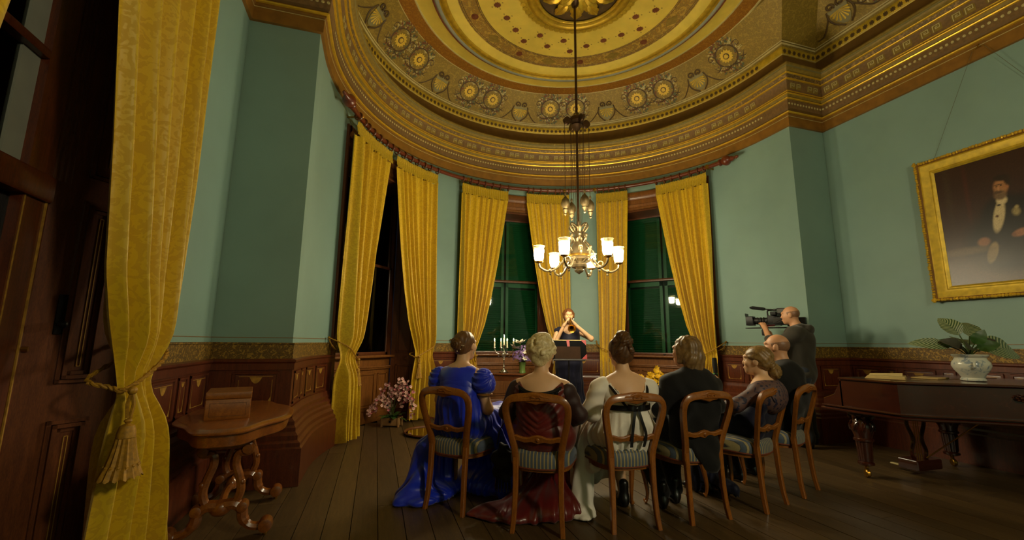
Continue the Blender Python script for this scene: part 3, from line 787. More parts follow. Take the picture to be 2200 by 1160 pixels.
# ------------------------------------------------------------------ tall window in the left wall
def left_window():
    t = thing('window_4', 'tall dark glazed window with panelled mahogany reveal at the left edge', 'window', kind='structure')
    xo = -WX; xi = -3.98; y0 = W4b; y1 = -2.06
    o = Vector((xo, y0, 0)); d = Vector((xi - xo, y1 - y0, 0)); L = d.length; d.normalize(); n = Vector((-d.y, d.x, 0))
    if n.x < 0: n = -n
    n = Vector((abs(d.y), -abs(d.x), 0))
    M = Matrix((d, Vector((0, 0, 1)), n)).transposed().to_4x4(); M.translation = o
    MB().bb((-.02, 0, -.03), (L, 4.0, 0)).xf(M).build('reveal_board', 'dark_casing', t)
    for z0, z1 in ((.12, .80), (.98, 1.92), (2.05, 3.8)):
        f = MB(); w = L * .42; P = M @ Matrix.Translation((L * .22, 0, 0))
        for k, (ins, hgt) in enumerate(((0, .012), (.02, .022), (.04, .010))):
            for a, b in (((ins, z0 + ins), (w - ins, z0 + ins + .018)), ((ins, z1 - ins - .018), (w - ins, z1 - ins)), ((ins, z0 + ins), (ins + .018, z1 - ins)), ((w - ins - .018, z0 + ins), (w - ins, z1 - ins))): f.bb((a[0], a[1], 0), (b[0], b[1], hgt))
        f.xf(P).build('panel_moulding', 'dark_casing', t)
        p = MB().bb((.06, z0 + .06, 0), (w - .06, z1 - .06, .005)).xf(P).build('panel', 'dark_casing', t)
        g = MB(); 
        for a, b in (((.075, z0 + .08), (.078, z1 - .08)), ((w - .078, z0 + .08), (w - .075, z1 - .08)), ((.075, z0 + .08), (w - .075, z0 + .083)), ((.075, z1 - .083), (w - .075, z1 - .08))): g.bb((a[0], a[1], .005), (b[0], b[1], .008))
        g.xf(P).build('gold_stencil', 'gold_line', p)
    lp = MB().bb((L * .62, 1.22, 0), (L * .62 + .045, 1.42, .008), .003).xf(M).build('lock_plate', 'iron', t)
    MB().ball(M @ Vector((L * .62 + .022, 1.27, .03)), .02).build('knob', 'iron', lp)
    # fixed frame and leaves
    f = MB(); f.bb((xi - .06, y1 - .16, 0), (xi + .005, y1 + .03, 4.0)); f.bb((xi - .06, W4a, 0), (xi, W4a + .2, 4.0)); f.bb((xi - .06, W4a, 3.85), (xi, y1, 4.0)); f.bb((xi - .06, W4a, 1.86), (xi + .03, y1, 1.99), .01)
    f.build('frame', 'mahogany', t)
    g = MB(); g.bb((xi + .005, y1 - .02, 0), (xi + .012, y1 - .012, 1.86)); g.bb((xi + .005, y1 - .15, .88), (xi + .009, y1 - .146, 1.86)); g.build('gold_bead', 'gold_line', t)
    MB().tube([(xi + .012, y1 - .005, 1.15), (xi + .035, y1 - .0, 1.15)], .012, 8).build('catch', 'brass', t)
    MB().bb((xi - .05, W4a + .2, 0), (xi - .01, y1 - .16, .88)).build('lower_panel', 'mahogany', t)
    MB().bb((xi - .05, y1 - .27, 1.99), (xi - .03, y1 - .16, 3.85)).build('blind_edge', 'grey_blue', t)
    MB().bb((xi - .05, W4a + .2, 2.54), (xi + .01, y1 - .16, 2.585), .006).build('glazing_bar', 'mahogany', t)
    for z0, z1 in ((.88, 1.86), (1.99, 3.85)):
        MB().bb((xi - .045, W4a + .2, z0), (xi - .041, y1 - .16, z1)).build('pane', 'window_glass', t)
    mo = MB()
    for k in range(4): mo.bb((xi + .005 + k * .0, y1 + .0 + k * .02, 1.99), (xi + .012 + k * .012, y1 + .014 + k * .02, 3.9))
    mo.build('stop_moulding', 'dark_casing', t)
    c = MB()
    for yy, sg in ((W4b, 1), (W4a, -1)):
        c.bb((-WX, yy, 0), (-WX + .045, yy + sg * .1, 4.05)); c.bb((-WX, yy + sg * .1, 0), (-WX + .06, yy + sg * .13, 4.05))
    c.bb((-WX, W4a, 3.98), (-WX + .06, W4b, 4.1)); c.build('architrave', 'dark_casing', t)
    MB().bb((xi, W4a - .0, 0), (-WX, W4a + .02, 4.0)).build('reveal_board', 'dark_casing', t)
    MB().bb((xi - .3, W4a - .1, 0), (xi - .25, y1 + .2, 4.1)).build('night_board', 'iron', t)
    return t
left_window()
# ------------------------------------------------------------------ chandelier
def globe_mat():
    t = NT('lit_globe'); c = (1.0, .86, .56)
    t.base((.9, .85, .7)); t.b.inputs['Emission Color'].default_value = (*c, 1); t.b.inputs['Emission Strength'].default_value = GLOBE_POWER
    MATS['lit_globe'] = t.m
    t = NT('globe_rim'); t.base(lin((250, 240, 200))); t.set(Roughness=.15); t.b.inputs['Transmission Weight'].default_value = .6; MATS['globe_rim'] = t.m
    t = NT('candle_flame'); t.base((1, .8, .4)); t.b.inputs['Emission Color'].default_value = (1, .75, .35, 1); t.b.inputs['Emission Strength'].default_value = 60; MATS['candle_flame'] = t.m
globe_mat()
plain('bronze', (122, 106, 76), .4, .75, var=.25, scale=20)
plain('dark_bronze', (78, 56, 36), .4, .7, var=.2, scale=20)
def chandelier():
    t = thing('chandelier', 'ornate bronze chandelier with six lit glass globes hanging in the bay', 'chandelier', (0, .17, 0))
    MB().lathe([(0, 5.92), (.06, 5.915), (.075, 5.88), (.05, 5.84), (.03, 5.82), (.0, 5.82)], n=16).build('ceiling_cap', 'dark_bronze', t)
    MB().tube([(0, 0, 5.84), (0, 0, 2.55)], .0165, 10).build('rod', 'dark_bronze', t)
    # pulley hub
    h = MB().lathe([(0, 4.24), (.035, 4.22), (.055, 4.18), (.09, 4.15), (.095, 4.10), (.07, 4.06), (.08, 4.04), (.045, 4.0), (.025, 3.96), (0, 3.96)], n=14)
    hub = h.build('pulley_hub', 'dark_bronze', t)
    for k in range(4):
        a = R(2 + 90 * k); c = (.14 * math.cos(a), .14 * math.sin(a), 4.09)
        MB().lathe([(0, -.02), (.052, -.02), (.042, -.008), (.042, .008), (.052, .02), (0, .02)], c, 14, Matrix.Rotation(a + math.pi / 2, 4, 'Z') @ Matrix.Rotation(math.pi / 2, 4, 'Y') @ Matrix.Rotation(0, 4, 'X')).build('pulley', 'dark_bronze', hub)
        x, y = .178 * math.cos(a), .178 * math.sin(a)
        MB().tube([(x, y, 4.09), (x, y, 3.08)], .004, 5).build('chain', 'dark_bronze', t)
        MB().tube([(.09 * math.cos(a), .09 * math.sin(a), 4.07), (.05 * math.cos(a), .05 * math.sin(a), 2.7)], .003, 5).build('chain', 'dark_bronze', t)
        w = MB().lathe([(0, 3.10), (.012, 3.09), (.018, 3.065), (.010, 3.045), (.02, 3.03), (.045, 3.0), (.056, 2.96), (.054, 2.92), (.03, 2.88), (.036, 2.865), (.022, 2.84), (.012, 2.82), (.017, 2.805), (.0, 2.785)], (x, y, 0), 14)
        w.build('counterweight', 'bronze', t)
    # body
    b = MB().lathe([(0, 2.70), (.02, 2.69), (.05, 2.655), (.035, 2.63), (.055, 2.60), (.05, 2.55), (.07, 2.5), (.06, 2.46), (.09, 2.40), (.12, 2.34), (.135, 2.29), (.11, 2.255), (.12, 2.235), (.07, 2.21), (.085, 2.19), (.105, 2.165), (.09, 2.135), (.045, 2.115), (.06, 2.10), (.05, 2.08), (.015, 2.06), (0, 2.045)], n=20)
    body = b.build('body', 'bronze', t)
    MB().lathe([(.137, 2.30), (.143, 2.285), (.137, 2.27)], n=20, cap=False).build('gilt_collar', 'brass', t)
    for k in range(6):
        a = R(60 * k + 30 - 17)
        M = Matrix.Rotation(a, 4, 'Z')
        # upper scroll bracket with leaf
        s = MB(); s.tube(spline([(.03, 0, 2.66), (.09, 0, 2.70), (.125, 0, 2.655), (.10, 0, 2.61), (.075, 0, 2.58), (.10, 0, 2.53), (.09, 0, 2.47), (.13, 0, 2.42), (.16, 0, 2.36), (.14, 0, 2.30)], 5), .013, 6)
        s.tube(spline([(.14, 0, 2.30), (.18, 0, 2.28), (.195, 0, 2.32), (.17, 0, 2.335)], 4), .010, 6)
        s.ball((.105, 0, 2.69), .02, 8, 5).ball((.10, 0, 2.55), .022, 8, 5).ball((.15, 0, 2.39), .024, 8, 5)
        for z, r in ((2.62, .08), (2.48, .085), (2.36, .13)): s.box((r, 0, z), (.01, .05, .06), Matrix.Rotation(R(30), 4, 'Y'), .004)
        s.xf(M).build('scroll_bracket', 'bronze', t)
        a2 = R(60 * k - 17 + 2); M = Matrix.Rotation(a2, 4, 'Z')
        s = MB(); s.tube(spline([(.09, 0, 2.20), (.17, 0, 2.235), (.23, 0, 2.18), (.31, 0, 2.105), (.41, 0, 2.085), (.49, 0, 2.13), (.505, 0, 2.185)], 6), [.017] * 10 + [.014] * 27, 8)
        s.ball((.36, 0, 2.09), .026, 8, 6); s.lathe([(0, 2.03), (.01, 2.035), (.014, 2.05), (.006, 2.06), (.012, 2.08)], (.36, 0, 0), 8)
        s.tube(spline([(.23, 0, 2.18), (.26, 0, 2.22), (.30, 0, 2.205), (.29, 0, 2.17)], 4), .009, 6)
        arm = s.xf(M).build('arm', 'bronze', t)
        q = MB().lathe([(.0, 2.175), (.02, 2.18), (.03, 2.19), (.05, 2.195), (.052, 2.205), (.03, 2.21), (0, 2.21)], (.505, 0, 0), 14).xf(M).build('cup', 'brass', arm)
        g = MB().lathe([(.0, 2.208), (.034, 2.209), (.052, 2.225), (.060, 2.26), (.062, 2.30), (.065, 2.355)], (.505, 0, 0), 12, cap=False).xf(M)
        g.build('globe', 'lit_globe', t)
        MB().lathe([(.0655, 2.355), (.068, 2.38), (.076, 2.395), (.078, 2.402), (.073, 2.40), (.064, 2.382), (.0615, 2.357)], (.505, 0, 0), 18, cap=False).xf(M).build('globe_rim', 'globe_rim', t)
    return t
chandelier()
# fill light added behind the camera, built as an assumed pendant lamp
t_ = NT('fill_globe'); t_.base((.9, .85, .7)); t_.b.inputs['Emission Color'].default_value = (1, .86, .58, 1); t_.b.inputs['Emission Strength'].default_value = REAR_FILL * .53; MATS['fill_globe'] = t_.m
pd = thing('fill_lamp', 'added fill lamp behind the camera, a brass pendant with one large lit globe', 'lamp', (.3, -6.3, 0))
MB().lathe([(0, 5.945), (.07, 5.94), (.06, 5.90), (.02, 5.87), (0, 5.87)], n=14).build('ceiling_cap', 'brass', pd)
MB().tube([(0, 0, 5.88), (0, 0, 3.34)], .014, 8).build('rod', 'dark_bronze', pd)
MB().lathe([(0, 3.38), (.06, 3.36), (.09, 3.33), (.085, 3.31), (0, 3.31)], n=16).build('gallery', 'brass', pd)
MB().ball((0, 0, 3.10), .22, 12, 8).build('globe', 'fill_globe', pd)
# ------------------------------------------------------------------ curtains
def damask():
    t = NT('damask'); co = t.co('Object')
    nz = t.n('TexNoise'); nz.inputs['Scale'].default_value = 11; nz.inputs['Detail'].default_value = 1.5; nz.inputs['Distortion'].default_value = 3.4
    t.l(co, nz.inputs['Vector'])
    n2 = t.noise(co, 26, 2, .5, 1.2)
    m = t.n('Math', operation='ADD'); t.l(nz.outputs[0], m.inputs[0]); mm = t.n('Math', operation='MULTIPLY'); mm.inputs[1].default_value = .45; t.l(n2, mm.inputs[0]); t.l(mm.outputs[0], m.inputs[1])
    c = t.ramp(m.outputs[0], [(.70, lin((202, 162, 6))), (.735, lin((214, 176, 12)))])
    t.base(c); t.l(t.ramp(m.outputs[0], [(.70, (.62,) * 3), (.735, (.5,) * 3)]), t.b.inputs['Roughness'])
    t.b.inputs['Sheen Weight'].default_value = .25; t.bump(m.outputs[0], .12, .004); MATS['damask'] = t.m
damask()
plain('heading_gold', (186, 154, 8), .6, 0, var=.12, scale=40, sheen=.2)
plain('cord_gold', (164, 120, 26), .6, .1, var=.3, scale=60)
plain('lining', (150, 130, 96), .8)
def tassel(par, p, L=.30, r=.035, name='tassel', W=None):
    x, y, z = p; I = W or Matrix.Identity(4)
    m = MB().lathe([(0, z), (.012, z - .005), (.016, z - L * .05), (.008, z - L * .09), (r * .55, z - L * .13), (r * .7, z - L * .22), (r * .75, z - L * .33), (r * .62, z - L * .36)], (x, y, 0), 14).xf(I).build(name, 'cord_gold', par)
    f = MB(); n = 28
    def fr(u, v):
        a = 2 * math.pi * u; rr = (r * .72 + r * .55 * v ** 1.3) * (1 + .07 * math.cos(a * 14)); return (x + rr * math.cos(a), y + rr * math.sin(a), z - L * (.34 + .5 * v))
    f.grid(fr, n * 2, 6, True); f.xf(I).build('fringe', 'cord_gold', m)
    g = MB()
    def fr2(u, v):
        a = 2 * math.pi * u; rr = (r * 1.18 + r * .38 * v) * (1 + .09 * math.cos(a * 14 + 1)); return (x + rr * math.cos(a), y + rr * math.sin(a), z - L * (.8 + .2 * v) - .006 * math.cos(a * 14))
    g.grid(fr2, n * 2, 4, True)
    for k in range(14):
        a = 2 * math.pi * k / 14; g.ball((x + r * 1.22 * math.cos(a), y + r * 1.22 * math.sin(a), z - L * .8), r * .16, 6, 4)
    g.xf(I).build('fringe_skirt', 'cord_gold', m); return m
def rope(pts, r): # twisted two-strand cord
    P = spline(pts, 8); m = MB(); L = 0; A = [[], []]
    for i, p in enumerate(P):
        if i: L += (P[i] - P[i - 1]).length
        t = (P[min(i + 1, len(P) - 1)] - P[max(0, i - 1)]).normalized(); u = t.orthogonal().normalized(); w = t.cross(u)
        for s in (0, 1):
            a = L / r * 1.1 + math.pi * s; A[s].append(p + (u * math.cos(a) + w * math.sin(a)) * r * .55)
    for s in A: m.tube(s, r * .62, 6)
    return m
def curtain(label, P, zs, outer, inner, base, N=7, ztop=4.04, zbot=.03, amp=.058, tie=1.0, group=None, big=False, seed=0, hook=None, side=1, nu=90, tie_front=-.1):
    """P(s, depth, z) -> world; outer/inner: s of the two edges over heights zs; depth>0 is towards the room"""
    t = thing('curtain', label, 'curtain', base, group=group); I = Matrix.Translation(Vector(base) * -1); rnd = random.Random(seed)
    ph = [rnd.uniform(0, 6.28) for _ in range(6)]
    def surf(u, z):
        so = interp(z, zs, outer); si = interp(z, zs, inner); k = (z - zbot) / (ztop - zbot)
        g = abs(si - so) / max(abs(a - b) for a, b in zip(outer, inner))
        a = amp * (.7 + .5 * (1 - k)) * (.75 + .6 * (1 - g))
        uu = u + .018 * math.sin(2 * math.pi * u * 2 + ph[0] + z * .5)
        q_ = 2 * math.pi * N * uu + ph[1] + .5 * math.sin(z * .9 + ph[2]); d = a * (math.sin(q_) - .38 * math.cos(2 * q_)) + .45 * a * math.sin(2 * math.pi * N * .53 * uu + ph[3] + z * .3) + .2 * a * math.sin(2 * math.pi * N * 2.1 * uu + ph[4])
        tg = math.exp(-((z - tie) / .16) ** 2); d *= 1 - .78 * tg; d *= 1 - .95 * max(0, (u - .84) / .16)
        d += .03 * (1 - g) + .02 * math.sin(math.pi * u) * tg
        if z < .3: d += .025 * (1 - z / .3) * math.sin(2 * math.pi * N * .5 * u + ph[5])
        return P(so + (si - so) * u, d, z)
    H = ztop - .17; cl = MB(); nz = 64
    def zmap(v): return zbot + (H - zbot) * v
    cl.grid(lambda u, v: surf(u, zmap(v) + (.012 * math.sin(2 * math.pi * N * u + ph[1]) if v == 0 else 0)), nu, nz); cl.xf(I)
    c = cl.build('cloth', 'damask', t, sharp=180)
    hd = MB()
    def head(u, v):
        z = H + .17 * v; so = interp(z, zs, outer); si = interp(z, zs, inner)
        e = .5 + .5 * math.sin(2 * math.pi * N * 3 * u + ph[2]); d = .012 * math.sin(2 * math.pi * N * 2.6 * u + ph[1]) + .014 + (.012 if v < .25 else 0) - .01 * math.exp(-((v - .62) / .1) ** 2)
        return P(so + (si - so) * u, d, z + (.014 * e if v == 1 else 0) - (.02 * e if v == 0 else 0))
    hd.grid(head, nu, 8); hd.xf(I).build('heading', 'heading_gold', t, sharp=180)
    # tie-back cord and tassel
    so, si = interp(tie, zs, outer), interp(tie, zs, inner); f = .085 if big else .075
    pts = [P(hook[0], hook[1], hook[2]), P(so, f, tie + .14), P(so + (si - so) * .5, f + .015, tie + .05), P(si + (si - so) * (0 if big else .04), f * .7, tie - .03), P(si + (si - so) * (0 if big else .07), 0, tie - .02), P(si, -.09, tie + .02), P(so, -.09, tie + .12), P(hook[0], hook[1], hook[2] - .01)]
    r = rope([I @ Vector(p) for p in pts], .011 if big else .009).build('tieback_cord', 'cord_gold', t)
    tp = I @ Vector(P(si + ((si - so) * .22 if big else (so - si) * .08), f + (.03 if big else .01), tie - .06))
    k = MB().tube([tp + Vector((0, 0, .03)), tp + Vector((.012, 0, -.03)), tp + Vector((.004, .004, -.09 if big else -.05))], .008, 6); k.tube([tp + Vector((0, 0, .03)), tp + Vector((-.012, 0, -.03)), tp + Vector((-.004, -.004, -.09 if big else -.05))], .008, 6); k.ball(tp + Vector((0, 0, .03)), .02, 8, 6)
    k.build('cord_knot', 'cord_gold', r)
    tassel(r, (tp.x, tp.y, tp.z - (.09 if big else .05)), .25 if big else .24, .048 if big else .034)
    MB().ball(I @ Vector(P(hook[0], hook[1], hook[2])), .016, 8, 6).build('tieback_hook', 'brass', t)
    return t
RC = 2.93
def bowP(s, d, z): a = R(s); r = RC - d; return (r * math.cos(a), r * math.sin(a), z)
ZS = [0, .3, .7, .95, 1.05, 1.2, 1.5, 2.0, 2.6, 3.2, 3.88, 4.3]
FW = [.45, .44, .41, .36, .36, .42, .54, .67, .79, .89, 1, 1]
for k, (ao, ai, lab) in enumerate((
    (161.3, 142.2, 'yellow damask curtain tied back beside the left jamb of the left bay window'),
    (121.4, 139.6, 'yellow damask curtain right of the left bay window, behind the round tray'),
    (110.9, 92.4, 'yellow damask curtain at the left of the middle bay window, behind the blue dress'),
    (68.8, 85.2, 'yellow damask curtain hanging behind the trumpet player'),
    (58.7, 47.2, 'narrow yellow damask curtain at the left of the right bay window'),
    (19.2, 37.1, 'yellow damask curtain at the far right end of the bay rod'))):
    w = ai - ao; nar = .62 if abs(w) < 13 else 1
    fw = [f if nar == 1 else .55 + .45 * f for f in FW]
    curtain(lab, bowP, ZS, [ao] * len(ZS), [ao + w * f for f in fw], (RC * math.cos(R(ao + w * .3)), RC * math.sin(R(ao + w * .3)), 0), N=8 if nar == 1 else 6, seed=k + 3, group='yellow curtains of the bay', hook=(ao - (1.2 if w > 0 else -1.2), -.13, 1.24), nu=120)
def wallP(s, d, z): return (-3.54 + d, s, z)
zs4 = [0, .3, .6, .95, 1.1, 1.28, 1.5, 2.1, 2.7, 3.3, 4.3]
curtain('large yellow damask curtain with a hanging tassel, nearest at the left', wallP, zs4, [-1.50, -1.62, -1.76, -1.92, -1.88, -1.83, -1.78, -1.72, -1.70, -1.66, -1.62],
        [-2.24, -2.24, -2.22, -2.18, -2.24, -2.32, -2.40, -2.50, -2.62, -2.72, -2.86], (-3.54, -1.9, 0), N=6, seed=21, amp=.07, big=True, hook=(-1.72, -.16, 1.2), nu=140, group='curtains of the near left window')
curtain('yellow curtain showing only as a sliver in the top left corner', wallP, zs4, [-4.18, -4.1, -4.0, -3.85, -3.88, -3.95, -4.0, -4.02, -4.05, -4.05, -4.05],
        [-3.5, -3.5, -3.5, -3.58, -3.5, -3.42, -3.36, -3.13, -3.05, -2.98, -2.92], (-3.54, -3.8, 0), N=6, seed=22, amp=.06, big=True, hook=(-4.05, -.16, 1.2), nu=80, group='curtains of the near left window')
# rods
def rodset(label, pts, fin, rings, brackets, base):
    t = thing('curtain_rod', label, 'curtain rod', base); I = Matrix.Translation(Vector(base) * -1)
    MB().tube([I @ Vector(p) for p in pts], .033, 12).build('pole', 'rod_wood', t)
    prof = [(.027, 0), (.045, .005), (.045, .02), (.03, .03), (.05, .05), (.066, .08), (.068, .10), (.05, .13), (.028, .145), (.036, .16), (.024, .18), (.014, .2), (.022, .22), (.016, .24), (.0, .25)]
    for p, d in fin:
        q = Vector(d).to_track_quat('Z', 'Y').to_matrix().to_4x4(); MB().lathe([(r_ * 1.25, z_ * 1.3) for r_, z_ in prof], (0, 0, 0), 16, q).xf(Matrix.Translation(I @ Vector(p))).build('finial', 'rod_wood', t)
    rg = MB().grid(lambda u, v: ((.051 + .010 * math.cos(2 * math.pi * v)) * math.cos(2 * math.pi * u), (.051 + .010 * math.cos(2 * math.pi * v)) * math.sin(2 * math.pi * u), .012 * math.sin(2 * math.pi * v)), 18, 6, True, True)
    rg.tube([(0, -.058, 0), (0, -.085, 0)], .005, 5); rgm = rg.mesh('curtain_ring', 'dark_casing')
    for p, d in rings:
        d = Vector(d).normalized(); M = Matrix((d.cross(Vector((0, 0, 1))) * -1, Vector((0, 0, 1)), d)).transposed().to_4x4(); M.translation = I @ Vector(p) + Vector((0, 0, -.012)); put(rgm, M, t, 'curtain_ring')
    for p, n in brackets:
        n = Vector(n).normalized(); q = n.to_track_quat('Z', 'Y').to_matrix().to_4x4()
        b = MB().lathe([(0, .055), (.012, .055), (.02, .045), (.014, .04), (.034, .036), (.036, .03), (.036, -.03), (.0, -.03)], (0, 0, 0), 14, q)
        b.xf(Matrix.Translation(I @ Vector(p))); b.tube([I @ Vector(p), I @ (Vector(p) - n * .17)], .012, 8); b.build('bracket', 'brass', t)
tan = lambda a: (-math.sin(R(a)), math.cos(R(a)), 0)
ZR = 4.135
rp = [(RC * math.cos(R(a)), RC * math.sin(R(a)), ZR) for a in np.linspace(165.5, 14.5, 90)]
rings = []
for ao, ai in ((161.3, 142.2), (121.4, 139.6), (110.9, 92.4), (68.8, 85.2), (58.7, 47.2), (19.2, 37.1)):
    n = 7 if abs(ao - ai) > 13 else 6
    for i in range(n):
        a = ao + (ai - ao) * (i + .15) / (n - .7) + random.uniform(-.5, .5); rings.append(((RC * math.cos(R(a)), RC * math.sin(R(a)), ZR), tan(a)))
br = [((RC * math.cos(R(a)), RC * math.sin(R(a)), ZR), (-math.cos(R(a)), -math.sin(R(a)), 0)) for a in (160.0, 108.8, 70.5, 59.2, 18.6)]
rodset('long curved wooden curtain rod under the cornice of the bay', rp, ((rp[0], tan(165.5)), (rp[-1], tuple(-q for q in tan(14.5)))), rings, br, (0, RC, ZR))
rodset('straight wooden curtain rod above the near left window', [(-3.54, -1.45, ZR), (-3.54, -4.3, ZR)], (((-3.54, -1.45, ZR), (0, 1, 0)), ((-3.54, -4.3, ZR), (0, -1, 0))),
       [((-3.54, y, ZR), (0, 1, 0)) for y in list(np.linspace(-1.65, -2.8, 8)) + list(np.linspace(-2.98, -4.02, 7))], [((-3.54, -1.55, ZR), (1, 0, 0)), ((-3.54, -4.15, ZR), (1, 0, 0))], (-3.54, -2.9, ZR))

# ------------------------------------------------------------------ balloon-back chairs
def stripes():
    t = NT('stripe_silk'); s = t.n('SeparateXYZ'); co = t.co('Object'); t.l(co, s.inputs[0])
    y = t.n('Math', operation='MULTIPLY_ADD'); t.l(s.outputs[1], y.inputs[0]); y.inputs[1].default_value = .38; y.inputs[2].default_value = 1.0
    d = t.n('Math', operation='DIVIDE'); t.l(s.outputs[0], d.inputs[0]); t.l(y.outputs[0], d.inputs[1])
    m = t.n('Math', operation='MULTIPLY'); m.inputs[1].default_value = 38; t.l(d.outputs[0], m.inputs[0])
    f = t.n('Math', operation='FRACT'); t.l(m.outputs[0], f.inputs[0])
    c = t.ramp(f.outputs[0], [(0, lin((80, 92, 108))), (.46, lin((80, 92, 108))), (.5, lin((30, 34, 48))), (.55, lin((168, 152, 104))), (.86, lin((168, 152, 104))), (.9, lin((40, 40, 48))), (.96, lin((80, 92, 108)))])
    t.base(t.mix(.12, c, t.noise(co, 60, 2), 'MULTIPLY')); t.set(Roughness=.55); t.b.inputs['Sheen Weight'].default_value = .2; MATS['stripe_silk'] = t.m
stripes()
plain('piping', (120, 60, 40), .6)
def chair_proto():
    t = thing('balloon_back_chair', 'x', 'chair', (0, 0, 0), group='balloon back chairs in an arc')
    bk = lambda z: -.205 - .26 * max(0, z - .44) ** 1.15
    half = [(.150, .40), (.152, .46), (.160, .52), (.178, .60), (.197, .68), (.207, .745), (.203, .79), (.182, .822), (.145, .838)]
    P = [(x, z) for x, z in half] + [(.07, .846), (0, .852), (-.07, .846)] + [(-x, z) for x, z in half[::-1]]
    path = spline([(x, bk(z), z) for x, z in P], 4)
    fr = MB(); sec = [(-.021, -.013), (-.013, -.017), (.013, -.017), (.021, -.013), (.021, .012), (.012, .016), (-.012, .016), (-.021, .012)]
    vs = []; n = len(path); cen = Vector((0, bk(.62), .62))
    for i, p in enumerate(path):
        tg = (path[min(n - 1, i + 1)] - path[max(0, i - 1)]).normalized(); yn = Vector((0, 1, -.3)).normalized(); w = tg.cross(yn).normalized(); yn = w.cross(tg)
        top = max(0, (p.z - .815) / .037) if p.z > .815 else 0; k = 1 + .28 * min(1, top)
        vs += [p + w * a * k + yn * b for a, b in sec]
    fs = [(i * 8 + j, i * 8 + (j + 1) % 8, i * 8 + 8 + (j + 1) % 8, i * 8 + 8 + j) for i in range(n - 1) for j in range(8)] + [tuple(range(7, -1, -1)), tuple((n - 1) * 8 + j for j in range(8))]
    fr.add(vs, fs); back = fr.build('back_frame', 'chair_wood', t)
    # carved crest hump and scalloped cross rail
    MC = Matrix((Vector((1, 0, 0)), Vector((0, -.29, .957)), Vector((0, -.957, -.29)))).transposed().to_4x4()
    M = MC.copy(); M.translation = Vector((0, bk(.85), .846))
    hp = [(-.115, -.006), (-.08, .014), (-.05, .016), (-.03, .027), (0, .032), (.03, .027), (.05, .016), (.08, .014), (.115, -.006), (.07, -.03), (.035, -.036), (0, -.046), (-.035, -.036), (-.07, -.03)]
    cr = MB().prism(hp, -.015, .017, M, .006).build('crest', 'chair_wood', t)
    eye = MB()
    for s in (-1, 1): eye.tube(spline([M @ Vector((s * .003, .004, .02)), M @ Vector((s * .022, .012, .022)), M @ Vector((s * .032, .0, .021)), M @ Vector((s * .02, -.01, .021))], 4), [.0055] * 6 + [.0045] * 7, 6)
    eye.build('carved_scroll', 'chair_wood', cr)
    M = MC.copy(); M.translation = Vector((0, bk(.575), .575))
    rp_ = [(-.172, .02), (-.14, .022), (-.10, .008), (-.06, .008), (-.03, .02), (0, .026), (.03, .02), (.06, .008), (.10, .008), (.14, .022), (.172, .02), (.166, -.016), (.13, -.014), (.09, -.026), (.04, -.02), (0, -.032), (-.04, -.02), (-.09, -.026), (-.13, -.014), (-.166, -.016)]
    rl = MB().prism(rp_, -.011, .011, M, .004).build('cross_rail', 'chair_wood', t)
    MB().ball(M @ Vector((0, 0, .012)), (.014, .006, .014), 8, 6).build('carved_boss', 'chair_wood', rl)
    for s in (-1, 1):
        p = spline([(s * .152, -.206, .45), (s * .150, -.212, .36), (s * .150, -.219, .24), (s * .155, -.232, .1), (s * .163, -.25, .0)], 4)
        lg = MB(); m = len(p); vs = []
        for i, q in enumerate(p):
            h = .019 - .004 * i / m; vs += [q + Vector((a * h, b * h, 0)) for a, b in ((-1, -.7), (-.7, -1), (.7, -1), (1, -.7), (1, .7), (.7, 1), (-.7, 1), (-1, .7))]
        lg.add(vs, [(i * 8 + (j + 1) % 8, i * 8 + j, i * 8 + 8 + j, i * 8 + 8 + (j + 1) % 8) for i in range(m - 1) for j in range(8)] + [tuple(range(8)), tuple((m - 1) * 8 + j for j in range(7, -1, -1))])
        lg.build('leg', 'chair_wood', t)
        ft = spline([(s * .188, .175, .41), (s * .205, .198, .35), (s * .213, .208, .28), (s * .202, .196, .18), (s * .192, .186, .09), (s * .196, .192, .03), (s * .206, .204, .012)], 4)
        m = len(ft); MB().tube(ft, [.03 - .0 * i if i < 4 else .028 - .016 * min(1, (i - 4) / 14) + (.006 if i > m - 4 else 0) for i in range(m)], 10).build('leg', 'chair_wood', t)
    # seat: D-shaped serpentine upholstery
    ol = []
    for k in range(40):
        a = 2 * math.pi * k / 40; c, s_ = math.cos(a), math.sin(a); q = 3.2
        x = math.copysign(abs(c) ** (2 / q), c); y = math.copysign(abs(s_) ** (2 / q), s_); w = .200 + .042 * (y + 1) / 2
        ol.append((x * w, y * .215 + (.012 * math.cos(3 * x) if y > .6 else 0)))
    def ring(k, z, wav=0): return [(x * k, y * k, z + wav * math.cos(2 * math.atan2(y, x)) ) for x, y in ol]
    st = MB(); L = [ring(.955, .385, .008), ring(1, .395, .008), ring(1.015, .42, .003), ring(1.01, .445), ring(.97, .472), ring(.86, .49), ring(.6, .503), ring(.3, .508)]; vs = sum(L, []); n = 40
    fs = [(k * n + i, k * n + (i + 1) % n, k * n + n + (i + 1) % n, k * n + n + i) for k in range(len(L) - 1) for i in range(n)]; vs.append((0, 0, .509)); fs += [((len(L) - 1) * n + i, (len(L) - 1) * n + (i + 1) % n, len(vs) - 1) for i in range(n)] + [tuple(range(n - 1, -1, -1))]
    st.add(vs, fs); sb = st.build('seat', 'stripe_silk', t)
    MB().tube(ring(.985, .389, .008), .006, 6, closed=True).build('piping', 'piping', sb)
    MB().prism([(x * .93, y * .93) for x, y in ol], .36, .39).build('seat_rail', 'chair_wood', t)
    return t
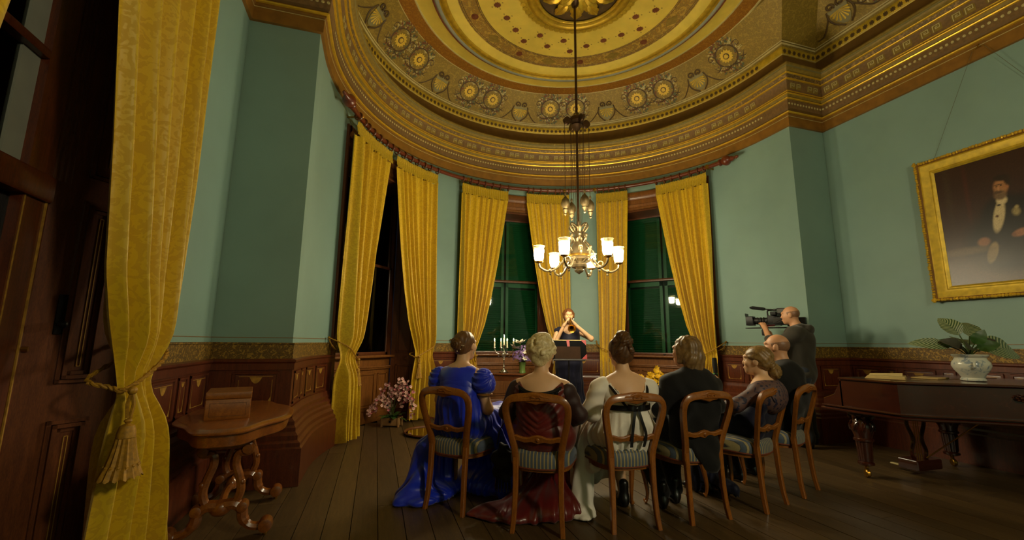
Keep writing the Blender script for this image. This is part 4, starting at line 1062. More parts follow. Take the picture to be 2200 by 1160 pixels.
CH = [(-1.85, -1.38, -44, 'balloon back chair under the woman in the blue dress, leftmost of the arc'), (-1.335, -1.915, -30, 'balloon back chair under the woman in burgundy'),
      (-.695, -2.04, -4.5, 'balloon back chair under the woman in white, mid arc'), (-.115, -2.045, 3, 'balloon back chair under the man in the black tailcoat'),
      (.535, -1.98, 19, 'balloon back chair under the woman in navy lace'), (1.095, -1.80, 22, 'balloon back chair under the bald man, rightmost of the arc')]
CHF = []
pc = chair_proto()
for k, (x, y, a, lab) in enumerate(CH):
    c = pc if k == 0 else copy_tree(pc)
    f = Vector((-math.sin(R(a)), math.cos(R(a)), 0)); p = Vector((x, y, 0)) + f * .245
    c.location = p; c.rotation_euler = (0, 0, R(a)); c['label'] = lab; CHF.append((p, R(a)))

# ------------------------------------------------------------------ occasional table and box
def occasional_table():
    t = thing('occasional_table', 'polished walnut table with serpentine top and scrolled trestle legs', 'table', (-3.27, -1.12, 0), R(6))
    ol = []
    for k in range(72):
        a = 2 * math.pi * k / 72; r = 1 + .045 * math.cos(4 * a) + .03 * math.cos(8 * a + math.pi) ; ol.append((.335 * r * math.cos(a) * (1 - .04 * math.sin(a) ** 2), .68 * r * math.sin(a)))
    def lay(k, z): return [(x * (1 - k / .33), y * (1 - k / .64), z) for x, y in ol]
    L = [lay(.03, .665), lay(.008, .668), lay(0, .675), lay(0, .682), lay(.006, .688), lay(.012, .69), lay(.02, .696), lay(.035, .70)]
    vs = sum(L, []); n = 72; fs = [(k * n + i, k * n + (i + 1) % n, k * n + n + (i + 1) % n, k * n + n + i) for k in range(len(L) - 1) for i in range(n)] + [tuple(range(n - 1, -1, -1)), tuple((len(L) - 1) * n + i for i in range(n))]
    MB().add(vs, fs).build('table_top', 'walnut', t)
    L = [lay(.035, .60), lay(.03, .605), lay(.03, .665)]; vs = sum(L, []); fs = [(k * n + i, k * n + (i + 1) % n, k * n + n + (i + 1) % n, k * n + n + i) for k in range(2) for i in range(n)] + [tuple(range(n - 1, -1, -1))]
    MB().add(vs, fs).build('apron', 'walnut', t)
    for sy in (-1, 1):
        y = sy * .34; MX = Matrix((Vector((1, 0, 0)), Vector((0, 0, 1)), Vector((0, -1, 0)))).transposed().to_4x4(); MX.translation = Vector((0, y, 0))
        tr = MB().prism([(-.13, .60), (.13, .60), (.12, .55), (.07, .53), (-.07, .53), (-.12, .55)], -.03, .03, MX, .006).build('trestle_head', 'walnut', t)
        for s in (-1, 1):
            # lyre-shaped upright
            p = spline([(s * .10, y, .56), (s * .135, y, .545), (s * .125, y, .505), (s * .07, y, .50), (s * .06, y, .44), (s * .085, y, .36), (s * .10, y, .28), (s * .075, y, .21), (s * .03, y, .18)], 5)
            u = MB().tube(p, [.018] * 6 + [.024] * (len(p) - 6), 8, up=(0, 1, 0), flat=1.25); u.lathe([(0, -.04), (.028, -.038), (.03, 0), (.028, .038), (0, .04)], (s * .118, y, .525), 14, Matrix.Rotation(math.pi / 2, 4, 'X')); u.ball((s * .105, y - .012, .33), .02, 8, 6)
            u.build('upright', 'walnut', t)
            p = spline([(s * .02, y, .20), (s * .075, y, .20), (s * .115, y, .165), (s * .125, y, .115), (s * .16, y, .07), (s * .21, y, .055), (s * .255, y, .07)], 5)
            f = MB().tube(p, [.034] * 8 + [.032] * 10 + [.026] * (len(p) - 18), 8, up=(0, 1, 0), flat=1.15)
            f.lathe([(0, -.044), (.02, -.044), (.03, -.04), (.034, 0), (.03, .04), (.02, .044), (0, .044)], (s * .12, y, .185), 16, Matrix.Rotation(math.pi / 2, 4, 'X'))
            f.lathe([(0, -.05), (.022, -.05), (.038, -.045), (.043, 0), (.038, .045), (.022, .05), (0, .05)], (s * .255, y, .062), 18, Matrix.Rotation(math.pi / 2, 4, 'X'))
            fo = f.build('scroll_foot', 'walnut', t)
            MB().lathe([(.012, .0), (.014, .01), (.014, .022), (.006, .024)], (s * .255, y, .0), 10).build('castor', 'brass', fo)
        MB().ball((0, y, .185), (.06, .045, .05), 12, 8).build('trestle_boss', 'walnut', t)
    MB().tube(spline([(0, -.34, .19), (0, -.2, .235), (0, 0, .22), (0, .2, .235), (0, .34, .19)], 6), [.022] * 25, 8).lathe([(.0, .19), (.03, .2), (.036, .22), (.03, .25), (.012, .27), (0, .28)], (0, 0, 0), 12).build('stretcher', 'walnut', t)
    return t
occasional_table()
def box_mat():
    wood('box_wood', (112, 62, 16), (170, 104, 34), (3, .8, 3), .35, .4, .02); plain('inlay', (84, 46, 14), .5)
box_mat()
bx = thing('wooden_box', 'plain wooden tea caddy box standing on the serpentine table', 'box', (-3.30, -1.26, .70), R(13))
MB().bb((-.125, -.165, .0), (.125, .165, .125), .004).build('body', 'box_wood', bx)
ld_ = MB().bb((-.127, -.167, .128), (.127, .167, .17), .004).build('lid', 'box_wood', bx)
MB().bb((-.127, -.03, .11), (-.124, .03, .14)).bb((.124, -.012, .10), (.128, .012, .132)).build('escutcheon', 'inlay', bx)
g = MB()
for x in (-.1265, .1255):
    for a, b in (((-.14, .02), (.14, .022)), ((-.14, .1), (.14, .102)), ((-.14, .02), (-.138, .102)), ((.138, .02), (.14, .102))): g.bb((x, a[0], a[1]), (x + .001, b[0], b[1]))
for y in (-.1662, .1652):
    for a, b in (((-.10, .02), (.10, .022)), ((-.10, .1), (.10, .102)), ((-.10, .02), (-.098, .102)), ((.098, .02), (.10, .102))): g.bb((a[0], y, a[1]), (b[0], y + .001, b[1]))
g.build('inlay_line', 'inlay', bx)

# ------------------------------------------------------------------ grand piano (keyboard end towards the bay, tail towards the camera)
def piano():
    X0, Y0 = 1.95, -1.30
    t = thing('grand_piano', 'dark mahogany grand piano with carved legs against the right wall', 'piano', (X0, Y0, 0))
    def outline(g=0, y_front=0):  # local coords: x right, -y to the tail
        p = [(1.53 + g, y_front), (1.53 + g, -2.0 - g)] + [tuple(q)[:2] for q in spline([(1.53 + g, -2.05 - g, 0), (1.42, -2.12 - g, 0), (1.28 - g * .5, -2.05 - g, 0), (1.1 - g, -1.75 - g, 0), (.82 - g, -1.36 - g, 0), (.45 - g, -1.02 - g, 0), (.12 - g, -.80 - g, 0), (0 - g, -.70, 0)], 5)][1:] + [(0 - g, y_front)]
        return p
    MB().prism(outline(0, -.20), .60, .872, None, .004).build('case', 'piano_wood', t)
    lid = MB().prism(outline(.018, -.20), .874, .896, None, .007).build('lid', 'piano_wood', t)
    MB().bb((.02, -.64, .8965), (1.5, -.632, .899)).build('lid_hinge', 'brass', lid)
    MB().prism(outline(.016, 0), .575, .602, None, .008).build('key_bed', 'piano_wood', t)
    # cheeks with scroll, fallboard
    for x in (.0, 1.45):
        pr = [(-.22, .60), (-.22, .86), (-.205, .872), (-.17, .80), (-.13, .73), (-.06, .70), (-.02, .68), (-.015, .60)]
        M = Matrix((Vector((0, 1, 0)), Vector((0, 0, 1)), Vector((1, 0, 0)))).transposed().to_4x4(); M.translation = Vector((x, 0, 0))
        MB().prism(pr, 0, .08, M, .006).build('cheek', 'piano_wood', t)
    MB().bb((.08, -.23, .60), (1.45, -.205, .80)).bb((.08, -.2, .60), (1.45, -.03, .70), .012).build('fallboard', 'piano_wood', t)
    mo = MB(); o = outline(.026, -.02)
    mo.prism(o, .612, .626, None, .004); mo.build('case_moulding', 'piano_wood', t)
    bs = MB().lathe([(0, 0), (.02, .004), (.035, .002), (.05, .008), (.05, 0)], n=16, M=Matrix.Rotation(math.pi / 2, 4, 'X'))
    # carved bracket rosette on the bent side
    q = Vector((.62, -1.19, .795)); dr = Vector((-.67, -.74, 0)).to_track_quat('Z', 'Y').to_matrix().to_4x4()
    rs = MB(); 
    for k in range(8):
        a = 2 * math.pi * k / 8; rs.ball(dr @ Vector((.03 * math.cos(a), .022 * math.sin(a), .004)), (.013, .013, .008), 6, 4)
    rs.ball((0, 0, 0), .014, 8, 5); rs.xf(Matrix.Translation(q)).build('carved_rosette', 'piano_wood', t)
    for lx, ly in ((.12, -.28), (1.40, -.24), (1.30, -1.72)):
        l = MB().lathe([(.10, .575), (.105, .56), (.085, .535), (.065, .52), (.075, .50), (.088, .455), (.09, .42), (.072, .365), (.07, .345), (.08, .337), (.08, .32), (.062, .31), (.056, .20), (.05, .135), (.066, .125), (.066, .108), (.04, .095), (.0, .095)], (lx, ly, 0), 16)
        leg = l.build('leg', 'piano_wood', t)
        cv = MB()
        for k in range(8):
            a = 2 * math.pi * k / 8
            for z, r, h in ((.45, .078, .055), (.54, .088, .025)): cv.ball((lx + r * math.cos(a), ly + r * math.sin(a), z), (.019, .019, h), 8, 6)
            cv.tube(spline([(lx + .086 * math.cos(a + .2), ly + .086 * math.sin(a + .2), .49), (lx + .098 * math.cos(a), ly + .098 * math.sin(a), .455), (lx + .092 * math.cos(a - .2), ly + .092 * math.sin(a - .2), .41)], 4), .007, 5)
        for k in range(8): a = 2 * math.pi * (k + .5) / 8; cv.tube([(lx + .058 * math.cos(a), ly + .058 * math.sin(a), .31), (lx + .048 * math.cos(a), ly + .048 * math.sin(a), .14)], .009, 5)
        cv.build('carving', 'piano_wood', leg)
        c = MB().tube([(lx, ly, .1), (lx, ly, .07), (lx - .015, ly - .012, .055), (lx - .03, ly - .02, .04)], [.014, .016, .016, .012], 8)
        c.lathe([(0, -.018), (.03, -.018), (.036, -.01), (.036, .01), (.03, .018), (0, .018)], (lx - .035, ly - .025, .037), 14, Matrix.Rotation(R(55), 4, 'Z') @ Matrix.Rotation(math.pi / 2, 4, 'X'))
        c.build('castor', 'brass', leg)
    # pedal lyre
    ly = MB()
    for s in (-1, 1): ly.tube(spline([(.72 + s * .10, -.36, .58), (.72 + s * .12, -.36, .46), (.72 + s * .06, -.36, .32), (.72 + s * .10, -.36, .2), (.72 + s * .07, -.36, .13)], 5), .017, 8)
    ly.bb((.55, -.44, .05), (.89, -.27, .14), .008); lyr = ly.build('pedal_lyre', 'piano_wood', t)
    for k in range(3): MB().tube([(.69 + k * .03, -.36, .57), (.69 + k * .03, -.36, .14)], .004, 6).build('pedal_rod', 'brass', lyr)
    MB().tube([(.75, -.40, .15), (.95, -.8, .575)], .006, 6).build('lyre_brace', 'brass', lyr)
    for k in (-1, 1): MB().bb((.72 + k * .06 - .02, -.27, .045), (.72 + k * .06 + .02, -.14, .058), .004).build('pedal', 'pale_line', lyr)
    return t
piano()
def sheet_mats():
    plain('paper', (196, 172, 110), .8, var=.08, scale=20); plain('paper_edge', (170, 140, 84), .8)
sheet_mats()
bk_ = thing('music_book', 'worn yellowed music book lying on the piano lid', 'book', (2.26, -1.72, .898), R(30))
bk_.scale = (1.3, 1.2, 1.2)
MB().bb((-.16, -.12, 0), (.16, .12, .006), .002).build('cover', 'paper_edge', bk_)
for k in range(3): MB().bb((-.155 + .004 * k, -.115, .006 + .005 * k), (.155 - .006 * k, .115 - .004 * k, .0105 + .005 * k)).build('pages', 'paper', bk_)
MB().grid(lambda u, v: (-.05 + .21 * u, -.10 + .2 * v, .022 + .02 * math.sin(u * 3.1) * (1 - .5 * v)), 8, 4).build('curled_page', 'paper', bk_)
bk2 = MB().bb((-.13, -.10, 0), (.13, .10, .012), .003).build('music_score', 'paper_edge', None, (2.66, -1.84, .898), (0, 0, R(12)), label='flat tan music score beside the worn book on the piano', category='book')

# ------------------------------------------------------------------ jardiniere with striped foliage on the piano
def jar_mat():
    t = NT('blue_white_china'); n = t.noise(t.co('Object'), 16, 4, .6, 1.5)
    t.base(t.ramp(n, [(.44, lin((206, 204, 186))), (.56, lin((196, 198, 186))), (.64, lin((120, 136, 150))), (.72, lin((170, 178, 176)))])); t.set(Roughness=.15); MATS['blue_white_china'] = t.m
    t = NT('calathea_leaf'); u = t.n('TexCoord'); s = t.n('SeparateXYZ'); t.l(u.outputs['UV'], s.inputs[0])
    ab = t.n('Math', operation='ABSOLUTE'); sb = t.n('Math', operation='SUBTRACT'); sb.inputs[1].default_value = .5; t.l(s.outputs[0], sb.inputs[0]); t.l(sb.outputs[0], ab.inputs[0])
    a = t.n('Math', operation='MULTIPLY_ADD'); a.inputs[1].default_value = -6.; t.l(ab.outputs[0], a.inputs[0])
    b = t.n('Math', operation='MULTIPLY'); b.inputs[1].default_value = 11; t.l(s.outputs[1], b.inputs[0]); t.l(b.outputs[0], a.inputs[2])
    f = t.n('Math', operation='FRACT'); t.l(a.outputs[0], f.inputs[0])
    t.base(t.ramp(f.outputs[0], [(.0, lin((52, 78, 44))), (.4, lin((62, 90, 50))), (.5, lin((158, 166, 124))), (.85, lin((164, 172, 130))), (.92, lin((54, 80, 46)))])); t.set(Roughness=.4); MATS['calathea_leaf'] = t.m
    plain('leaf_green', (54, 88, 32), .45, var=.25); plain('leaf_back', (62, 60, 44), .5, var=.2); plain('stem_green', (66, 82, 34), .5); plain('soil', (40, 28, 18), .95)
jar_mat()
def leaf_mesh(name, L, W, bend, mat, fold=.15, nu=6, nv=12, droop=0):
    m = MB(); vs = []; uv = []
    for j in range(nv + 1):
        v = j / nv; w = W * math.sin(math.pi * v ** .85) ** .8 if 0 < v < 1 else .001
        for i in range(nu + 1):
            u = i / nu - .5; vs.append((u * 2 * w, L * v * math.cos(bend * v), fold * abs(u) * 2 * w + L * v * math.sin(bend * v) * .7 + .006 * math.sin(v * 20) * abs(u) + droop * v * v)); uv.append((i / nu, v))
    m.add(vs, [(j * (nu + 1) + i, j * (nu + 1) + i + 1, (j + 1) * (nu + 1) + i + 1, (j + 1) * (nu + 1) + i) for j in range(nv) for i in range(nu)])
    me = m.mesh(name, mat, 180); ul = me.uv_layers.new(name='UVMap')
    for lp in me.loops: ul.data[lp.index].uv = uv[lp.vertex_index]
    return me
jd = thing('jardiniere', 'blue and white china jardiniere holding a striped foliage plant on the piano', 'jardiniere', (2.74, -2.12, .897))
MB().lathe([(0, .0), (.075, 0), (.085, .006), (.085, .018), (.075, .03), (.09, .06), (.118, .10), (.132, .135), (.126, .165), (.108, .19), (.104, .205), (.118, .218), (.124, .228), (.118, .234), (.108, .228), (.1, .20), (.0, .2)], n=28).build('pot', 'blue_white_china', jd)
for s in (-1, 1): MB().tube(spline([(s * .125, 0, .165), (s * .15, 0, .16), (s * .15, 0, .125), (s * .128, 0, .12)], 5), .009, 8).xf(Matrix.Rotation(R(35), 4, 'Z')).build('handle', 'blue_white_china', jd)
pl = thing('calathea_plant', 'broad striped leaves of the plant growing from the china jardiniere', 'plant', (2.74, -2.12, 1.097))
MB().lathe([(.1, 0), (0, .012)], n=16).build('soil', 'soil', pl)
for k, (az, el, st, L, W, mt) in enumerate(((-4, 12, .12, .36, .10, 'calathea_leaf'), (8, 30, .12, .26, .085, 'calathea_leaf'), (20, 72, .15, .16, .065, 'calathea_leaf'), (150, 74, .16, .17, .065, 'calathea_leaf'), (176, 18, .16, .24, .045, 'calathea_leaf'), (182, 30, .12, .17, .05, 'leaf_green'), (-70, 30, .07, .17, .065, 'leaf_green'), (-120, 26, .07, .18, .07, 'leaf_back'), (-40, 40, .08, .18, .06, 'leaf_back'), (95, 35, .08, .2, .07, 'leaf_back'), (50, 40, .1, .22, .08, 'calathea_leaf'), (-160, 30, .1, .2, .06, 'leaf_back'), (-95, 50, .1, .16, .06, 'leaf_green'))):
    a = R(az - 17); d = Vector((math.cos(a) * math.cos(R(el)), math.sin(a) * math.cos(R(el)), math.sin(R(el)))); e = d * st + Vector((0, 0, .05)); 
    kk_ = 1.25 if mt == 'calathea_leaf' else .85; b = leaf_mesh('leaf', L * kk_, W * kk_, -.45, mt, .12, droop=-.04)
    fw = Vector((math.cos(a), math.sin(a), 0)); up = Vector((0, 0, 1)); d2 = (fw * math.cos(R(el * .9)) + up * math.sin(R(el * .9))); z = Vector((-.55, -.65, .45)); z = (z - d2 * z.dot(d2)).normalized(); x = d2.cross(z)
    M = Matrix((x, d2, z)).transposed().to_4x4(); M.translation = e
    o = put(b, M, pl, 'leaf'); MB().tube(spline([(0, 0, 0), e * .5 + Vector((0, 0, .02)), e], 4), .005, 6).build('stem', 'stem_green', pl)

# ------------------------------------------------------------------ portrait in a gilt frame
plain('wire_dull', (96, 92, 66), .6, .3)
def portrait():
    t = thing('framed_portrait', 'gilt framed oil portrait of a seated bearded man on the right wall', 'painting', (WX, -2.13, 1.70))
    W, H, fw = 1.46, 1.65, .165   # local: y along wall (-y to the right), z up, -x into the room
    def fr(prof):
        m = MB(); c = [(-.5, 0, 1, 1), (.5, 0, -1, 1), (.5, 1, -1, -1), (-.5, 1, 1, -1)]; k = len(prof); vs = []
        for sx, sz, dx, dz in c:
            for ins, h in prof: vs.append((-h, sx * W + dx * ins, sz * H + dz * ins))
        fs = [(i * k + j, ((i + 1) % 4) * k + j, ((i + 1) % 4) * k + j + 1, i * k + j + 1) for i in range(4) for j in range(k - 1)]; return m.add(vs, fs)
    f = fr([(0, 0), (0, .055), (.012, .07), (.03, .066), (.04, .05)]).build('outer_moulding', 'rail_brown', t)
    fr([(.04, .05), (.055, .055), (.10, .035), (.125, .03), (.135, .036), (.145, .036), (.165, .018)]).build('inner_frame', 'gold_paint', t)
    orn = MB(); rr = random.Random(4)
    for (p, q) in (((-W / 2, 0), (W / 2, 0)), ((-W / 2, H), (W / 2, H)), ((-W / 2, 0), (-W / 2, H)), ((W / 2, 0), (W / 2, H))):
        L = math.hypot(q[0] - p[0], q[1] - p[1]); n = int(L / .028)
        for i in range(n + 1):
            y = p[0] + (q[0] - p[0]) * i / n; z = p[1] + (q[1] - p[1]) * i / n; y += .016 * (1 if y < 0 else -1) * (p[0] == q[0]); z += .016 * (1 if z < .5 else -1) * (p[1] == q[1])
            orn.ball((-.066 - .006 * rr.random(), y + rr.uniform(-.003, .003), z + rr.uniform(-.003, .003)), (.013, .012 + .008 * rr.random(), .012 + .008 * rr.random()), 6, 4)
    orn.build('leaf_ornament', 'gilt', f, kind='stuff')
    # canvas painted on a fine grid
    nx, nz = 150, 170; y0, y1, z0, z1 = -W / 2 + fw, W / 2 - fw, fw, H - fw
    U, V = np.meshgrid(np.linspace(0, 1, nx + 1), np.linspace(0, 1, nz + 1), indexing='ij')   # U: 0 at left as seen (y1), V up
    img = np.zeros((nx + 1, nz + 1, 3)); rng = np.random.RandomState(3)
    def L3(c): return np.array(lin(c))
    img[:] = L3((52, 30, 20)); img += (L3((84, 62, 46)) - L3((52, 30, 20))) * np.clip((.42 - V) * 1.8, 0, .8)[..., None]
    def blob(cu, cv, ru, rv, c, soft=.25, ang=0, op=1):
        cu = (cu - .6) * .8 + .465; ru *= .9; du, dv = U - cu, (V - cv - .012) * 1.17; ca, sa = math.cos(ang), math.sin(ang); a, b = (du * ca + dv * sa) / ru, (-du * sa + dv * ca) / rv
        m = np.clip((1 - np.sqrt(a * a + b * b)) / soft, 0, 1)[..., None] * op; img[:] = img * (1 - m) + L3(c) * m
    blob(.12, .8, .05, .5, (60, 44, 30), .9); blob(.3, .75, .03, .45, (70, 32, 22), .9)
    blob(.62, .30, .42, .34, (26, 22, 18), .3); blob(.60, .50, .21, .22, (24, 20, 17), .25); blob(.8, .42, .2, .3, (22, 18, 16), .3)
    blob(.545, .50, .05, .17, (196, 176, 130), .3, -.22); blob(.59, .62, .05, .05, (206, 186, 140), .4); blob(.56, .585, .02, .012, (30, 22, 18), .4)
    blob(.60, .725, .066, .085, (168, 116, 72), .35); blob(.585, .665, .06, .06, (120, 92, 64), .5); blob(.565, .69, .035, .02, (96, 70, 48), .5)
    blob(.62, .795, .075, .035, (44, 30, 20), .4, -.2); blob(.672, .75, .025, .06, (50, 34, 22), .5); blob(.655, .72, .014, .024, (160, 104, 66), .4)
    blob(.567, .735, .012, .008, (40, 26, 18), .5); blob(.605, .738, .012, .008, (40, 26, 18), .5); blob(.58, .715, .010, .03, (188, 134, 88), .6); blob(.578, .748, .04, .006, (50, 34, 22), .6)
    blob(.53, .50, .016, .016, (90, 60, 30), .4); blob(.69, .51, .04, .05, (150, 132, 84), .6); blob(.70, .545, .02, .02, (170, 150, 96), .6)
    blob(.38, .315, .06, .05, (140, 92, 60), .4, .3); blob(.70, .345, .08, .04, (150, 98, 62), .4, .3); blob(.64, .335, .02, .025, (120, 78, 50), .5)
    blob(.44, .22, .045, .11, (150, 128, 84), .25, -.3); blob(.20, .26, .3, .05, (98, 80, 58), .7); blob(.3, .18, .3, .12, (70, 56, 44), .8, 0, .5)
    blob(.615, .80, .07, .03, (36, 24, 16), .4, -.1); blob(.66, .77, .03, .06, (40, 26, 18), .5); blob(.575, .685, .045, .014, (84, 62, 42), .5); blob(.585, .65, .05, .035, (112, 88, 62), .5)
    img *= (1 + .10 * rng.randn(nx + 1, nz + 1, 1)); img = np.clip(img, 0, 1)
    vs = [(-.016, y1 + (y0 - y1) * u, z0 + (z1 - z0) * v) for u in np.linspace(0, 1, nx + 1) for v in np.linspace(0, 1, nz + 1)]
    m = MB(); m.add(vs, [(i * (nz + 1) + j, i * (nz + 1) + j + 1, (i + 1) * (nz + 1) + j + 1, (i + 1) * (nz + 1) + j) for i in range(nx) for j in range(nz)])
    cm = NT('oil_canvas'); at_ = cm.n('VertexColor', layer_name='paint'); cm.base(at_.outputs[0]); cm.set(Roughness=.32); cm.bump(cm.noise(cm.co(), 240, 2), .1, .002); MATS['oil_canvas'] = cm.m
    me = m.mesh('canvas', 'oil_canvas', 180); ca_ = me.color_attributes.new('paint', 'FLOAT_COLOR', 'POINT')
    ca_.data.foreach_set('color', np.concatenate([img.reshape(-1, 3), np.ones((len(vs), 1))], 1).astype(np.float32).ravel()); link('canvas', me, t)
    MB().bb((-.012, -W / 2 + .05, .05), (-.002, W / 2 - .05, H - .05)).build('backing', 'dark_casing', t)
    w = MB()
    for s in (-1, 1): w.tube([(-.045, s * .05, 4.40 - 1.70), (-.012, s * .55, H + .0)], .0018, 5)
    w.build('picture_wire', 'wire_dull', t); MB().tube([(-.01, .0, 2.74), (-.05, 0, 2.74), (-.05, 0, 2.70)], .006, 6).tube([(-.045, .05, 2.70), (-.05, 0, 2.72), (-.045, -.05, 2.70)], .003, 5).build('picture_hook', 'brass', t)
portrait()
# ------------------------------------------------------------------ people
plain('skin', (206, 152, 112), .5, 0, var=.05, scale=10)
plain('skin_pale', (222, 176, 134), .5, 0, var=.05, scale=10)
def cloth_mat(name, rgb, rough=.5, sheen=.2, var=.12, spec=.4, bump=.15, scale=60):
    t = NT(name); c = lin(rgb); co = t.co('Object'); n = t.noise(co, 5, 3); f = t.noise(co, scale, 2)
    t.base(t.ramp(n, [(.3, tuple(x * (1 - var) for x in c)), (.7, tuple(min(1, x * (1 + var)) for x in c))])); t.set(Roughness=rough)
    t.b.inputs['Sheen Weight'].default_value = sheen; t.b.inputs['Specular IOR Level'].default_value = spec; t.bump(f, bump, .002); MATS[name] = t.m
cloth_mat('blue_satin', (16, 46, 200), .36, .3, .18, .5)
cloth_mat('burgundy_satin', (96, 18, 14), .3, .2, .2, .6)
cloth_mat('dark_sheer', (48, 22, 20), .6, .1, .3)
cloth_mat('black_lace', (12, 9, 9), .7, 0, .4, .3, .8, 40)
cloth_mat('white_muslin', (238, 230, 216), .7, .2, .05, .3)
cloth_mat('black_wool', (17, 16, 17), .8, .15, .2, .2)
cloth_mat('black_silk', (14, 12, 14), .4, .1, .2)
cloth_mat('navy_velvet', (9, 10, 36), .7, .1, .2, .3)
cloth_mat('navy_silk', (16, 18, 40), .6, .1, .2, .25)
cloth_mat('hoodie_grey', (62, 58, 50), .9, .2, .1, .2, .3, 90)
cloth_mat('denim', (40, 46, 58), .85)
plain('shoe_black', (14, 12, 11), .3, 0)
plain('pearl', (228, 214, 180), .25, 0, var=.03)
plain('jewel', (230, 220, 200), .1, .6)
plain('gold_trim', (150, 104, 40), .5, .4, var=.3, scale=60)
plain('eye_white', (230, 222, 206), .3); plain('eye_dark', (30, 22, 16), .2); plain('lip', (160, 84, 70), .45)
def lace_mat():
    t = NT('navy_lace'); co = t.co('Object'); v = t.n('TexVoronoi', feature='DISTANCE_TO_EDGE'); v.inputs['Scale'].default_value = 26; t.l(co, v.inputs['Vector'])
    w = t.n('TexWave'); w.inputs['Scale'].default_value = 9; w.inputs['Distortion'].default_value = 6; t.l(co, w.inputs['Vector'])
    m = t.n('Math', operation='MULTIPLY'); t.l(w.outputs[1], m.inputs[0]); m.inputs[1].default_value = .22; a = t.n('Math', operation='ADD'); t.l(v.outputs[0], a.inputs[0]); t.l(m.outputs[0], a.inputs[1])
    t.base(t.ramp(a.outputs[0], [(.10, lin((20, 22, 50))), (.17, lin((92, 66, 62)))])); t.set(Roughness=.6); MATS['navy_lace'] = t.m
lace_mat()
def hair_mat(name, dark, light):
    t = NT(name); n = t.noise(t.co('Object', (1, 1, 1)), 14, 4, .6, 2.5); f = t.noise(t.co('Object', (1, 1, .18)), 170, 2, .5, .4)
    t.base(t.mix(.32, t.ramp(n, [(.3, lin(dark)), (.7, lin(light))]), t.ramp(f, [(.35, lin(dark)), (.65, lin(light))]))); t.set(Roughness=.42); t.bump(f, .25, .003); MATS[name] = t.m
hair_mat('hair_brown', (74, 48, 24), (128, 88, 48)); hair_mat('hair_blonde', (168, 138, 76), (255, 240, 190)); hair_mat('hair_chestnut', (54, 32, 14), (104, 68, 32))
hair_mat('hair_sandy', (82, 58, 30), (142, 110, 64)); hair_mat('hair_darkblonde', (86, 62, 30), (160, 124, 68)); hair_mat('hair_auburn', (74, 40, 18), (124, 74, 36)); hair_mat('stubble', (120, 84, 60), (150, 110, 80))
V3 = lambda *a: np.array(a, float)
def rotz(p, a, o=(0, 0, 0)):
    p = np.array(p, float) - o; c, s = math.cos(a), math.sin(a); return np.array((p[0] * c - p[1] * s, p[0] * s + p[1] * c, p[2])) + o
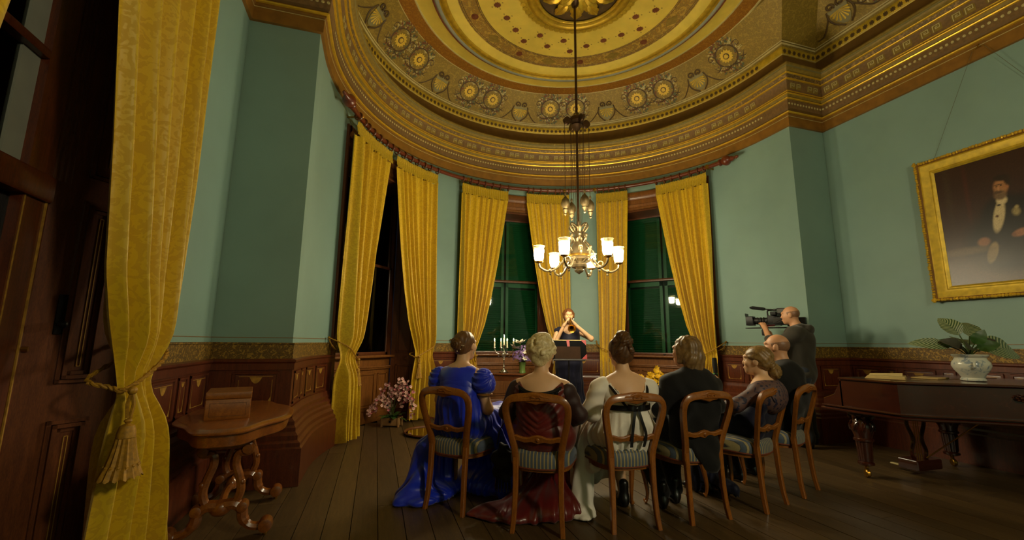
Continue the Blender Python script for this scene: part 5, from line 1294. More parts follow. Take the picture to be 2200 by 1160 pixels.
class Fig:
    """A figure in a local frame: facing +y, floor at z=0. Body = one skin mesh; clothes and hair are its children."""
    def __init__(s, loc, rz): s.loc, s.rz = loc, rz; s.B = SDF(); s.extra = []; s.kids = []
    def head(s, c, yaw=0, tilt=0, roll=0, jaw=1.0, neck_from=None):
        """c: head centre"""
        M = Matrix.Rotation(R(yaw), 4, 'Z') @ Matrix.Rotation(R(tilt), 4, 'X') @ Matrix.Rotation(R(roll), 4, 'Y'); s.HM = Matrix.Translation(c) @ M
        h = lambda *p: np.array(s.HM @ Vector(p)); M3 = M.to_3x3()
        s.B.ell(h(0, -.012, .025), (.074, .092, .085), .02, M3); s.B.ell(h(0, .03, -.035), (.056 * jaw, .058, .074), .03, M3); s.B.ell(h(0, .062, -.088), (.026 * jaw, .022, .022), .03, M3)
        s.B.cone(h(0, .082, .012), h(0, .099, -.026), .008, .011, .012); s.B.ell(h(0, .078, .03), (.05, .02, .012), .02, M3)
        for q in (-1, 1):
            s.B.ell(h(q * .076, -.005, -.008), (.010, .02, .032), .008, M3); s.B.ell(h(q * .036, .062, -.022), (.022, .02, .02), .02, M3)
        s.B.ell(h(0, .088, -.062), (.022, .012, .008), .012, M3)
        nf = np.array(neck_from if neck_from is not None else (c[0], c[1] - .03, c[2] - .2))
        s.B.cone(nf, h(0, -.022, -.05), .058 * jaw, .05 * jaw, .03)
        s.h = h; s.M3 = M3
    def face(s, par):
        for q in (-1, 1):
            e = link('eye', MB().ball((0, 0, 0), .0105, 10, 8).mesh('eye', 'eye_white'), par); e.location = Vector(s.h(q * .031, .0755, .002)) 
            p = link('iris', MB().ball((0, 0, 0), .0062, 8, 6).mesh('iris', 'eye_dark'), e); p.location = Vector(s.h(q * .031, .0825, .002)) - e.location
            MB().tube(spline([Vector(s.h(q * .014, .088, .026)), Vector(s.h(q * .034, .086, .031)), Vector(s.h(q * .054, .07, .026))], 4), .003, 5).build('eyebrow', s.browmat, par)
        MB().tube(spline([Vector(s.h(-.021, .085, -.06)), Vector(s.h(0, .094, -.059)), Vector(s.h(.021, .085, -.06))], 4), [.002, .003, .0035, .004, .004, .004, .0035, .003, .002], 6).build('lips', 'lip', par)
    browmat = 'hair_brown'
    def arm(s, sh, el, wr, hd, r=(.048, .04, .036, .026), side=1, curl=.6, normal=(0, 0, -1), thumb=None, k=.03):
        """shoulder, elbow, wrist, hand direction end; builds the hand with five fingers"""
        sh, el, wr, hd = (np.array(p, float) for p in (sh, el, wr, hd)); s.B.cone(sh, el, r[0], r[1], k); s.B.cone(el, wr, r[2] + .004, r[3], k)
        d = hd - wr; d /= np.linalg.norm(d); n = np.array(normal, float); n -= d * (n @ d); n /= np.linalg.norm(n); x = np.cross(d, n) * side
        H = SDF(); H.cone(wr - d * .02, wr + d * .02, .025, .024, .01); 
        for q in (-.026, -.009, .009, .026): H.cone(wr + d * .012 + x * q * .6, wr + d * .085 + x * q, .015, .0125, .02)
        for i, (q, L) in enumerate(((-.031, .068), (-.0105, .079), (.0105, .074), (.030, .058))):
            p = wr + d * .086 + x * q; a = 0; dd = d.copy(); rr = .0095 - .0006 * i
            for seg, f in enumerate((.45, .32, .23)):
                a = curl * (.55 + .45 * seg); c, sn = math.cos(a), math.sin(a); dd = dd * c + n * sn; dd /= np.linalg.norm(dd); n2 = p + dd * L * f
                H.cone(p, n2, rr, rr * .9, .004); p = n2; rr *= .9
        t0 = wr + d * .025 - x * .022; td = (d * .62 - x * .62 + n * .45) if thumb is None else np.array(thumb, float); td /= np.linalg.norm(td)
        H.cone(t0, t0 + td * .04, .014, .0115, .012); t1 = t0 + td * .04; td = td * .8 + d * .4 + n * .25; td /= np.linalg.norm(td); H.cone(t1, t1 + td * .032, .011, .009, .004)
        s.extra.append(H.mesh(.0048)); s.B.ell(wr, (.026, .026, .026), .01)
    def torso_f(s, zs, ws, ds, ys, k=.05):
        for i in range(len(zs) - 1):
            a = (0, ys[i], zs[i]); b = (0, ys[i + 1], zs[i + 1]); r0, r1 = math.sqrt(ws[i] * ds[i]), math.sqrt(ws[i + 1] * ds[i + 1]); s.B.cone(a, b, r0, r1, k, (math.sqrt(ws[i] / ds[i]), math.sqrt(ds[i] / ws[i]), 1))
    def done(s, label, skin='skin', h=.0085, face=True):
        V, Q = s.B.mesh(h); Vs, Qs = [V], [Q]; n = len(V)
        for v, q in s.extra: Vs.append(v); Qs.append(q + n); n += len(v)
        me = np_mesh('person', np.concatenate(Vs), np.concatenate(Qs), skin, smooth_iter=1)
        o = link('person', me, None, s.loc, (0, 0, s.rz), label=label, category='person'); s.o = o
        if face: s.face(o)
        return o
    def wear(s, name, sdf, mat, h=.011, post=None, it=1, floor=.004, parent=None, **tags):
        V, Q = sdf.mesh(h, floor); return link(name, np_mesh(name, V, Q, mat, post, it), parent or s.o, **tags)
def wrinkle(amp=.004, f=30, seed=0):
    r = np.random.RandomState(seed); D = r.randn(5, 3); D /= np.linalg.norm(D, axis=1)[:, None]; ph = r.rand(5) * 6.28; k = f * (.6 + .8 * r.rand(5))
    def post(V, N):
        s = sum(np.sin(V @ D[i] * k[i] + ph[i] + 1.5 * np.sin(V @ D[(i + 1) % 5] * k[i] * .5)) for i in range(5)); return V + N * (amp * s)[:, None]
    return post
def folds(c, n, amp, z0, z1, seed=0, extra=None):
    """vertical folds around a vertical axis c, growing from z0 (none) down to z1 (full)"""
    w = wrinkle(.0025, 26, seed)
    def post(V, N):
        a = np.arctan2(V[:, 1] - c[1], V[:, 0] - c[0]); k = np.clip((z0 - V[:, 2]) / (z0 - z1), 0, 1)
        d = amp * k * (np.sin(n * a + 1.3 * np.sin(3 * V[:, 2]) + seed) + .5 * np.sin(1.7 * n * a + 2 + seed))
        hz = np.sqrt(N[:, 0] ** 2 + N[:, 1] ** 2); V = V + N * (d * hz)[:, None]; V = w(V, N); V[:, 2] = np.maximum(V[:, 2], .004); return V
    return post
def strands(axis, amp=.004, f=130, seed=0, swirl=None):
    def post(V, N):
        if swirl is not None:
            c = np.array(swirl, float); a = np.arctan2(V[:, 2] - c[2], V[:, 0] - c[0]); r = np.sqrt((V[:, 2] - c[2]) ** 2 + (V[:, 0] - c[0]) ** 2); s = np.sin(r * f + a * 2) + .6 * np.sin(r * f * 1.9 - a)
        else:
            A = np.array(axis, float); A /= np.linalg.norm(A); u = np.cross(A, (0.3, .9, .2)); u /= np.linalg.norm(u); w = np.cross(A, u); s = np.sin(V @ u * f + 3 * np.sin(V @ A * 18) + seed) + .7 * np.sin(V @ w * f * 1.3 + 2 * np.sin(V @ A * 25 + 1))
        return V + N * (amp * s)[:, None]
    return post
def curve_on(fig, name, pts, r, mat, n=6, **k): return MB().tube(spline([Vector(p) for p in pts], 5), r, n, **k).build(name, mat, fig.o)

def seated(i, top, yaw=0, tilt=0, jaw=.95, shw=.165, lean=0, x=0, female=True, wr=((-.07, .22, .66), (.07, .24, .66)), el=((-.235, -.02, .735), (.235, -.02, .735)), hd=((.02, .30, .66), (-.02, .31, .68)), hnorm=((0, -.2, -1), (0, -.2, -1)), headshift=(0, 0), back=-.01, feet=((-.12, .40), (.12, .40)), knees=((-.115, .36), (.115, .36))):
    """common seated body; top = height of the crown"""
    p, a = CHF[i]; f = Fig((p.x + x * math.cos(a) - back * math.sin(a), p.y + x * math.sin(a) + back * math.cos(a), 0), a); hc = top - .112; sz = hc - .215
    f.hc, f.sz = hc, sz; f.shw = shw; f.yb = -.205 - back; f.B_back = f.yb
    f.head((headshift[0], .0 + lean + headshift[1], hc), yaw, tilt, 0, jaw, (0, -.055 + lean, sz + .02))
    f.torso_f([.585, .70, .82, sz - .06], [.150, .125 if female else .145, .135 if female else .155, .15], [.115, .092, .10, .085], [-.05, -.075, -.075 + lean * .4, -.065 + lean])
    f.B.cone((-shw + .03, -.06 + lean, sz - .005), (shw - .03, -.06 + lean, sz - .005), .05 if female else .06, .05 if female else .06, .05)
    f.B.cone((-.07, -.06 + lean, sz + .02), (.07, -.06 + lean, sz + .02), .045, .045, .05)
    f.B.cut((0, f.yb + .024, .55), (0, -1, -.27))
    for q, s in ((0, -1), (1, 1)):
        f.arm((s * shw, -.06 + lean, sz - .02), el[q], wr[q], hd[q], side=-s, normal=hnorm[q], r=(.046, .038, .035, .025) if female else (.055, .046, .042, .029))
        (fx, fy), (kx, ky) = feet[q], knees[q]
        f.B.chain([(s * .085, -.03, .575), (kx, ky, .565), ((kx + fx) / 2, (ky + fy) / 2 + .02, .30), (fx, fy, .08)], [.085, .062, .05, .032], .04)
        f.B.cone((fx, fy - .01, .045), (fx + s * .01, fy + .08, .03), .03, .024, .02)
    return f
def shoes(f, mat='shoe_black', pos=((-.12, .37), (.12, .37)), dirs=((-.05, 1), (.05, 1)), L=.24, heel=.02):
    for (x, y), (dx, dy) in zip(pos, dirs):
        S = SDF(); d = V3(dx, dy, 0) / math.hypot(dx, dy); b = V3(x, y, 0)
        S.cone(b - d * .035 + V3(0, 0, .052), b + d * .03 + V3(0, 0, .05), .034, .036, .03); S.cone(b + d * .03 + V3(0, 0, .045), b + d * (L - .06) + V3(0, 0, .026), .037, .027, .04, (1.1, 1.1, .85)); S.cone(b - d * .02 + V3(0, 0, .06), b - d * .025 + V3(0, 0, .16), .034, .036, .03); S.cone(b - d * .045 + V3(0, 0, .04), b - d * .045 + V3(0, 0, .015), .024, .022, .02)
        f.wear('shoe', S, mat, .008)

# --- 1: woman in the blue satin gown
def lady_blue():
    f = seated(0, 1.285, yaw=-6, tilt=2, wr=((-.06, .22, .66), (.12, .20, .63)), el=((-.235, .0, .74), (.225, -.02, .70)))
    f.done('woman with a jewelled bun in a royal blue puff-sleeved gown, seated leftmost', 'skin_pale')
    sz = f.sz; D = SDF()
    D.cone((0, -.07, .60), (0, -.085, .78), .142, .125, .05, (1.22, .9, 1)).cone((0, -.085, .78), (0, -.07, sz - .06), .125, .14, .05, (1.25, .82, 1)); D.cone((-.13, -.06, sz - .02), (.13, -.06, sz - .02), .062, .062, .04)
    D.ell((0, .03, .87), (.13, .07, .08), .05)
    D.ell((0, -.045, sz + .085), (.105, .105, .105), sub=True); D.ell((0, .02, sz + .09), (.11, .12, .13), sub=True)
    f.wear('bodice', D, 'blue_satin', .009, wrinkle(.0022, 40, 2))
    for s in (-1, 1):
        S = SDF().ell((s * .205, -.06, sz - .045), (.078, .085, .085), .03).ell((s * .215, -.05, sz - .09), (.07, .08, .05), .03)
        c = V3(s * .19, -.06, sz)
        def puff(V, N, c=c, s=s):
            a = np.arctan2(V[:, 1] - c[1], (V[:, 2] - c[2])); return V + N * (.007 * np.sin(13 * a + 1.2 * s) + .003 * np.sin(29 * a))[:, None]
        o = f.wear('puff_sleeve', S, 'blue_satin', .008, puff)
        MB().tube([(s * .213 + .052 * math.cos(t), -.05 + .056 * math.sin(t), sz - .148) for t in np.linspace(0, 2 * math.pi, 20)[:-1]], .009, 6, closed=True).build('sleeve_band', 'gold_trim', o)
    K = SDF()
    K.cone((0, -.075, .86), (0, -.075, .72), .138, .142, .03, (1.2, .86, 1)).cone((0, -.075, .72), (0, -.045, .60), .142, .165, .05, (1.2, .92, 1)).cone((-.10, -.02, .575), (-.13, .36, .60), .11, .10, .06).cone((.10, -.02, .575), (.13, .36, .60), .11, .10, .06)
    K.cone((-.12, .38, .58), (-.16, .50, .06), .105, .15, .06).cone((.12, .38, .58), (.16, .50, .06), .105, .15, .06).cone((0, .40, .55), (0, .52, .05), .11, .16, .06)
    K.cut((0, f.yb, .55), (0, -1, -.27)); K.cone((-.20, -.02, .52), (-.31, -.04, .34), .07, .075, .05).cone((-.31, -.04, .34), (-.34, -.14, .05), .085, .11, .06).cone((-.30, .2, .45), (-.36, .2, .05), .08, .13, .06).cone((-.34, -.1, .05), (-.36, -.30, .01), .10, .05, .05)
    K.cone((.22, .12, .50), (.31, .22, .05), .06, .10, .06)
    K.ell((0, .40, .05), (.30, .26, .12), .06).ell((-.3, .0, .03), (.2, .3, .07), .06); f.wear('skirt', K, 'blue_satin', .0105, folds((0, .0), 25, .011, .90, .45, 1))
    m = MB(); tr = [(.108 * math.sin(t) * 1.05, -.07 - .062 * math.cos(t), sz + .035 + .0 * t - .018 * math.cos(t)) for t in np.linspace(-1.75, 1.75, 22)]
    m.tube(spline(tr, 2), .008, 6).build('neckline_trim', 'gold_trim', f.o)
    h = f.h; H = SDF(); H.ell(h(0, -.022, .035), (.083, .094, .083), .02, f.M3).ell(h(0, -.05, -.02), (.068, .055, .055), .03, f.M3)
    H.ell(h(0, .09, -.06), (.075, .075, .10), sub=True, M=f.M3)
    ha = f.wear('hair', H, 'hair_brown', .007, strands((.3, .2, 1), .0018, 150))
    b = h(0, -.118, .02); Bn = SDF().ell(b, (.05, .034, .05), .01, f.M3); f.wear('hair_bun', Bn, 'hair_brown', .006, strands(None, .003, 330, 0, b), parent=None)
    pn = MB(); rr = random.Random(2)
    for k in range(9): a = rr.uniform(0, 6.28); q = rr.uniform(.03, .06); pn.ball(tuple(h(q * math.cos(a) + .012, -.14 + .5 * q, .02 + q * math.sin(a))), .0055, 6, 5)
    pn.build('pearl_pins', 'pearl', ha)
    for s in (-1, 1): MB().ball(tuple(h(s * .079, 0, -.055)), (.005, .005, .014), 6, 5).build('earring', 'jewel', f.o)
    MB().tube([h(s * .05, -.03, -.1) for s in (-1, 1)], .001, 3)
    return f
lady_blue()

# --- 2: woman in burgundy
def lady_burgundy():
    f = seated(1, 1.235, yaw=-14, tilt=2, shw=.175, wr=((-.14, .14, .63), (.13, .16, .63)), el=((-.25, -.05, .71), (.25, -.03, .71)), hd=((-.08, .22, .63), (.08, .24, .63)))
    f.done('older woman with curled blonde hair in a burgundy satin gown with black lace', 'skin_pale')
    sz = f.sz; D = SDF()
    D.cone((0, -.06, .55), (0, -.085, .74), .150, .132, .05, (1.2, .9, 1)).cone((0, -.085, .74), (0, -.07, sz - .06), .132, .15, .05, (1.22, .85, 1)); D.ell((0, .04, .86), (.14, .08, .09), .05); D.cone((-.15, -.06, sz - .045), (.15, -.06, sz - .045), .062, .062, .04)
    D.ell((0, -.085, sz + .045), (.145, .16, .125), sub=True); D.ell((0, .03, sz + .1), (.14, .13, .14), sub=True)
    def ruch(V, N):
        k = np.exp(-(V[:, 0] / .1) ** 2); d = .0045 * np.sin(120 * (V[:, 2] - .8 * np.abs(V[:, 0])) + 2 * np.sin(20 * V[:, 2])) * (.5 + .5 * k); return V + N * d[:, None]
    D.cut((0, f.yb, .55), (0, -1, -.27)); f.wear('bodice', D, 'burgundy_satin', .009, ruch)
    for s, q in ((-1, 0), (1, 1)):
        S = SDF(); e = ((-.25, -.05, .71), (.25, -.03, .71))[q]; w = ((-.14, .14, .63), (.13, .16, .63))[q]
        S.cone((s * .165, -.06, sz - .03), e, .068, .06, .03).cone(e, tuple(V3(*e) + (V3(*w) - V3(*e)) * .55), .057, .062, .03)
        f.wear('sheer_sleeve', S, 'dark_sheer', .009, wrinkle(.003, 45, 3 + q))
    lace = MB(); L = []
    for t in np.linspace(-1.9, 1.9, 34): L.append(Vector((.152 * math.sin(t), -.062 - .160 * math.cos(t) * (1 if math.cos(t) > 0 else .3), sz + .028 - .075 * max(0, math.cos(t)) ** .7)))
    lace.tube(L, .015, 6)
    for k, p in enumerate(L[::2]): lace.ball(p + Vector((0, -.004, -.014)), (.018, .009, .018), 8, 5)
    lace.build('lace_neckline', 'black_lace', f.o, sharp=20)
    MB().box((0, -.195, sz - .13), (.022, .012, .09), Matrix.Rotation(R(-6), 4, 'X'), .005).build('lace_bow', 'black_lace', f.o)
    K = SDF().cone((0, -.06, .62), (0, -.05, .585), .145, .165, .05, (1.2, .92, 1)).cone((-.11, -.02, .575), (-.14, .36, .60), .12, .105, .06).cone((.11, -.02, .575), (.14, .36, .60), .12, .105, .06)
    K.cone((-.12, .38, .58), (-.17, .46, .06), .11, .14, .06).cone((.12, .38, .58), (.16, .46, .06), .11, .14, .06).cone((0, .40, .55), (0, .46, .05), .11, .16, .06)
    K.cut((0, f.yb, .55), (0, -1, -.27)); K.ell((0, .22, .04), (.30, .28, .13), .08).ell((-.22, .02, .02), (.26, .16, .06), .08).ell((-.40, -.02, .01), (.14, .10, .04), .06).cone((-.1, .44, .4), (-.1, .25, .05), .08, .1, .1).cone((.1, .44, .4), (.1, .25, .05), .08, .1, .1)
    f.wear('skirt', K, 'burgundy_satin', .011, folds((0, .35), 23, .011, .6, .2, 2))
    h = f.h; H = SDF(); H.ell(h(0, -.02, .04), (.092, .105, .09), .02, f.M3).ell(h(0, -.07, .0), (.082, .06, .085), .03, f.M3).ell(h(0, -.02, .1), (.07, .075, .05), .03, f.M3)
    H.ell(h(0, .10, -.06), (.08, .08, .11), sub=True, M=f.M3); ha = f.wear('hair', H, 'hair_blonde', .007, wrinkle(.004, 60, 6))
    C = SDF(); rr = random.Random(5)
    for k in range(30):
        a = rr.uniform(-2.6, 2.6); e = rr.uniform(-.5, 1.35); r = (.088, .105, .088); p = h(r[0] * math.cos(e) * math.sin(a), -.03 - r[1] * math.cos(e) * math.cos(a), .035 + r[2] * math.sin(e)); q = h(r[0] * math.cos(e + .3) * math.sin(a + .5) * 1.04, -.03 - r[1] * math.cos(e + .3) * math.cos(a + .5) * 1.04, .035 + r[2] * math.sin(e + .3))
        C.cone(p, q, .024, .016, .004)
    f.wear('hair_curls', C, 'hair_blonde', .006, strands((1, .4, .3), .0016, 200), it=2)
    for s in (-1, 1): MB().ball(tuple(h(s * .08, 0, -.055)), (.005, .005, .016), 6, 5).build('earring', 'jewel', f.o)
    shoes(f)
    return f
lady_burgundy()

# --- 3: woman in white
def lady_white():
    f = seated(2, 1.245, feet=((-.20, .22), (.10, .22)), knees=((-.13, .36), (.12, .36)), yaw=-4, tilt=2, shw=.155, x=.03, back=-.02, wr=((-.09, .2, .65), (.09, .2, .65)), el=((-.25, -.03, .72), (.24, -.03, .73)), hd=((0, .28, .65), (.0, .29, .67)))
    f.done('woman with a brown updo in a white gown with black ribbon sash', 'skin_pale')
    sz = f.sz; D = SDF()
    D.cone((0, -.06, .60), (0, -.085, .77), .135, .118, .05, (1.22, .9, 1)).cone((0, -.085, .77), (0, -.07, sz - .06), .118, .135, .05, (1.25, .85, 1)); D.ell((0, .03, .86), (.125, .075, .08), .05); D.cone((-.145, -.06, sz - .03), (.145, -.06, sz - .03), .055, .055, .03)
    D.ell((0, -.105, sz + .03), (.13, .10, .175), sub=True); D.ell((0, .03, sz + .08), (.11, .13, .13), sub=True)
    f.wear('bodice', D, 'white_muslin', .009, wrinkle(.0018, 50, 8))
    for s, q in ((-1, 0), (1, 1)):
        e = ((-.25, -.03, .72), (.24, -.03, .73))[q]; w = ((-.09, .2, .65), (.09, .2, .65))[q]
        S = SDF().cone((s * .155, -.06, sz - .02), (s * .2, -.05, .87), .064, .062, .03).cone((s * .2, -.05, .87), e, .066, .06, .03).cone(e, tuple(V3(*e) + (V3(*w) - V3(*e)) * .7), .056, .046, .03)
        f.wear('sleeve', S, 'white_muslin', .009, wrinkle(.003, 40, 9 + q))
    for s in (-1, 1): curve_on(f, 'neckline_braid', [(s * .122, -.045, sz + .035), (s * .142, -.09, sz + .006), (s * .130, -.150, sz - .04), (s * .095, -.190, sz - .10), (s * .06, -.205, sz - .145)], .0085, 'black_lace', 6)
    sash = MB(); zz = .765; n = 40
    sash.grid(lambda u, v: (.170 * math.cos(2 * math.pi * u), -.078 + .143 * math.sin(2 * math.pi * u), zz - .018 + .036 * v), n, 2, True); sa = sash.build('ribbon_sash', 'black_silk', f.o)
    bow = MB()
    for s in (-1, 1):
        bow.grid(lambda u, v, s=s: (s * (.005 + .055 * math.sin(math.pi * u)) * (1 if True else 0) * (.5 + u), -.232 - .016 * math.sin(2 * math.pi * u), zz + .012 * math.sin(math.pi * u) * 1 - .018 + .036 * v), 8, 2)
        L_ = [(s * .012, -.232, zz - .01), (s * .03, -.24, zz - .08), (s * .05 + .01, -.232, zz - .17), (s * .045 + .0, -.222, zz - .25)]
        P = spline(L_, 5); bow.add([q + Vector((dx, 0, 0)) for q in P for dx in (-.011, .011)], [(2 * i, 2 * i + 1, 2 * i + 3, 2 * i + 2) for i in range(len(P) - 1)])
    bow.ball((0, -.232, zz), (.018, .014, .018), 8, 6); bow.build('ribbon_bow', 'black_silk', sa)
    K = SDF().cone((0, -.075, .74), (0, -.075, .60), .130, .185, .05, (1.2, .98, 1)).ell((0, -.10, .585), (.19, .10, .085), .06)
    K.cone((-.10, -.02, .575), (-.16, .36, .60), .11, .10, .06).cone((.10, -.02, .575), (.12, .36, .60), .11, .10, .06)
    K.cone((-.16, .38, .58), (-.24, .46, .22), .10, .11, .06).cone((.12, .38, .58), (.10, .46, .24), .10, .11, .06).cone((0, .40, .55), (-.06, .48, .22), .11, .13, .06)
    K.cut((0, f.yb, .55), (0, -1, -.27)); K.cone((-.17, .05, .56), (-.23, .20, .42), .085, .09, .06).cone((-.23, .20, .42), (-.27, .12, .06), .085, .075, .05).cone((-.22, .34, .42), (-.25, .34, .06), .10, .12, .06).ell((-.29, .08, .02), (.09, .13, .05), .05).cone((-.18, .16, .50), (-.20, .06, .34), .07, .05, .05)
    f.wear('skirt', K, 'white_muslin', .0105, folds((0, .0), 26, .009, .76, .5, 3))
    h = f.h; H = SDF(); H.ell(h(0, -.022, .035), (.085, .098, .085), .02, f.M3).ell(h(0, -.06, -.02), (.075, .055, .06), .03, f.M3).ell(h(0, -.05, .10), (.055, .06, .045), .03, f.M3)
    H.ell(h(0, .10, -.06), (.078, .08, .10), sub=True, M=f.M3); f.wear('hair', H, 'hair_chestnut', .007, strands((.2, .1, 1), .0022, 140))
    C = SDF(); C.ell(h(0, -.055, .112), (.052, .054, .046), .02, f.M3)
    for s in (-1, 1): C.chain([h(s * .06, -.06, -.03), h(s * .045, -.105, .02), h(s * .012, -.112, .085), h(-s * .03, -.075, .135)], [.012, .02, .02, .013], .02).chain([h(s * .07, -.01, .03), h(s * .06, -.06, .085), h(s * .02, -.06, .145)], [.010, .018, .014], .02)
    f.wear('hair_coil', C, 'hair_chestnut', .006, strands((1, .3, .2), .002, 260))
    for s in (-1, 1): MB().ball(tuple(h(s * .079, 0, -.055)), (.004, .004, .016), 6, 5).build('earring', 'jewel', f.o)
    shoes(f, pos=((-.20, .22), (.10, .22)), dirs=((-.2, 1), (.15, 1)))
    return f
lady_white()

# --- 4: man in the black tailcoat
def man_tail():
    f = seated(3, 1.255, feet=((-.13, .16), (.03, .22)), knees=((-.19, .34), (.10, .36)), yaw=16, tilt=2, back=-.07, lean=-.02, jaw=1.05, shw=.19, female=False, wr=((-.10, .22, .66), (.10, .22, .66)), el=((-.27, -.02, .74), (.27, -.02, .74)))
    f.done('man with collar-length sandy hair in a black tailcoat', 'skin')
    sz = f.sz; D = SDF()
    D.cone((0, -.06, .56), (0, -.085, .76), .165, .155, .05, (1.22, .88, 1)).cone((0, -.085, .76), (0, -.075, sz - .06), .155, .17, .05, (1.28, .8, 1)); D.cone((-.17, -.06, sz - .025), (.17, -.06, sz - .025), .07, .07, .05); D.cone((-.06, -.06, sz + .02), (.06, -.06, sz + .02), .06, .06, .04)
    for s, q in ((-1, 0), (1, 1)):
        e = ((-.27, -.02, .74), (.27, -.02, .74))[q]; w = ((-.10, .22, .66), (.10, .22, .66))[q]; D.cone((s * .185, -.06, sz - .03), e, .075, .062, .04).cone(e, tuple(V3(*e) + (V3(*w) - V3(*e)) * .9), .06, .046, .03)
    D.cut((0, f.yb, .55), (0, -1, -.27)); D.cone((0, f.yb + .03, .54), (.03, f.yb - .005, .49), .10, .10, .03, (1.15, .35, 1)).cone((.03, f.yb - .005, .49), (.05, f.yb - .025, .37), .095, .07, .03, (1.2, .3, 1))
    f.wear('tailcoat', D, 'black_wool', .010, wrinkle(.003, 30, 12))
    MB().tube([(.062 * math.cos(t), -.052 + .06 * math.sin(t), sz + .062) for t in np.linspace(0, 6.28, 22)[:-1]], .012, 6, closed=True).build('shirt_collar', 'white_muslin', f.o)
    K = SDF()
    K.chain([(-.09, -.03, .575), (-.20, .34, .57), (-.17, .24, .30), (-.13, .16, .10)], [.10, .078, .072, .062], .04); K.chain([(.09, -.03, .575), (.10, .36, .57), (.05, .28, .30), (.03, .22, .10)], [.10, .078, .072, .062], .04)
    f.wear('trousers', K, 'black_wool', .011, wrinkle(.003, 35, 13))
    shoes(f, pos=((-.13, .16), (.03, .22)), dirs=((.35, .6), (.3, .7)), L=.27)
    h = f.h; H = SDF(); H.ell(h(0, -.025, .035), (.09, .102, .09), .02, f.M3).ell(h(0, -.065, -.05), (.092, .06, .085), .03, f.M3).cone(h(-.05, -.07, -.05), h(-.055, -.075, -.14), .05, .03, .03).cone(h(.05, -.07, -.05), h(.055, -.075, -.14), .05, .03, .03).cone(h(0, -.085, -.05), h(0, -.095, -.15), .055, .035, .03)
    for s in (-1, 1): H.cone(h(s * .075, .0, .03), h(s * .085, -.01, -.07), .028, .022, .02)
    H.ell(h(0, .11, -.06), (.075, .085, .11), sub=True, M=f.M3); f.wear('hair', H, 'hair_sandy', .007, strands((.1, .1, 1), .003, 150))
    return f
man_tail()

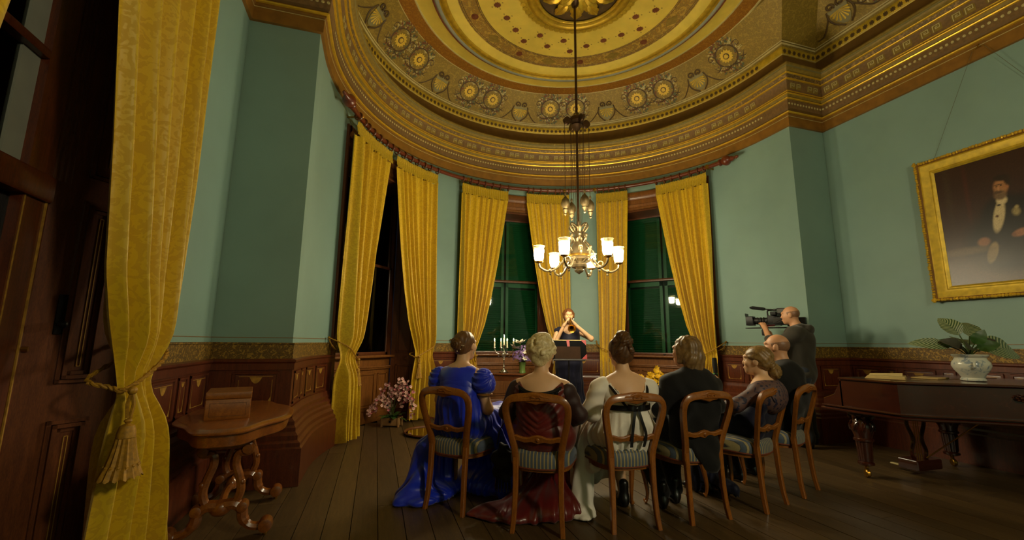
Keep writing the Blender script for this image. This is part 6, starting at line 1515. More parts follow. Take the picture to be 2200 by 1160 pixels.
# --- 5: woman in navy lace
def lady_navy():
    f = seated(4, 1.185, feet=((-.17, .36), (.05, .36)), knees=((-.14, .36), (.08, .36)), yaw=18, tilt=2, shw=.16, x=.08, back=-.10, lean=-.05, wr=((-.18, .20, .66), (-.02, .22, .65)), el=((-.27, .0, .74), (.23, .0, .73)), hd=((-.10, .28, .67), (-.10, .30, .66)))
    f.done('woman with a low blonde bun and pearl necklace in navy lace', 'skin_pale')
    sz = f.sz; D = SDF()
    D.cone((0, -.06, .58), (0, -.085, .77), .145, .128, .05, (1.22, .9, 1)).cone((0, -.085, .77), (0, -.10, sz - .12), .135, .145, .05, (1.25, .85, 1)); D.ell((0, .03, .82), (.13, .08, .08), .05); D.cut((0, -.1, sz - .10), (0, 0, 1))
    D.cut((0, f.yb, .55), (0, -1, -.27)); f.wear('bodice', D, 'navy_silk', .009, wrinkle(.0025, 45, 15))
    ln = -.05; Y = SDF().cone((0, -.08, .80), (0, -.07 + ln, sz - .05), .13, .142, .05, (1.25, .88, 1)).cone((-.14, -.06 + ln, sz - .008), (.14, -.06 + ln, sz - .008), .062, .062, .04)
    for s, q in ((-1, 0), (1, 1)):
        e = ((-.27, .0, .74), (.23, .0, .73))[q]; w = ((-.18, .20, .66), (-.02, .22, .65))[q]; Y.cone((s * .16, -.06 + ln, sz - .02), e, .058, .052, .03).cone(e, tuple(V3(*e) + (V3(*w) - V3(*e)) * .35), .05, .06, .03)
    Y.ell((0, -.03 + ln, sz + .1), (.10, .10, .11), sub=True); f.wear('lace_yoke', Y, 'navy_lace', .009)
    m = MB()
    for k in range(5):
        x0 = -.14 + .056 * k; m.tube(spline([(x0, -.182, sz + .01), (x0 + .008, -.202, sz - .05), (x0 + .028, -.213, sz - .085), (x0 + .05, -.202, sz - .05), (x0 + .056, -.182, sz + .01)], 4), .005, 5)
    m.build('beaded_swags', 'navy_silk', f.o)
    K = SDF().cone((0, -.06, .66), (0, -.06, .59), .15, .175, .05, (1.2, .95, 1)).cone((-.10, -.02, .575), (-.15, .36, .59), .11, .10, .06).cone((.10, -.02, .575), (.08, .36, .59), .11, .10, .06)
    K.cone((-.15, .38, .57), (-.17, .42, .10), .10, .10, .06).cone((.08, .38, .57), (.06, .42, .10), .10, .10, .06).cone((-.04, .40, .55), (-.05, .44, .10), .11, .11, .06).cone((-.1, .36, .14), (-.24, .1, .10), .07, .05, .04)
    K.cut((0, f.yb, .55), (0, -1, -.27))
    def jag(V, N):
        V = folds((0, .3), 15, .01, .6, .15, 4)(V, N); V[:, 2] += np.where(V[:, 2] < .08, .04 * np.sin(V[:, 0] * 60) * np.sin(V[:, 1] * 50), 0); V[:, 2] = np.maximum(V[:, 2], .004); return V
    f.wear('skirt', K, 'navy_silk', .011, jag)
    h = f.h; H = SDF(); H.ell(h(0, -.022, .035), (.088, .102, .086), .02, f.M3).ell(h(0, -.06, -.02), (.08, .06, .06), .03, f.M3)
    H.ell(h(0, .10, -.06), (.08, .08, .105), sub=True, M=f.M3); f.wear('hair', H, 'hair_darkblonde', .007, strands((.2, 1, .1), .0022, 140))
    b = h(.0, -.125, -.085); C = SDF().ell(b, (.058, .045, .05), .02, f.M3).cone(h(.03, -.13, -.05), h(-.035, -.135, -.10), .028, .024, .02).cone(h(-.03, -.1, -.02), h(.03, -.125, -.06), .03, .03, .02)
    f.wear('hair_bun', C, 'hair_darkblonde', .0065, strands(None, .004, 240, 0, b))
    n = MB(); cc = Vector((0, -.075, sz + .05))
    for k in range(34): t = 2 * math.pi * k / 34; n.ball(cc + Vector((.066 * math.cos(t), .07 * math.sin(t), .012 * math.sin(t) * -1)), .0062, 6, 5)
    n.build('pearl_necklace', 'pearl', f.o); shoes(f, pos=((-.17, .36), (.05, .36)))
    return f
lady_navy()

# --- 6: bald man in black
def man_bald():
    f = seated(5, 1.295, feet=((-.16, .34), (.12, .34)), yaw=12, tilt=2, x=.04, back=-.05, lean=-.02, jaw=1.06, shw=.19, female=False, wr=((-.14, .22, .66), (.02, .24, .66)), el=((-.27, -.0, .74), (.27, -.02, .74)))
    f.done('seated balding man in a black suit beside the piano', 'skin')
    sz = f.sz; D = SDF()
    D.cone((0, -.06, .56), (0, -.085, .76), .17, .16, .05, (1.22, .9, 1)).cone((0, -.085, .76), (0, -.075, sz - .06), .16, .172, .05, (1.28, .8, 1)); D.cone((-.17, -.06, sz - .025), (.17, -.06, sz - .025), .07, .07, .05); D.cone((-.06, -.06, sz + .02), (.06, -.06, sz + .02), .062, .062, .04)
    for s, q in ((-1, 0), (1, 1)):
        e = ((-.27, -.0, .74), (.27, -.02, .74))[q]; w = ((-.14, .22, .66), (.02, .24, .66))[q]; D.cone((s * .185, -.06, sz - .03), e, .075, .062, .04).cone(e, tuple(V3(*e) + (V3(*w) - V3(*e)) * .9), .06, .046, .03)
    D.cut((0, f.yb, .55), (0, -1, -.27)); f.wear('jacket', D, 'black_wool', .010, wrinkle(.003, 30, 22))
    K = SDF(); K.chain([(-.09, -.03, .575), (-.15, .36, .57), (-.16, .36, .30), (-.16, .34, .10)], [.10, .078, .072, .062], .04); K.chain([(.09, -.03, .575), (.12, .36, .57), (.12, .36, .30), (.12, .34, .10)], [.10, .078, .072, .062], .04)
    f.wear('trousers', K, 'black_wool', .011, wrinkle(.003, 35, 23)); shoes(f, pos=((-.16, .34), (.12, .34)), L=.28)
    h = f.h; H = SDF(); H.ell(h(0, -.012, .02), (.0765, .0955, .086), .01, f.M3); H.ell(h(0, .03, .10), (.12, .16, .075), sub=True, M=f.M3); H.ell(h(0, .11, 0), (.10, .10, .13), sub=True, M=f.M3); f.wear('hair_fringe', H, 'stubble', .006)
    return f
man_bald()

# --- 7: trumpet player standing in the bay
def musician():
    f = Fig((.47, 1.55, 0), R(160)); hc = 1.615; f.browmat = 'hair_auburn'   # faces the audience
    f.head((0, .05, hc), 4, 2, 0, .93, (0, -.02, 1.41)); B = f.B
    f.torso_f([.93, 1.05, 1.18, 1.34], [.165, .13, .135, .15], [.12, .10, .10, .085], [0, 0, 0, -.015]); B.cone((-.13, -.02, 1.385), (.13, -.02, 1.385), .047, .047, .05)
    M = Vector(f.h(0, .10, -.058)); f.mouth = M
    tip = M + Vector((0, .40, -.10))
    # hands close around the valves in front of the mouth
    f.arm((-.165, -.02, 1.37), (-.33, .14, 1.27), (-.085, .235, 1.475), (-.01, .26, 1.55), side=1, normal=(.85, .3, .1), curl=.75, r=(.046, .038, .034, .025))
    f.arm((.165, -.02, 1.37), (.25, .10, 1.12), (.085, .215, 1.455), (.02, .245, 1.54), side=-1, normal=(-.85, .3, .1), curl=.75, r=(.046, .038, .034, .025))
    for s in (-1, 1): B.chain([(s * .085, 0, .92), (s * .09, .01, .50), (s * .09, 0, .09)], [.09, .062, .04], .04); B.cone((s * .09, .0, .05), (s * .10, .16, .03), .036, .028, .02)
    f.done('standing woman with short hair and glasses in a navy velvet gown, playing a trumpet', 'skin_pale')
    D = SDF().cone((0, 0, .90), (0, 0, 1.06), .16, .142, .05, (1.2, .96, 1)).cone((0, 0, 1.06), (0, -.005, 1.31), .142, .148, .05, (1.22, .92, 1)); D.ell((0, .07, 1.25), (.13, .075, .08), .05)
    for s in (-1, 1): D.cone((s * .10, .05, 1.32), (s * .135, -.02, 1.415), .04, .036, .03).cone((s * .135, -.02, 1.415), (s * .10, -.07, 1.32), .036, .04, .03); D.cone((s * .14, -.015, 1.40), (s * .185, -.015, 1.395), .045, .042, .03)
    D.ell((0, .06, 1.415), (.085, .12, .10), sub=True)
    D.cone((0, 0, .92), (0, 0, .60), .16, .165, .06, (1.22, .95, 1)).cone((0, 0, .6), (-.01, .0, .06), .165, .235, .06, (1.15, .95, 1)).cone((-.05, -.02, .4), (-.17, .04, .06), .14, .15, .06)
    f.wear('gown', D, 'navy_velvet', .0115, folds((0, 0), 13, .016, .95, .15, 5))
    h = f.h; H = SDF().ell(h(0, -.02, .038), (.083, .098, .084), .02, f.M3).ell(h(0, -.05, -.02), (.078, .06, .06), .03, f.M3)
    for s in (-1, 1): H.cone(h(s * .072, .01, .04), h(s * .078, .005, -.02), .022, .014, .015)
    H.ell(h(0, .105, -.035), (.068, .07, .085), sub=True, M=f.M3); f.wear('hair', H, 'hair_auburn', .0065, strands((.2, .3, 1), .002, 160))
    g = MB()
    for s in (-1, 1):
        g.tube([Vector(h(s * .034 + .025 * math.cos(t), .112, .004 + .02 * math.sin(t))) for t in np.linspace(0, 6.28, 17)[:-1]], .0022, 5, closed=True); g.tube([Vector(h(s * .059, .108, .008)), Vector(h(s * .078, .02, .004))], .002, 4)
    g.tube([Vector(h(-.009, .114, .008)), Vector(h(.009, .114, .008))], .002, 4); g.build('glasses', 'brass', f.o)
    for s in (-1, 1): MB().ball(tuple(h(s * .078, 0, -.055)), (.005, .005, .016), 6, 5).build('earring', 'jewel', f.o)
    shoes(f, pos=((-.10, .05), (.09, .03)), L=.22)
    # trumpet: local frame of the player, built as its own thing
    RM = Matrix.Translation(f.loc) @ Matrix.Rotation(f.rz, 4, 'Z'); base = RM @ M; t = thing('trumpet', 'brass trumpet raised to the lips of the standing woman', 'trumpet', base, f.rz)
    d = Vector((0, .97, -.24)); P = lambda a, u=0, x=0: d * a + Vector((x, .24, .97)) * 0 + Vector((x, u * .24, u * .97))
    MB().tube([P(.005), P(.02), P(.035), P(.08)], [.012, .013, .006, .006], 10).tube([P(.08), P(.30)], .0065, 8).build('leadpipe', 'brass', t)
    bell = MB(); bp = [P(.05, -.055), P(.10, -.055), P(.25, -.055), P(.34, -.055), P(.39, -.055), P(.42, -.055), P(.435, -.055)]; bell.tube(spline([P(.10, -.055), P(.06, -.055), P(.045, -.03), P(.06, -.006)], 4), .007, 8); bell.tube(bp[1:], [.007, .009, .015, .027, .045, .06], 16, cap=False); bell.build('bell', 'brass', t)
    MB().tube(spline([P(.30), P(.33, -.01), P(.335, -.03), P(.31, -.05), P(.2, -.05)], 4), .0065, 8).build('tuning_slide', 'brass', t)
    for k in range(3):
        v = MB().tube([P(.15 + .026 * k, .035), P(.15 + .026 * k, -.085)], .0125, 10).tube([P(.15 + .026 * k, .035), P(.15 + .026 * k, .05)], [.004, .004], 6).tube([P(.15 + .026 * k, .05), P(.15 + .026 * k, .053)], .008, 8); v.build('valve', 'brass', t)
    return f
musician()

# --- 8: camera operator
def operator():
    a = R(30); f = Fig((2.68, -.50, 0), a); hc = 1.575
    f.head((-.02, .06, hc), 6, -2, 0, 1.1, (0, -.02, 1.36)); f.browmat = 'stubble'; B = f.B
    f.torso_f([.92, 1.05, 1.2, 1.32], [.17, .16, .17, .17], [.125, .115, .115, .10], [0, 0, 0, -.01]); B.cone((-.17, -.02, 1.345), (.17, -.02, 1.345), .06, .06, .05)
    f.arm((-.225, -.01, 1.34), (-.33, .22, 1.17), (-.03, .35, 1.41), (.04, .40, 1.50), side=1, normal=(.7, .5, -.3), curl=.6, r=(.055, .046, .042, .03))
    f.arm((.21, -.01, 1.34), (.36, .08, 1.12), (.20, .34, 1.30), (.17, .40, 1.38), side=-1, normal=(-.7, .3, .2), curl=.7, r=(.055, .046, .042, .03))
    for s in (-1, 1): B.chain([(s * .10, 0, .90), (s * .13, .02, .48), (s * .14, -.02, .09)], [.10, .07, .045], .04); B.cone((s * .14, .0, .05), (s * .16, .18, .03), .04, .03, .02)
    f.done('standing bald camera operator in a dark grey hoodie behind the piano', 'skin')
    D = SDF().cone((0, 0, .86), (0, 0, 1.05), .17, .165, .05, (1.22, .92, 1)).cone((0, 0, 1.05), (0, -.01, 1.28), .172, .19, .05, (1.32, .85, 1)); D.cone((-.215, -.02, 1.34), (.215, -.02, 1.34), .085, .085, .05); D.cone((-.07, -.03, 1.39), (.07, -.03, 1.39), .06, .06, .04)
    for s, e, w in ((-1, (-.33, .22, 1.17), (-.03, .35, 1.41)), (1, (.36, .08, 1.12), (.20, .34, 1.30))): D.cone((s * .205, -.01, 1.33), e, .085, .068, .04).cone(e, tuple(V3(*e) + (V3(*w) - V3(*e)) * (.42 if s < 0 else .8)), .066, .056, .03)
    D.cone((-.15, .0, .84), (.15, .0, .84), .10, .10, .05, (1.1, 1.1, .6)); f.wear('hoodie', D, 'hoodie_grey', .0105, wrinkle(.0035, 26, 31))
    Hd = SDF().ell((0, -.115, 1.38), (.13, .06, .075), .03).cone((-.10, -.05, 1.42), (-.05, .06, 1.385), .035, .028, .03).cone((.10, -.05, 1.42), (.05, .06, 1.385), .035, .028, .03).cone((-.11, -.06, 1.42), (.11, -.06, 1.42), .04, .04, .03); f.wear('hood', Hd, 'hoodie_grey', .009, wrinkle(.003, 40, 32))
    K = SDF().cone((-.09, 0, .88), (.09, 0, .88), .125, .125, .04)
    for s in (-1, 1): K.chain([(s * .10, 0, .88), (s * .13, .02, .48), (s * .14, -.02, .10)], [.115, .088, .072], .04)
    f.wear('jeans', K, 'denim', .012, wrinkle(.004, 30, 33)); shoes(f, pos=((-.14, -.01), (.14, -.01)), L=.28)
    h = f.h; H = SDF(); H.ell(h(0, -.012, .02), (.0765, .0955, .086), .01, f.M3); H.ell(h(0, .03, .10), (.12, .16, .075), sub=True, M=f.M3); H.ell(h(0, .11, 0), (.10, .10, .13), sub=True, M=f.M3); f.wear('hair_stubble', H, 'stubble', .006)
    return f
fo = operator()
plain('camera_black', (20, 20, 21), .45, .1, var=.2); plain('camera_metal', (64, 62, 60), .35, .8); plain('camera_red', (150, 26, 30), .4); plain('foam_black', (13, 13, 13), .95, bump=.6, scale=40); plain('lens_glass', (20, 26, 34), .05, .3); plain('screen_grey', (90, 92, 88), .3); plain('green_tape', (70, 150, 60), .5)
def rig():
    t = thing('video_camera', 'shoulder rigged black cinema camera with foam microphone held by the operator', 'camera', (fo.loc[0], fo.loc[1], 1.44), fo.rz)
    X = .13; t.scale = (.85, .85, .85)
    body = MB().bb((X - .06, .16, .02), (X + .07, .40, .17), .008).build('body', 'camera_black', t)
    b2 = MB().bb((X - .065, .20, .05), (X - .058, .32, .12)).build('side_panel', 'camera_metal', body)
    for k in range(5): MB().tube([(X - .062, .22 + .022 * k, .14), (X - .07, .22 + .022 * k, .14)], .006, 8).build('button', 'camera_metal', body)
    for s in (-.05, .05): MB().tube([(X + s, .02, -.02), (X + s, .72, -.02)], .008, 8).build('rail', 'camera_metal', t)
    ln = MB().tube([(X, .40, .09), (X, .44, .09), (X, .45, .09), (X, .52, .09), (X, .525, .09), (X, .60, .09)], [.05, .05, .042, .042, .052, .052], 20).build('lens', 'camera_black', t)
    for y in (.46, .50, .55): MB().lathe([(.054, -.01), (.058, -.006), (.058, .006), (.054, .01)], (X, y, .09), 24, Matrix.Rotation(math.pi / 2, 4, 'X'), cap=False).build('focus_ring', 'camera_metal', ln)
    MB().tube([(X, .60, .09), (X, .604, .09)], .045, 20).build('front_glass', 'lens_glass', ln)
    mb_ = MB(); 
    for a, b in (((-.085, .02), (.085, .03)), ((-.085, .15), (.085, .165)), ((-.085, .02), (-.075, .165)), ((.075, .02), (.085, .165))): mb_.bb((X + a[0], .60, a[1]), (X + b[0], .70, b[1]), .002)
    mb_.bb((X - .09, .70, .165), (X + .09, .705, .21)); mb_.build('matte_box', 'camera_black', t)
    MB().tube(spline([(X, .18, .17), (X, .18, .24), (X, .22, .255), (X, .36, .255), (X, .40, .24), (X, .40, .17)], 5), .012, 8).build('top_handle', 'camera_black', t)
    mic = MB().tube([(X - .04, .42, .27), (X - .04, .45, .275), (X - .04, .60, .30), (X - .04, .64, .305)], [.018, .026, .026, .012], 12).build('foam_microphone', 'foam_black', t)
    MB().tube([(X - .04, .28, .255), (X - .04, .42, .27)], .009, 8).bb((X - .06, .27, .235), (X - .02, .31, .27), .004).build('microphone_mount', 'camera_metal', mic)
    ev = MB().bb((X - .13, .26, .17), (X - .05, .34, .225), .006).tube([(X - .09, .26, .195), (X - .09, .16, .185), (X - .09, .13, .18)], [.02, .02, .03], 12).build('viewfinder', 'camera_black', t)
    mo = MB().bb((X - .17, .13, .19), (X - .15, .24, .27), .005).build('monitor', 'camera_black', t); MB().bb((X - .173, .14, .20), (X - .170, .23, .26)).build('screen', 'screen_grey', mo)
    MB().tube(spline([(X - .16, .18, .19), (X - .10, .20, .17), (X - .05, .22, .15)], 4), .008, 6).build('monitor_arm', 'camera_metal', t)
    MB().bb((X - .055, -.10, .0), (X + .055, .14, .13), .01).build('battery', 'camera_black', t)
    MB().bb((X - .07, -.08, -.065), (X + .07, .12, -.03), .02).build('shoulder_pad', 'foam_black', t)
    MB().tube([(X - .065, .42, -.02), (X - .13, .44, -.03)], .008, 6).tube([(X - .14, .44, .0), (X - .14, .44, -.12)], .018, 10).build('hand_grip', 'camera_black', t)
    ff = MB().lathe([(0, -.012), (.035, -.012), (.035, .012), (0, .012)], (X - .085, .47, .02), 16, Matrix.Rotation(math.pi / 2, 4, 'Y')).build('follow_focus', 'camera_metal', t)
    MB().bb((X - .075, .30, .0), (X - .062, .42, .025), .003).build('red_clamp', 'camera_red', t)
    for k in range(4):
        r = random.Random(k); MB().tube(spline([(X - .06, .12 + .03 * k, .15), (X - .10 - .02 * r.random(), .2, .10 - .03 * k), (X - .09, .34 + .03 * k, .03), (X - .06, .40, .06)], 6), .004, 6).build('cable', 'camera_black', t)
    MB().bb((X - .03, .40, -.14), (X + .03, .50, -.04), .01).build('wireless_box', 'camera_black', t)
    return t
rig()
# ------------------------------------------------------------------ console table with candelabra and flowers
plain('silver', (176, 172, 160), .22, .95, var=.1, scale=20); plain('candle_wax', (236, 224, 190), .5, var=.02); plain('green_vase', (96, 120, 60), .2, 0, var=.1)
plain('hydrangea', (134, 104, 164), .7, var=.2, scale=40); plain('white_petal', (226, 222, 206), .6, var=.04); plain('yellow_petal', (226, 178, 22), .6, var=.12, scale=20); plain('pink_petal', (218, 172, 160), .6, var=.18, scale=20); plain('pink_deep', (176, 96, 106), .6)
plain('planter_wood', (150, 112, 66), .6, var=.15)
CT = (-.60, 2.05); CA = R(-30); TH = .735
def console():
    t = thing('console_table', 'dark wooden console table with scrolled legs below the middle window', 'table', (*CT, 0), CA)
    ol = [(-.50, -.20), (-.52, -.1), (-.52, .18), (.52, .18), (.52, -.1), (.50, -.20), (.3, -.21), (.2, -.185), (-.2, -.185), (-.3, -.21)]
    MB().prism(ol, TH - .025, TH, None, .006).build('table_top', 'dark_casing', t); MB().prism([(x * .93, y * .9) for x, y in ol], TH - .11, TH - .026, None, .004).build('apron', 'dark_casing', t)
    for sx in (-1, 1):
        for sy, y in ((-1, -.15), (1, .13)):
            p = spline([(sx * .44, y, TH - .1), (sx * .48, y, TH - .2), (sx * .43, y, .38), (sx * .40, y, .2), (sx * .45, y, .06), (sx * .47, y, .035)], 5)
            l = MB().tube(p, [.036] * 6 + [.028] * (len(p) - 6), 8); l.lathe([(0, -.03), (.03, -.03), (.034, 0), (.03, .03), (0, .03)], (sx * .485, y, .036), 12, Matrix.Rotation(math.pi / 2, 4, 'X')); l.lathe([(0, -.03), (.035, -.03), (.04, 0), (.035, .03), (0, .03)], (sx * .465, y - .02, TH - .14), 12, Matrix.Rotation(math.pi / 2, 4, 'X')); l.build('leg', 'dark_casing', t)
    MB().prism([(-.42, -.13), (.42, -.13), (.42, .13), (-.42, .13)], .12, .15, None, .006).build('lower_shelf', 'dark_casing', t)
console()
cp = Matrix.Translation((*CT, 0)) @ Matrix.Rotation(CA, 4, 'Z')
CB = Vector((-.45, 1.96, TH))
cd = thing('candelabra', 'silver five-branch candelabra with burning candles on the console table', 'candelabra', CB, R(-17))
MB().lathe([(0, 0), (.07, 0), (.075, .01), (.055, .02), (.05, .035), (.02, .05), (.012, .07), (.018, .09), (.009, .11), (.008, .18), (.016, .20), (.009, .22), (.009, .30), (.02, .315), (.012, .33), (.01, .40), (.016, .41), (.03, .42), (.026, .428), (.0, .428)], n=16).build('stem', 'silver', cd)
cpos = [(0, 0, .43)]
for k, a in enumerate((180, 235, 305, 0)):
    r = .15 if a in (180, 0) else .085; a = R(a); e = Vector((r * math.cos(a), r * .6 * math.sin(a) + (0 if k in (0, 3) else .02), .385))
    b = MB().tube(spline([(0, 0, .31), (e.x * .4, e.y * .4, .285), (e.x * .8, e.y * .8, .31), (e.x, e.y, .37)], 5), .007, 8).lathe([(0, 0), (.008, .0), (.018, .012), (.028, .016), (.026, .022), (.012, .022), (.0, .022)], (e.x, e.y, .365), 12).tube(spline([(e.x * .45, e.y * .45, .285), (e.x * .6, e.y * .6, .255), (e.x * .45, e.y * .45, .245)], 4), .005, 6)
    b.build('branch', 'silver', cd); cpos.append((e.x, e.y, .388))
names = ('middle and tallest', 'outermost left', 'second from the left', 'second from the right', 'outermost right')
rm = Matrix.Translation(CB) @ Matrix.Rotation(R(-17), 4, 'Z')
for k, p in enumerate(cpos):
    h = .10 if k else .115
    c = thing('candle', 'lit white candle, %s on the silver candelabra' % names[k], 'candle', rm @ Vector(p), group='candles of the candelabra')
    MB().lathe([(0, 0), (.0115, 0), (.0105, h - .006), (.008, h), (.0, h - .003)], n=10).build('wax', 'candle_wax', c); MB().tube([(0, 0, h - .004), (.001, 0, h + .008)], .0012, 5).build('wick', 'iron', c)
    MB().lathe([(0, h + .003), (.005, h + .010), (.006, h + .016), (.004, h + .028), (.0, h + .042)], n=8).build('flame', 'candle_flame', c)
VB = Vector((-.19, 1.83, TH))
vs_ = thing('vase', 'green glass vase with purple and white flowers on the console table', 'vase', VB)
MB().lathe([(0, 0), (.05, 0), (.055, .01), (.045, .06), (.05, .13), (.062, .17), (.058, .172), (.045, .13), (.04, .03), (0, .02)], n=18).build('body', 'green_vase', vs_)
def petal_cluster(n, r, pr, seed, squash=1):
    m = MB(); rr = random.Random(seed)
    for k in range(n):
        a = rr.uniform(0, 6.28); e = math.asin(rr.uniform(-.6, 1)); c = Vector((math.cos(e) * math.cos(a), math.cos(e) * math.sin(a), math.sin(e) * squash)) * r; N = c.normalized(); u = N.orthogonal().normalized(); u.rotate(Quaternion(N, rr.uniform(0, 6.28))); w = N.cross(u)
        for q in range(4):
            d = (u * math.cos(q * 1.571) + w * math.sin(q * 1.571)); s = (u * math.cos(q * 1.571 + 1.571) + w * math.sin(q * 1.571 + 1.571)); b = c
            m.add([b, b + d * pr * .6 + s * pr * .45 + N * .004, b + d * pr + N * .002, b + d * pr * .6 - s * pr * .45 + N * .004], [(0, 1, 2, 3)])
    return m
def open_flower(n, L, W, cup=.5):
    m = MB()
    for k in range(n):
        a = 2 * math.pi * k / n; d = Vector((math.cos(a), math.sin(a), 0)); s = Vector((-d.y, d.x, 0)); z = Vector((0, 0, 1))
        m.add([Vector((0, 0, 0)), d * L * .5 + s * W * .5 + z * L * cup * .35, d * L + z * L * cup, d * L * .5 - s * W * .5 + z * L * cup * .35, d * L * .55 + z * L * cup * .2], [(0, 4, 1), (1, 4, 2), (2, 4, 3), (3, 4, 0)])
    return m
def bouquet(par, base, items, stem='stem_green'):
    for kind, mat, p, r, sd in items:
        p = Vector(p); MB().tube(spline([base, (Vector(base) + p) * .5 + Vector((0, 0, .03)), p], 4), .004, 5).build('stem', stem, par)
        if kind == 'ball': petal_cluster(46, r, .022, sd).build('flower_head', mat, par, p, kind='stuff')
        else:
            o = open_flower(6, r, r * .7).build('flower_head', mat, par, p, (random.Random(sd).uniform(-.3, 1.2), random.Random(sd + 1).uniform(-.6, .6), sd)); MB().ball((0, 0, .008), r * .18, 6, 5).build('flower_centre', 'gold_paint', o)
bouquet(vs_, (0, 0, .12), [('ball', 'hydrangea', (-.08, -.05, .25), .095, 1), ('ball', 'hydrangea', (.04, .03, .35), .08, 2), ('ball', 'hydrangea', (.08, -.04, .24), .08, 8), ('star', 'white_petal', (-.13, -.02, .38), .10, 3), ('star', 'white_petal', (-.03, .02, .46), .11, 4), ('star', 'white_petal', (.05, -.06, .32), .08, 5), ('star', 'white_petal', (.02, -.08, .22), .05, 6), ('star', 'white_petal', (.10, .02, .38), .07, 7)])
for k in range(9):
    a = k * .7; put(leaf_mesh('leaf', .13, .025, -.6, 'leaf_green', .2, 3, 6), Matrix.Translation((.03 * math.cos(a), .03 * math.sin(a), .17)) @ Matrix.Rotation(a, 4, 'Z') @ Matrix.Rotation(R(35), 4, 'X'), vs_, 'leaf')

# ------------------------------------------------------------------ pink orchids in a wooden box
oc = thing('potted_orchid', 'pink orchids arching from a small wooden box on the floor by the left window', 'plant', (-2.10, 2.02, 0), R(-22))
pb = MB()
for s in (-1, 1): pb.bb((-.125, s * .075, .02), (.125, s * .063, .125), .003); pb.bb((s * .125, -.075, .02), (s * .113, .075, .125), .003)
pb.bb((-.115, -.065, .02), (.115, .065, .09)); 
for sx in (-1, 1):
    for sy in (-1, 1): pb.bb((sx * .135, sy * .085, 0), (sx * .108, sy * .062, .13), .003)
pbo = pb.build('wooden_box', 'planter_wood', oc); MB().prism(star(5, .03, .012), 0, .004, Matrix.Translation((0, -.0755, .075)) @ Matrix.Rotation(math.pi / 2, 4, 'X')).build('painted_emblem', 'iron', pbo)
fl = open_flower(5, .042, .04, .25); fl.ball((0, 0, .012), .009, 6, 5); flo = fl.mesh('blossom', 'pink_petal'); fl2 = open_flower(5, .036, .032, .3).mesh('blossom', 'pink_deep')
for k, (az, reach, ht, drop) in enumerate(((150, .20, .56, .22), (170, .26, .40, .20), (200, .30, .34, .18), (20, .18, .64, .30), (0, .26, .62, .36), (-15, .30, .46, .30), (40, .14, .54, .28), (120, .12, .48, .2))):
    a = R(az); d = Vector((math.cos(a), math.sin(a) * .5, 0)); P = spline([(0, 0, .1), d * reach * .15 + Vector((0, 0, ht * .6)), d * reach * .55 + Vector((0, 0, ht)), d * reach + Vector((0, 0, ht - drop * .35)), d * reach * 1.12 + Vector((0, 0, ht - drop))], 6)
    MB().tube(P, .004, 5).build('flower_stem', 'stem_green', oc); rr = random.Random(k)
    for i in range(8, len(P)):
        for q in range(2):
            o = link('blossom', flo if rr.random() < .75 else fl2, oc, P[i] + Vector((rr.uniform(-.035, .035), rr.uniform(-.03, .03), rr.uniform(-.03, .03)))); o.rotation_euler = (R(60) + rr.uniform(-.6, .6), rr.uniform(-.5, .5), rr.uniform(-.8, .8)); o.scale = (.62,) * 3
for k in range(12):
    a = k * 2.4; el = 20 + 18 * (k % 3); put(leaf_mesh('leaf', .20, .04, -.7, 'leaf_green', .2, 3, 7), Matrix.Translation((.05 * math.cos(a), .03 * math.sin(a), .10)) @ Matrix.Rotation(a - math.pi / 2, 4, 'Z') @ Matrix.Rotation(R(el), 4, 'X'), oc, 'leaf')

# ------------------------------------------------------------------ round tray, music stand, yellow flowers, bag, fan, microphone
plain('tray_mirror', (190, 176, 130), .06, 1.0, var=.02)
ty = thing('round_tray', 'round mirrored tray on the floor beside the blue dress', 'tray', (-1.60, 1.38, 0))
MB().lathe([(0, .02), (.34, .02), (.345, .024), (.0, .024)], n=40).build('mirror', 'tray_mirror', ty); MB().lathe([(.33, .016), (.36, .016), (.372, .028), (.365, .042), (.35, .036), (.342, .025)], n=40, cap=False).build('rim', 'dark_casing', ty)
for k in range(4): a = R(45 + 90 * k); MB().lathe([(0, 0), (.018, 0), (.022, .008), (.016, .018), (0, .018)], (.32 * math.cos(a), .32 * math.sin(a), 0), 10).build('foot', 'dark_casing', ty)
mp = Vector((.22, 1.00, 0)); ma = R(-197)
ms = thing('music_stand', 'black music stand in front of the trumpet player', 'music stand', mp, R(-17))
for k in range(3):
    a = R(120 * k + 30); MB().tube([(0, 0, .22), (.30 * math.cos(a), .30 * math.sin(a), .012)], .008, 6).build('leg', 'camera_black', ms)
MB().tube([(0, 0, .08), (0, 0, .70)], .013, 8).tube([(0, 0, .68), (0, 0, 1.06)], .009, 8).build('pole', 'camera_black', ms)
DM = Matrix.Translation((0, -.03, 1.10)) @ Matrix.Rotation(R(-18), 4, 'X')
MB().bb((-.22, .0, -.13), (.22, .006, .12), .002).xf(DM).build('desk', 'camera_black', ms); MB().bb((-.22, -.0, -.14), (.22, .05, -.128)).bb((-.22, .0, -.15), (.22, -.02, -.13)).xf(DM).build('ledge', 'camera_metal', ms)
plain('folder_red', (150, 20, 20), .4); plain('desk_brown', (50, 32, 18), .8, 0, .15); plain('folder_black', (8, 8, 9), .85, 0, .12)
fd = thing('music_folder', 'open black folder with red corners resting on the music stand', 'folder', mp + Vector((0, 0, .97)), R(-17))
FM = Matrix.Translation((0, -.03, .13)) @ Matrix.Rotation(R(-18), 4, 'X')
MB().bb((-.245, -.012, -.128), (.245, -.002, .145), .002).xf(FM).build('cover', 'folder_black', fd); MB().bb((-.24, -.0125, .138), (.24, .012, .1475)).bb((-.235, .008, -.12), (.235, .016, .14)).xf(FM).build('pages', 'paper', fd)
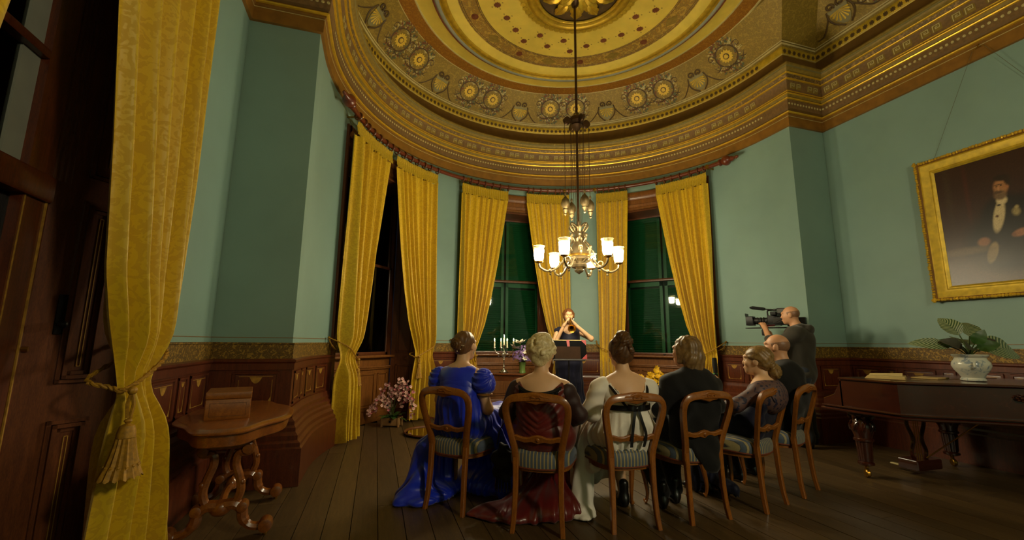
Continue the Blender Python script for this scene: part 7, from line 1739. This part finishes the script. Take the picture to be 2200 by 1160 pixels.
for sz, z in ((1, .145), (-1, -.128)): MB().add([FM @ Vector((.246, -.0135, z)), FM @ Vector((.171, -.0135, z)), FM @ Vector((.246, -.0135, z - sz * .075))], [(0, 1, 2)]).build('red_corner', 'folder_red', fd)
MB().add([FM @ Vector(q) for q in ((-.03, -.0135, .145), (.01, -.0135, .145), (.015, -.0135, .03), (-.02, -.0135, .03))], [(0, 1, 2, 3)]).build('red_ribbon', 'folder_red', fd)
MB().bb((-.20, -.018, -.126), (.16, -.0135, .05)).xf(FM).build('pocket', 'desk_brown', fd)
yf = thing('flower_pot', 'pot of yellow flowers standing on the floor before the right window', 'plant', (2.05, 1.62, 0))
MB().lathe([(0, 0), (.10, 0), (.105, .015), (.09, .03), (.12, .12), (.15, .26), (.155, .38), (.165, .395), (.16, .41), (.14, .40), (.135, .36), (0, .34)], n=22).build('pot', 'dark_casing', yf)
rr = random.Random(9); fm = open_flower(7, .055, .05, .45).mesh('flower_head', 'yellow_petal')
for k in range(42):
    a = rr.uniform(0, 6.28); r = .28 * math.sqrt(rr.random()); p = Vector((r * math.cos(a), r * math.sin(a), .54 + rr.uniform(0, .36) * (1 - r / .4))); MB().tube([(p.x * .3, p.y * .3, .36), p], .003, 4).build('stem', 'stem_green', yf)
    o = link('flower_head', fm, yf, p); o.rotation_euler = (R(50) * rr.random() + .5, rr.uniform(-.7, .7), rr.uniform(-.8, .8) - .3)
for k in range(14): a = k * 1.9; put(leaf_mesh('leaf', .20, .035, -.5, 'leaf_green', .2, 3, 6), Matrix.Translation((.05 * math.cos(a), .05 * math.sin(a), .38)) @ Matrix.Rotation(a, 4, 'Z') @ Matrix.Rotation(R(40 + 10 * (k % 3)), 4, 'X'), yf, 'leaf')
def loc_on(i, x, y, z): p, a = CHF[i]; return Vector((p.x + x * math.cos(a) - y * math.sin(a), p.y + x * math.sin(a) + y * math.cos(a), z))
hb = thing('handbag', 'black beaded evening bag hanging beside the burgundy gown', 'handbag', loc_on(1, -.30, .05, .22), CHF[1][1])
V_, Q_ = SDF().ell((0, 0, .14), (.085, .05, .12), .03).ell((0, 0, .06), (.07, .045, .06), .03).mesh(.009); link('pouch', np_mesh('pouch', V_, Q_, 'black_lace', wrinkle(.006, 70, 41)), hb)
MB().tube(spline([(-.05, 0, .24), (-.02, 0, .36), (.05, .02, .44), (.06, .0, .36), (.05, 0, .24)], 6), .004, 6).build('strap', 'black_silk', hb)
fr_ = MB()
for k in range(14): a = 2 * math.pi * k / 14; fr_.tube([(.05 * math.cos(a), .035 * math.sin(a), .02), (.055 * math.cos(a), .04 * math.sin(a), -.07)], .004, 4)
fr_.build('fringe', 'black_lace', hb)
fan = thing('folding_fan', 'pale folding fan held in the lap of the woman in navy', 'fan', loc_on(4, -.13, .30, .70), CHF[4][1] + R(20))
for k in range(9):
    a = R(-50 + 12.5 * k); d = Vector((math.sin(a), .25, math.cos(a))).normalized(); s = d.cross(Vector((0, 1, 0))).normalized(); b = Vector((0, .004 * (k % 2), 0)); MB().add([b, b + d * .15 + s * .02, b + d * .165, b + d * .15 - s * .02, b + d * .08 + Vector((0, .006, 0))], [(0, 1, 4), (1, 2, 4), (2, 3, 4), (3, 0, 4)]).build('fan_blade', 'candle_wax', fan)
mk = thing('microphone_stand', 'black microphone with a green band on a slim stand between the seated guests', 'microphone', (.92, -1.02, 0), R(20))
MB().lathe([(0, 0), (.11, 0), (.11, .012), (.03, .02), (0, .02)], n=20).build('base', 'camera_black', mk); MB().tube([(0, 0, .015), (0, 0, .82)], .009, 8).build('pole', 'camera_black', mk)
mh = MB().tube([(0, 0, .80), (.0, .0, .90), (.03, .02, 1.00), (.045, .03, 1.06)], [.014, .018, .024, .022], 12).build('microphone', 'foam_black', mk); MB().lathe([(.021, .895), (.0225, .905), (.0215, .915)], (.006, .004, 0), 12, cap=False).build('green_band', 'green_tape', mh)
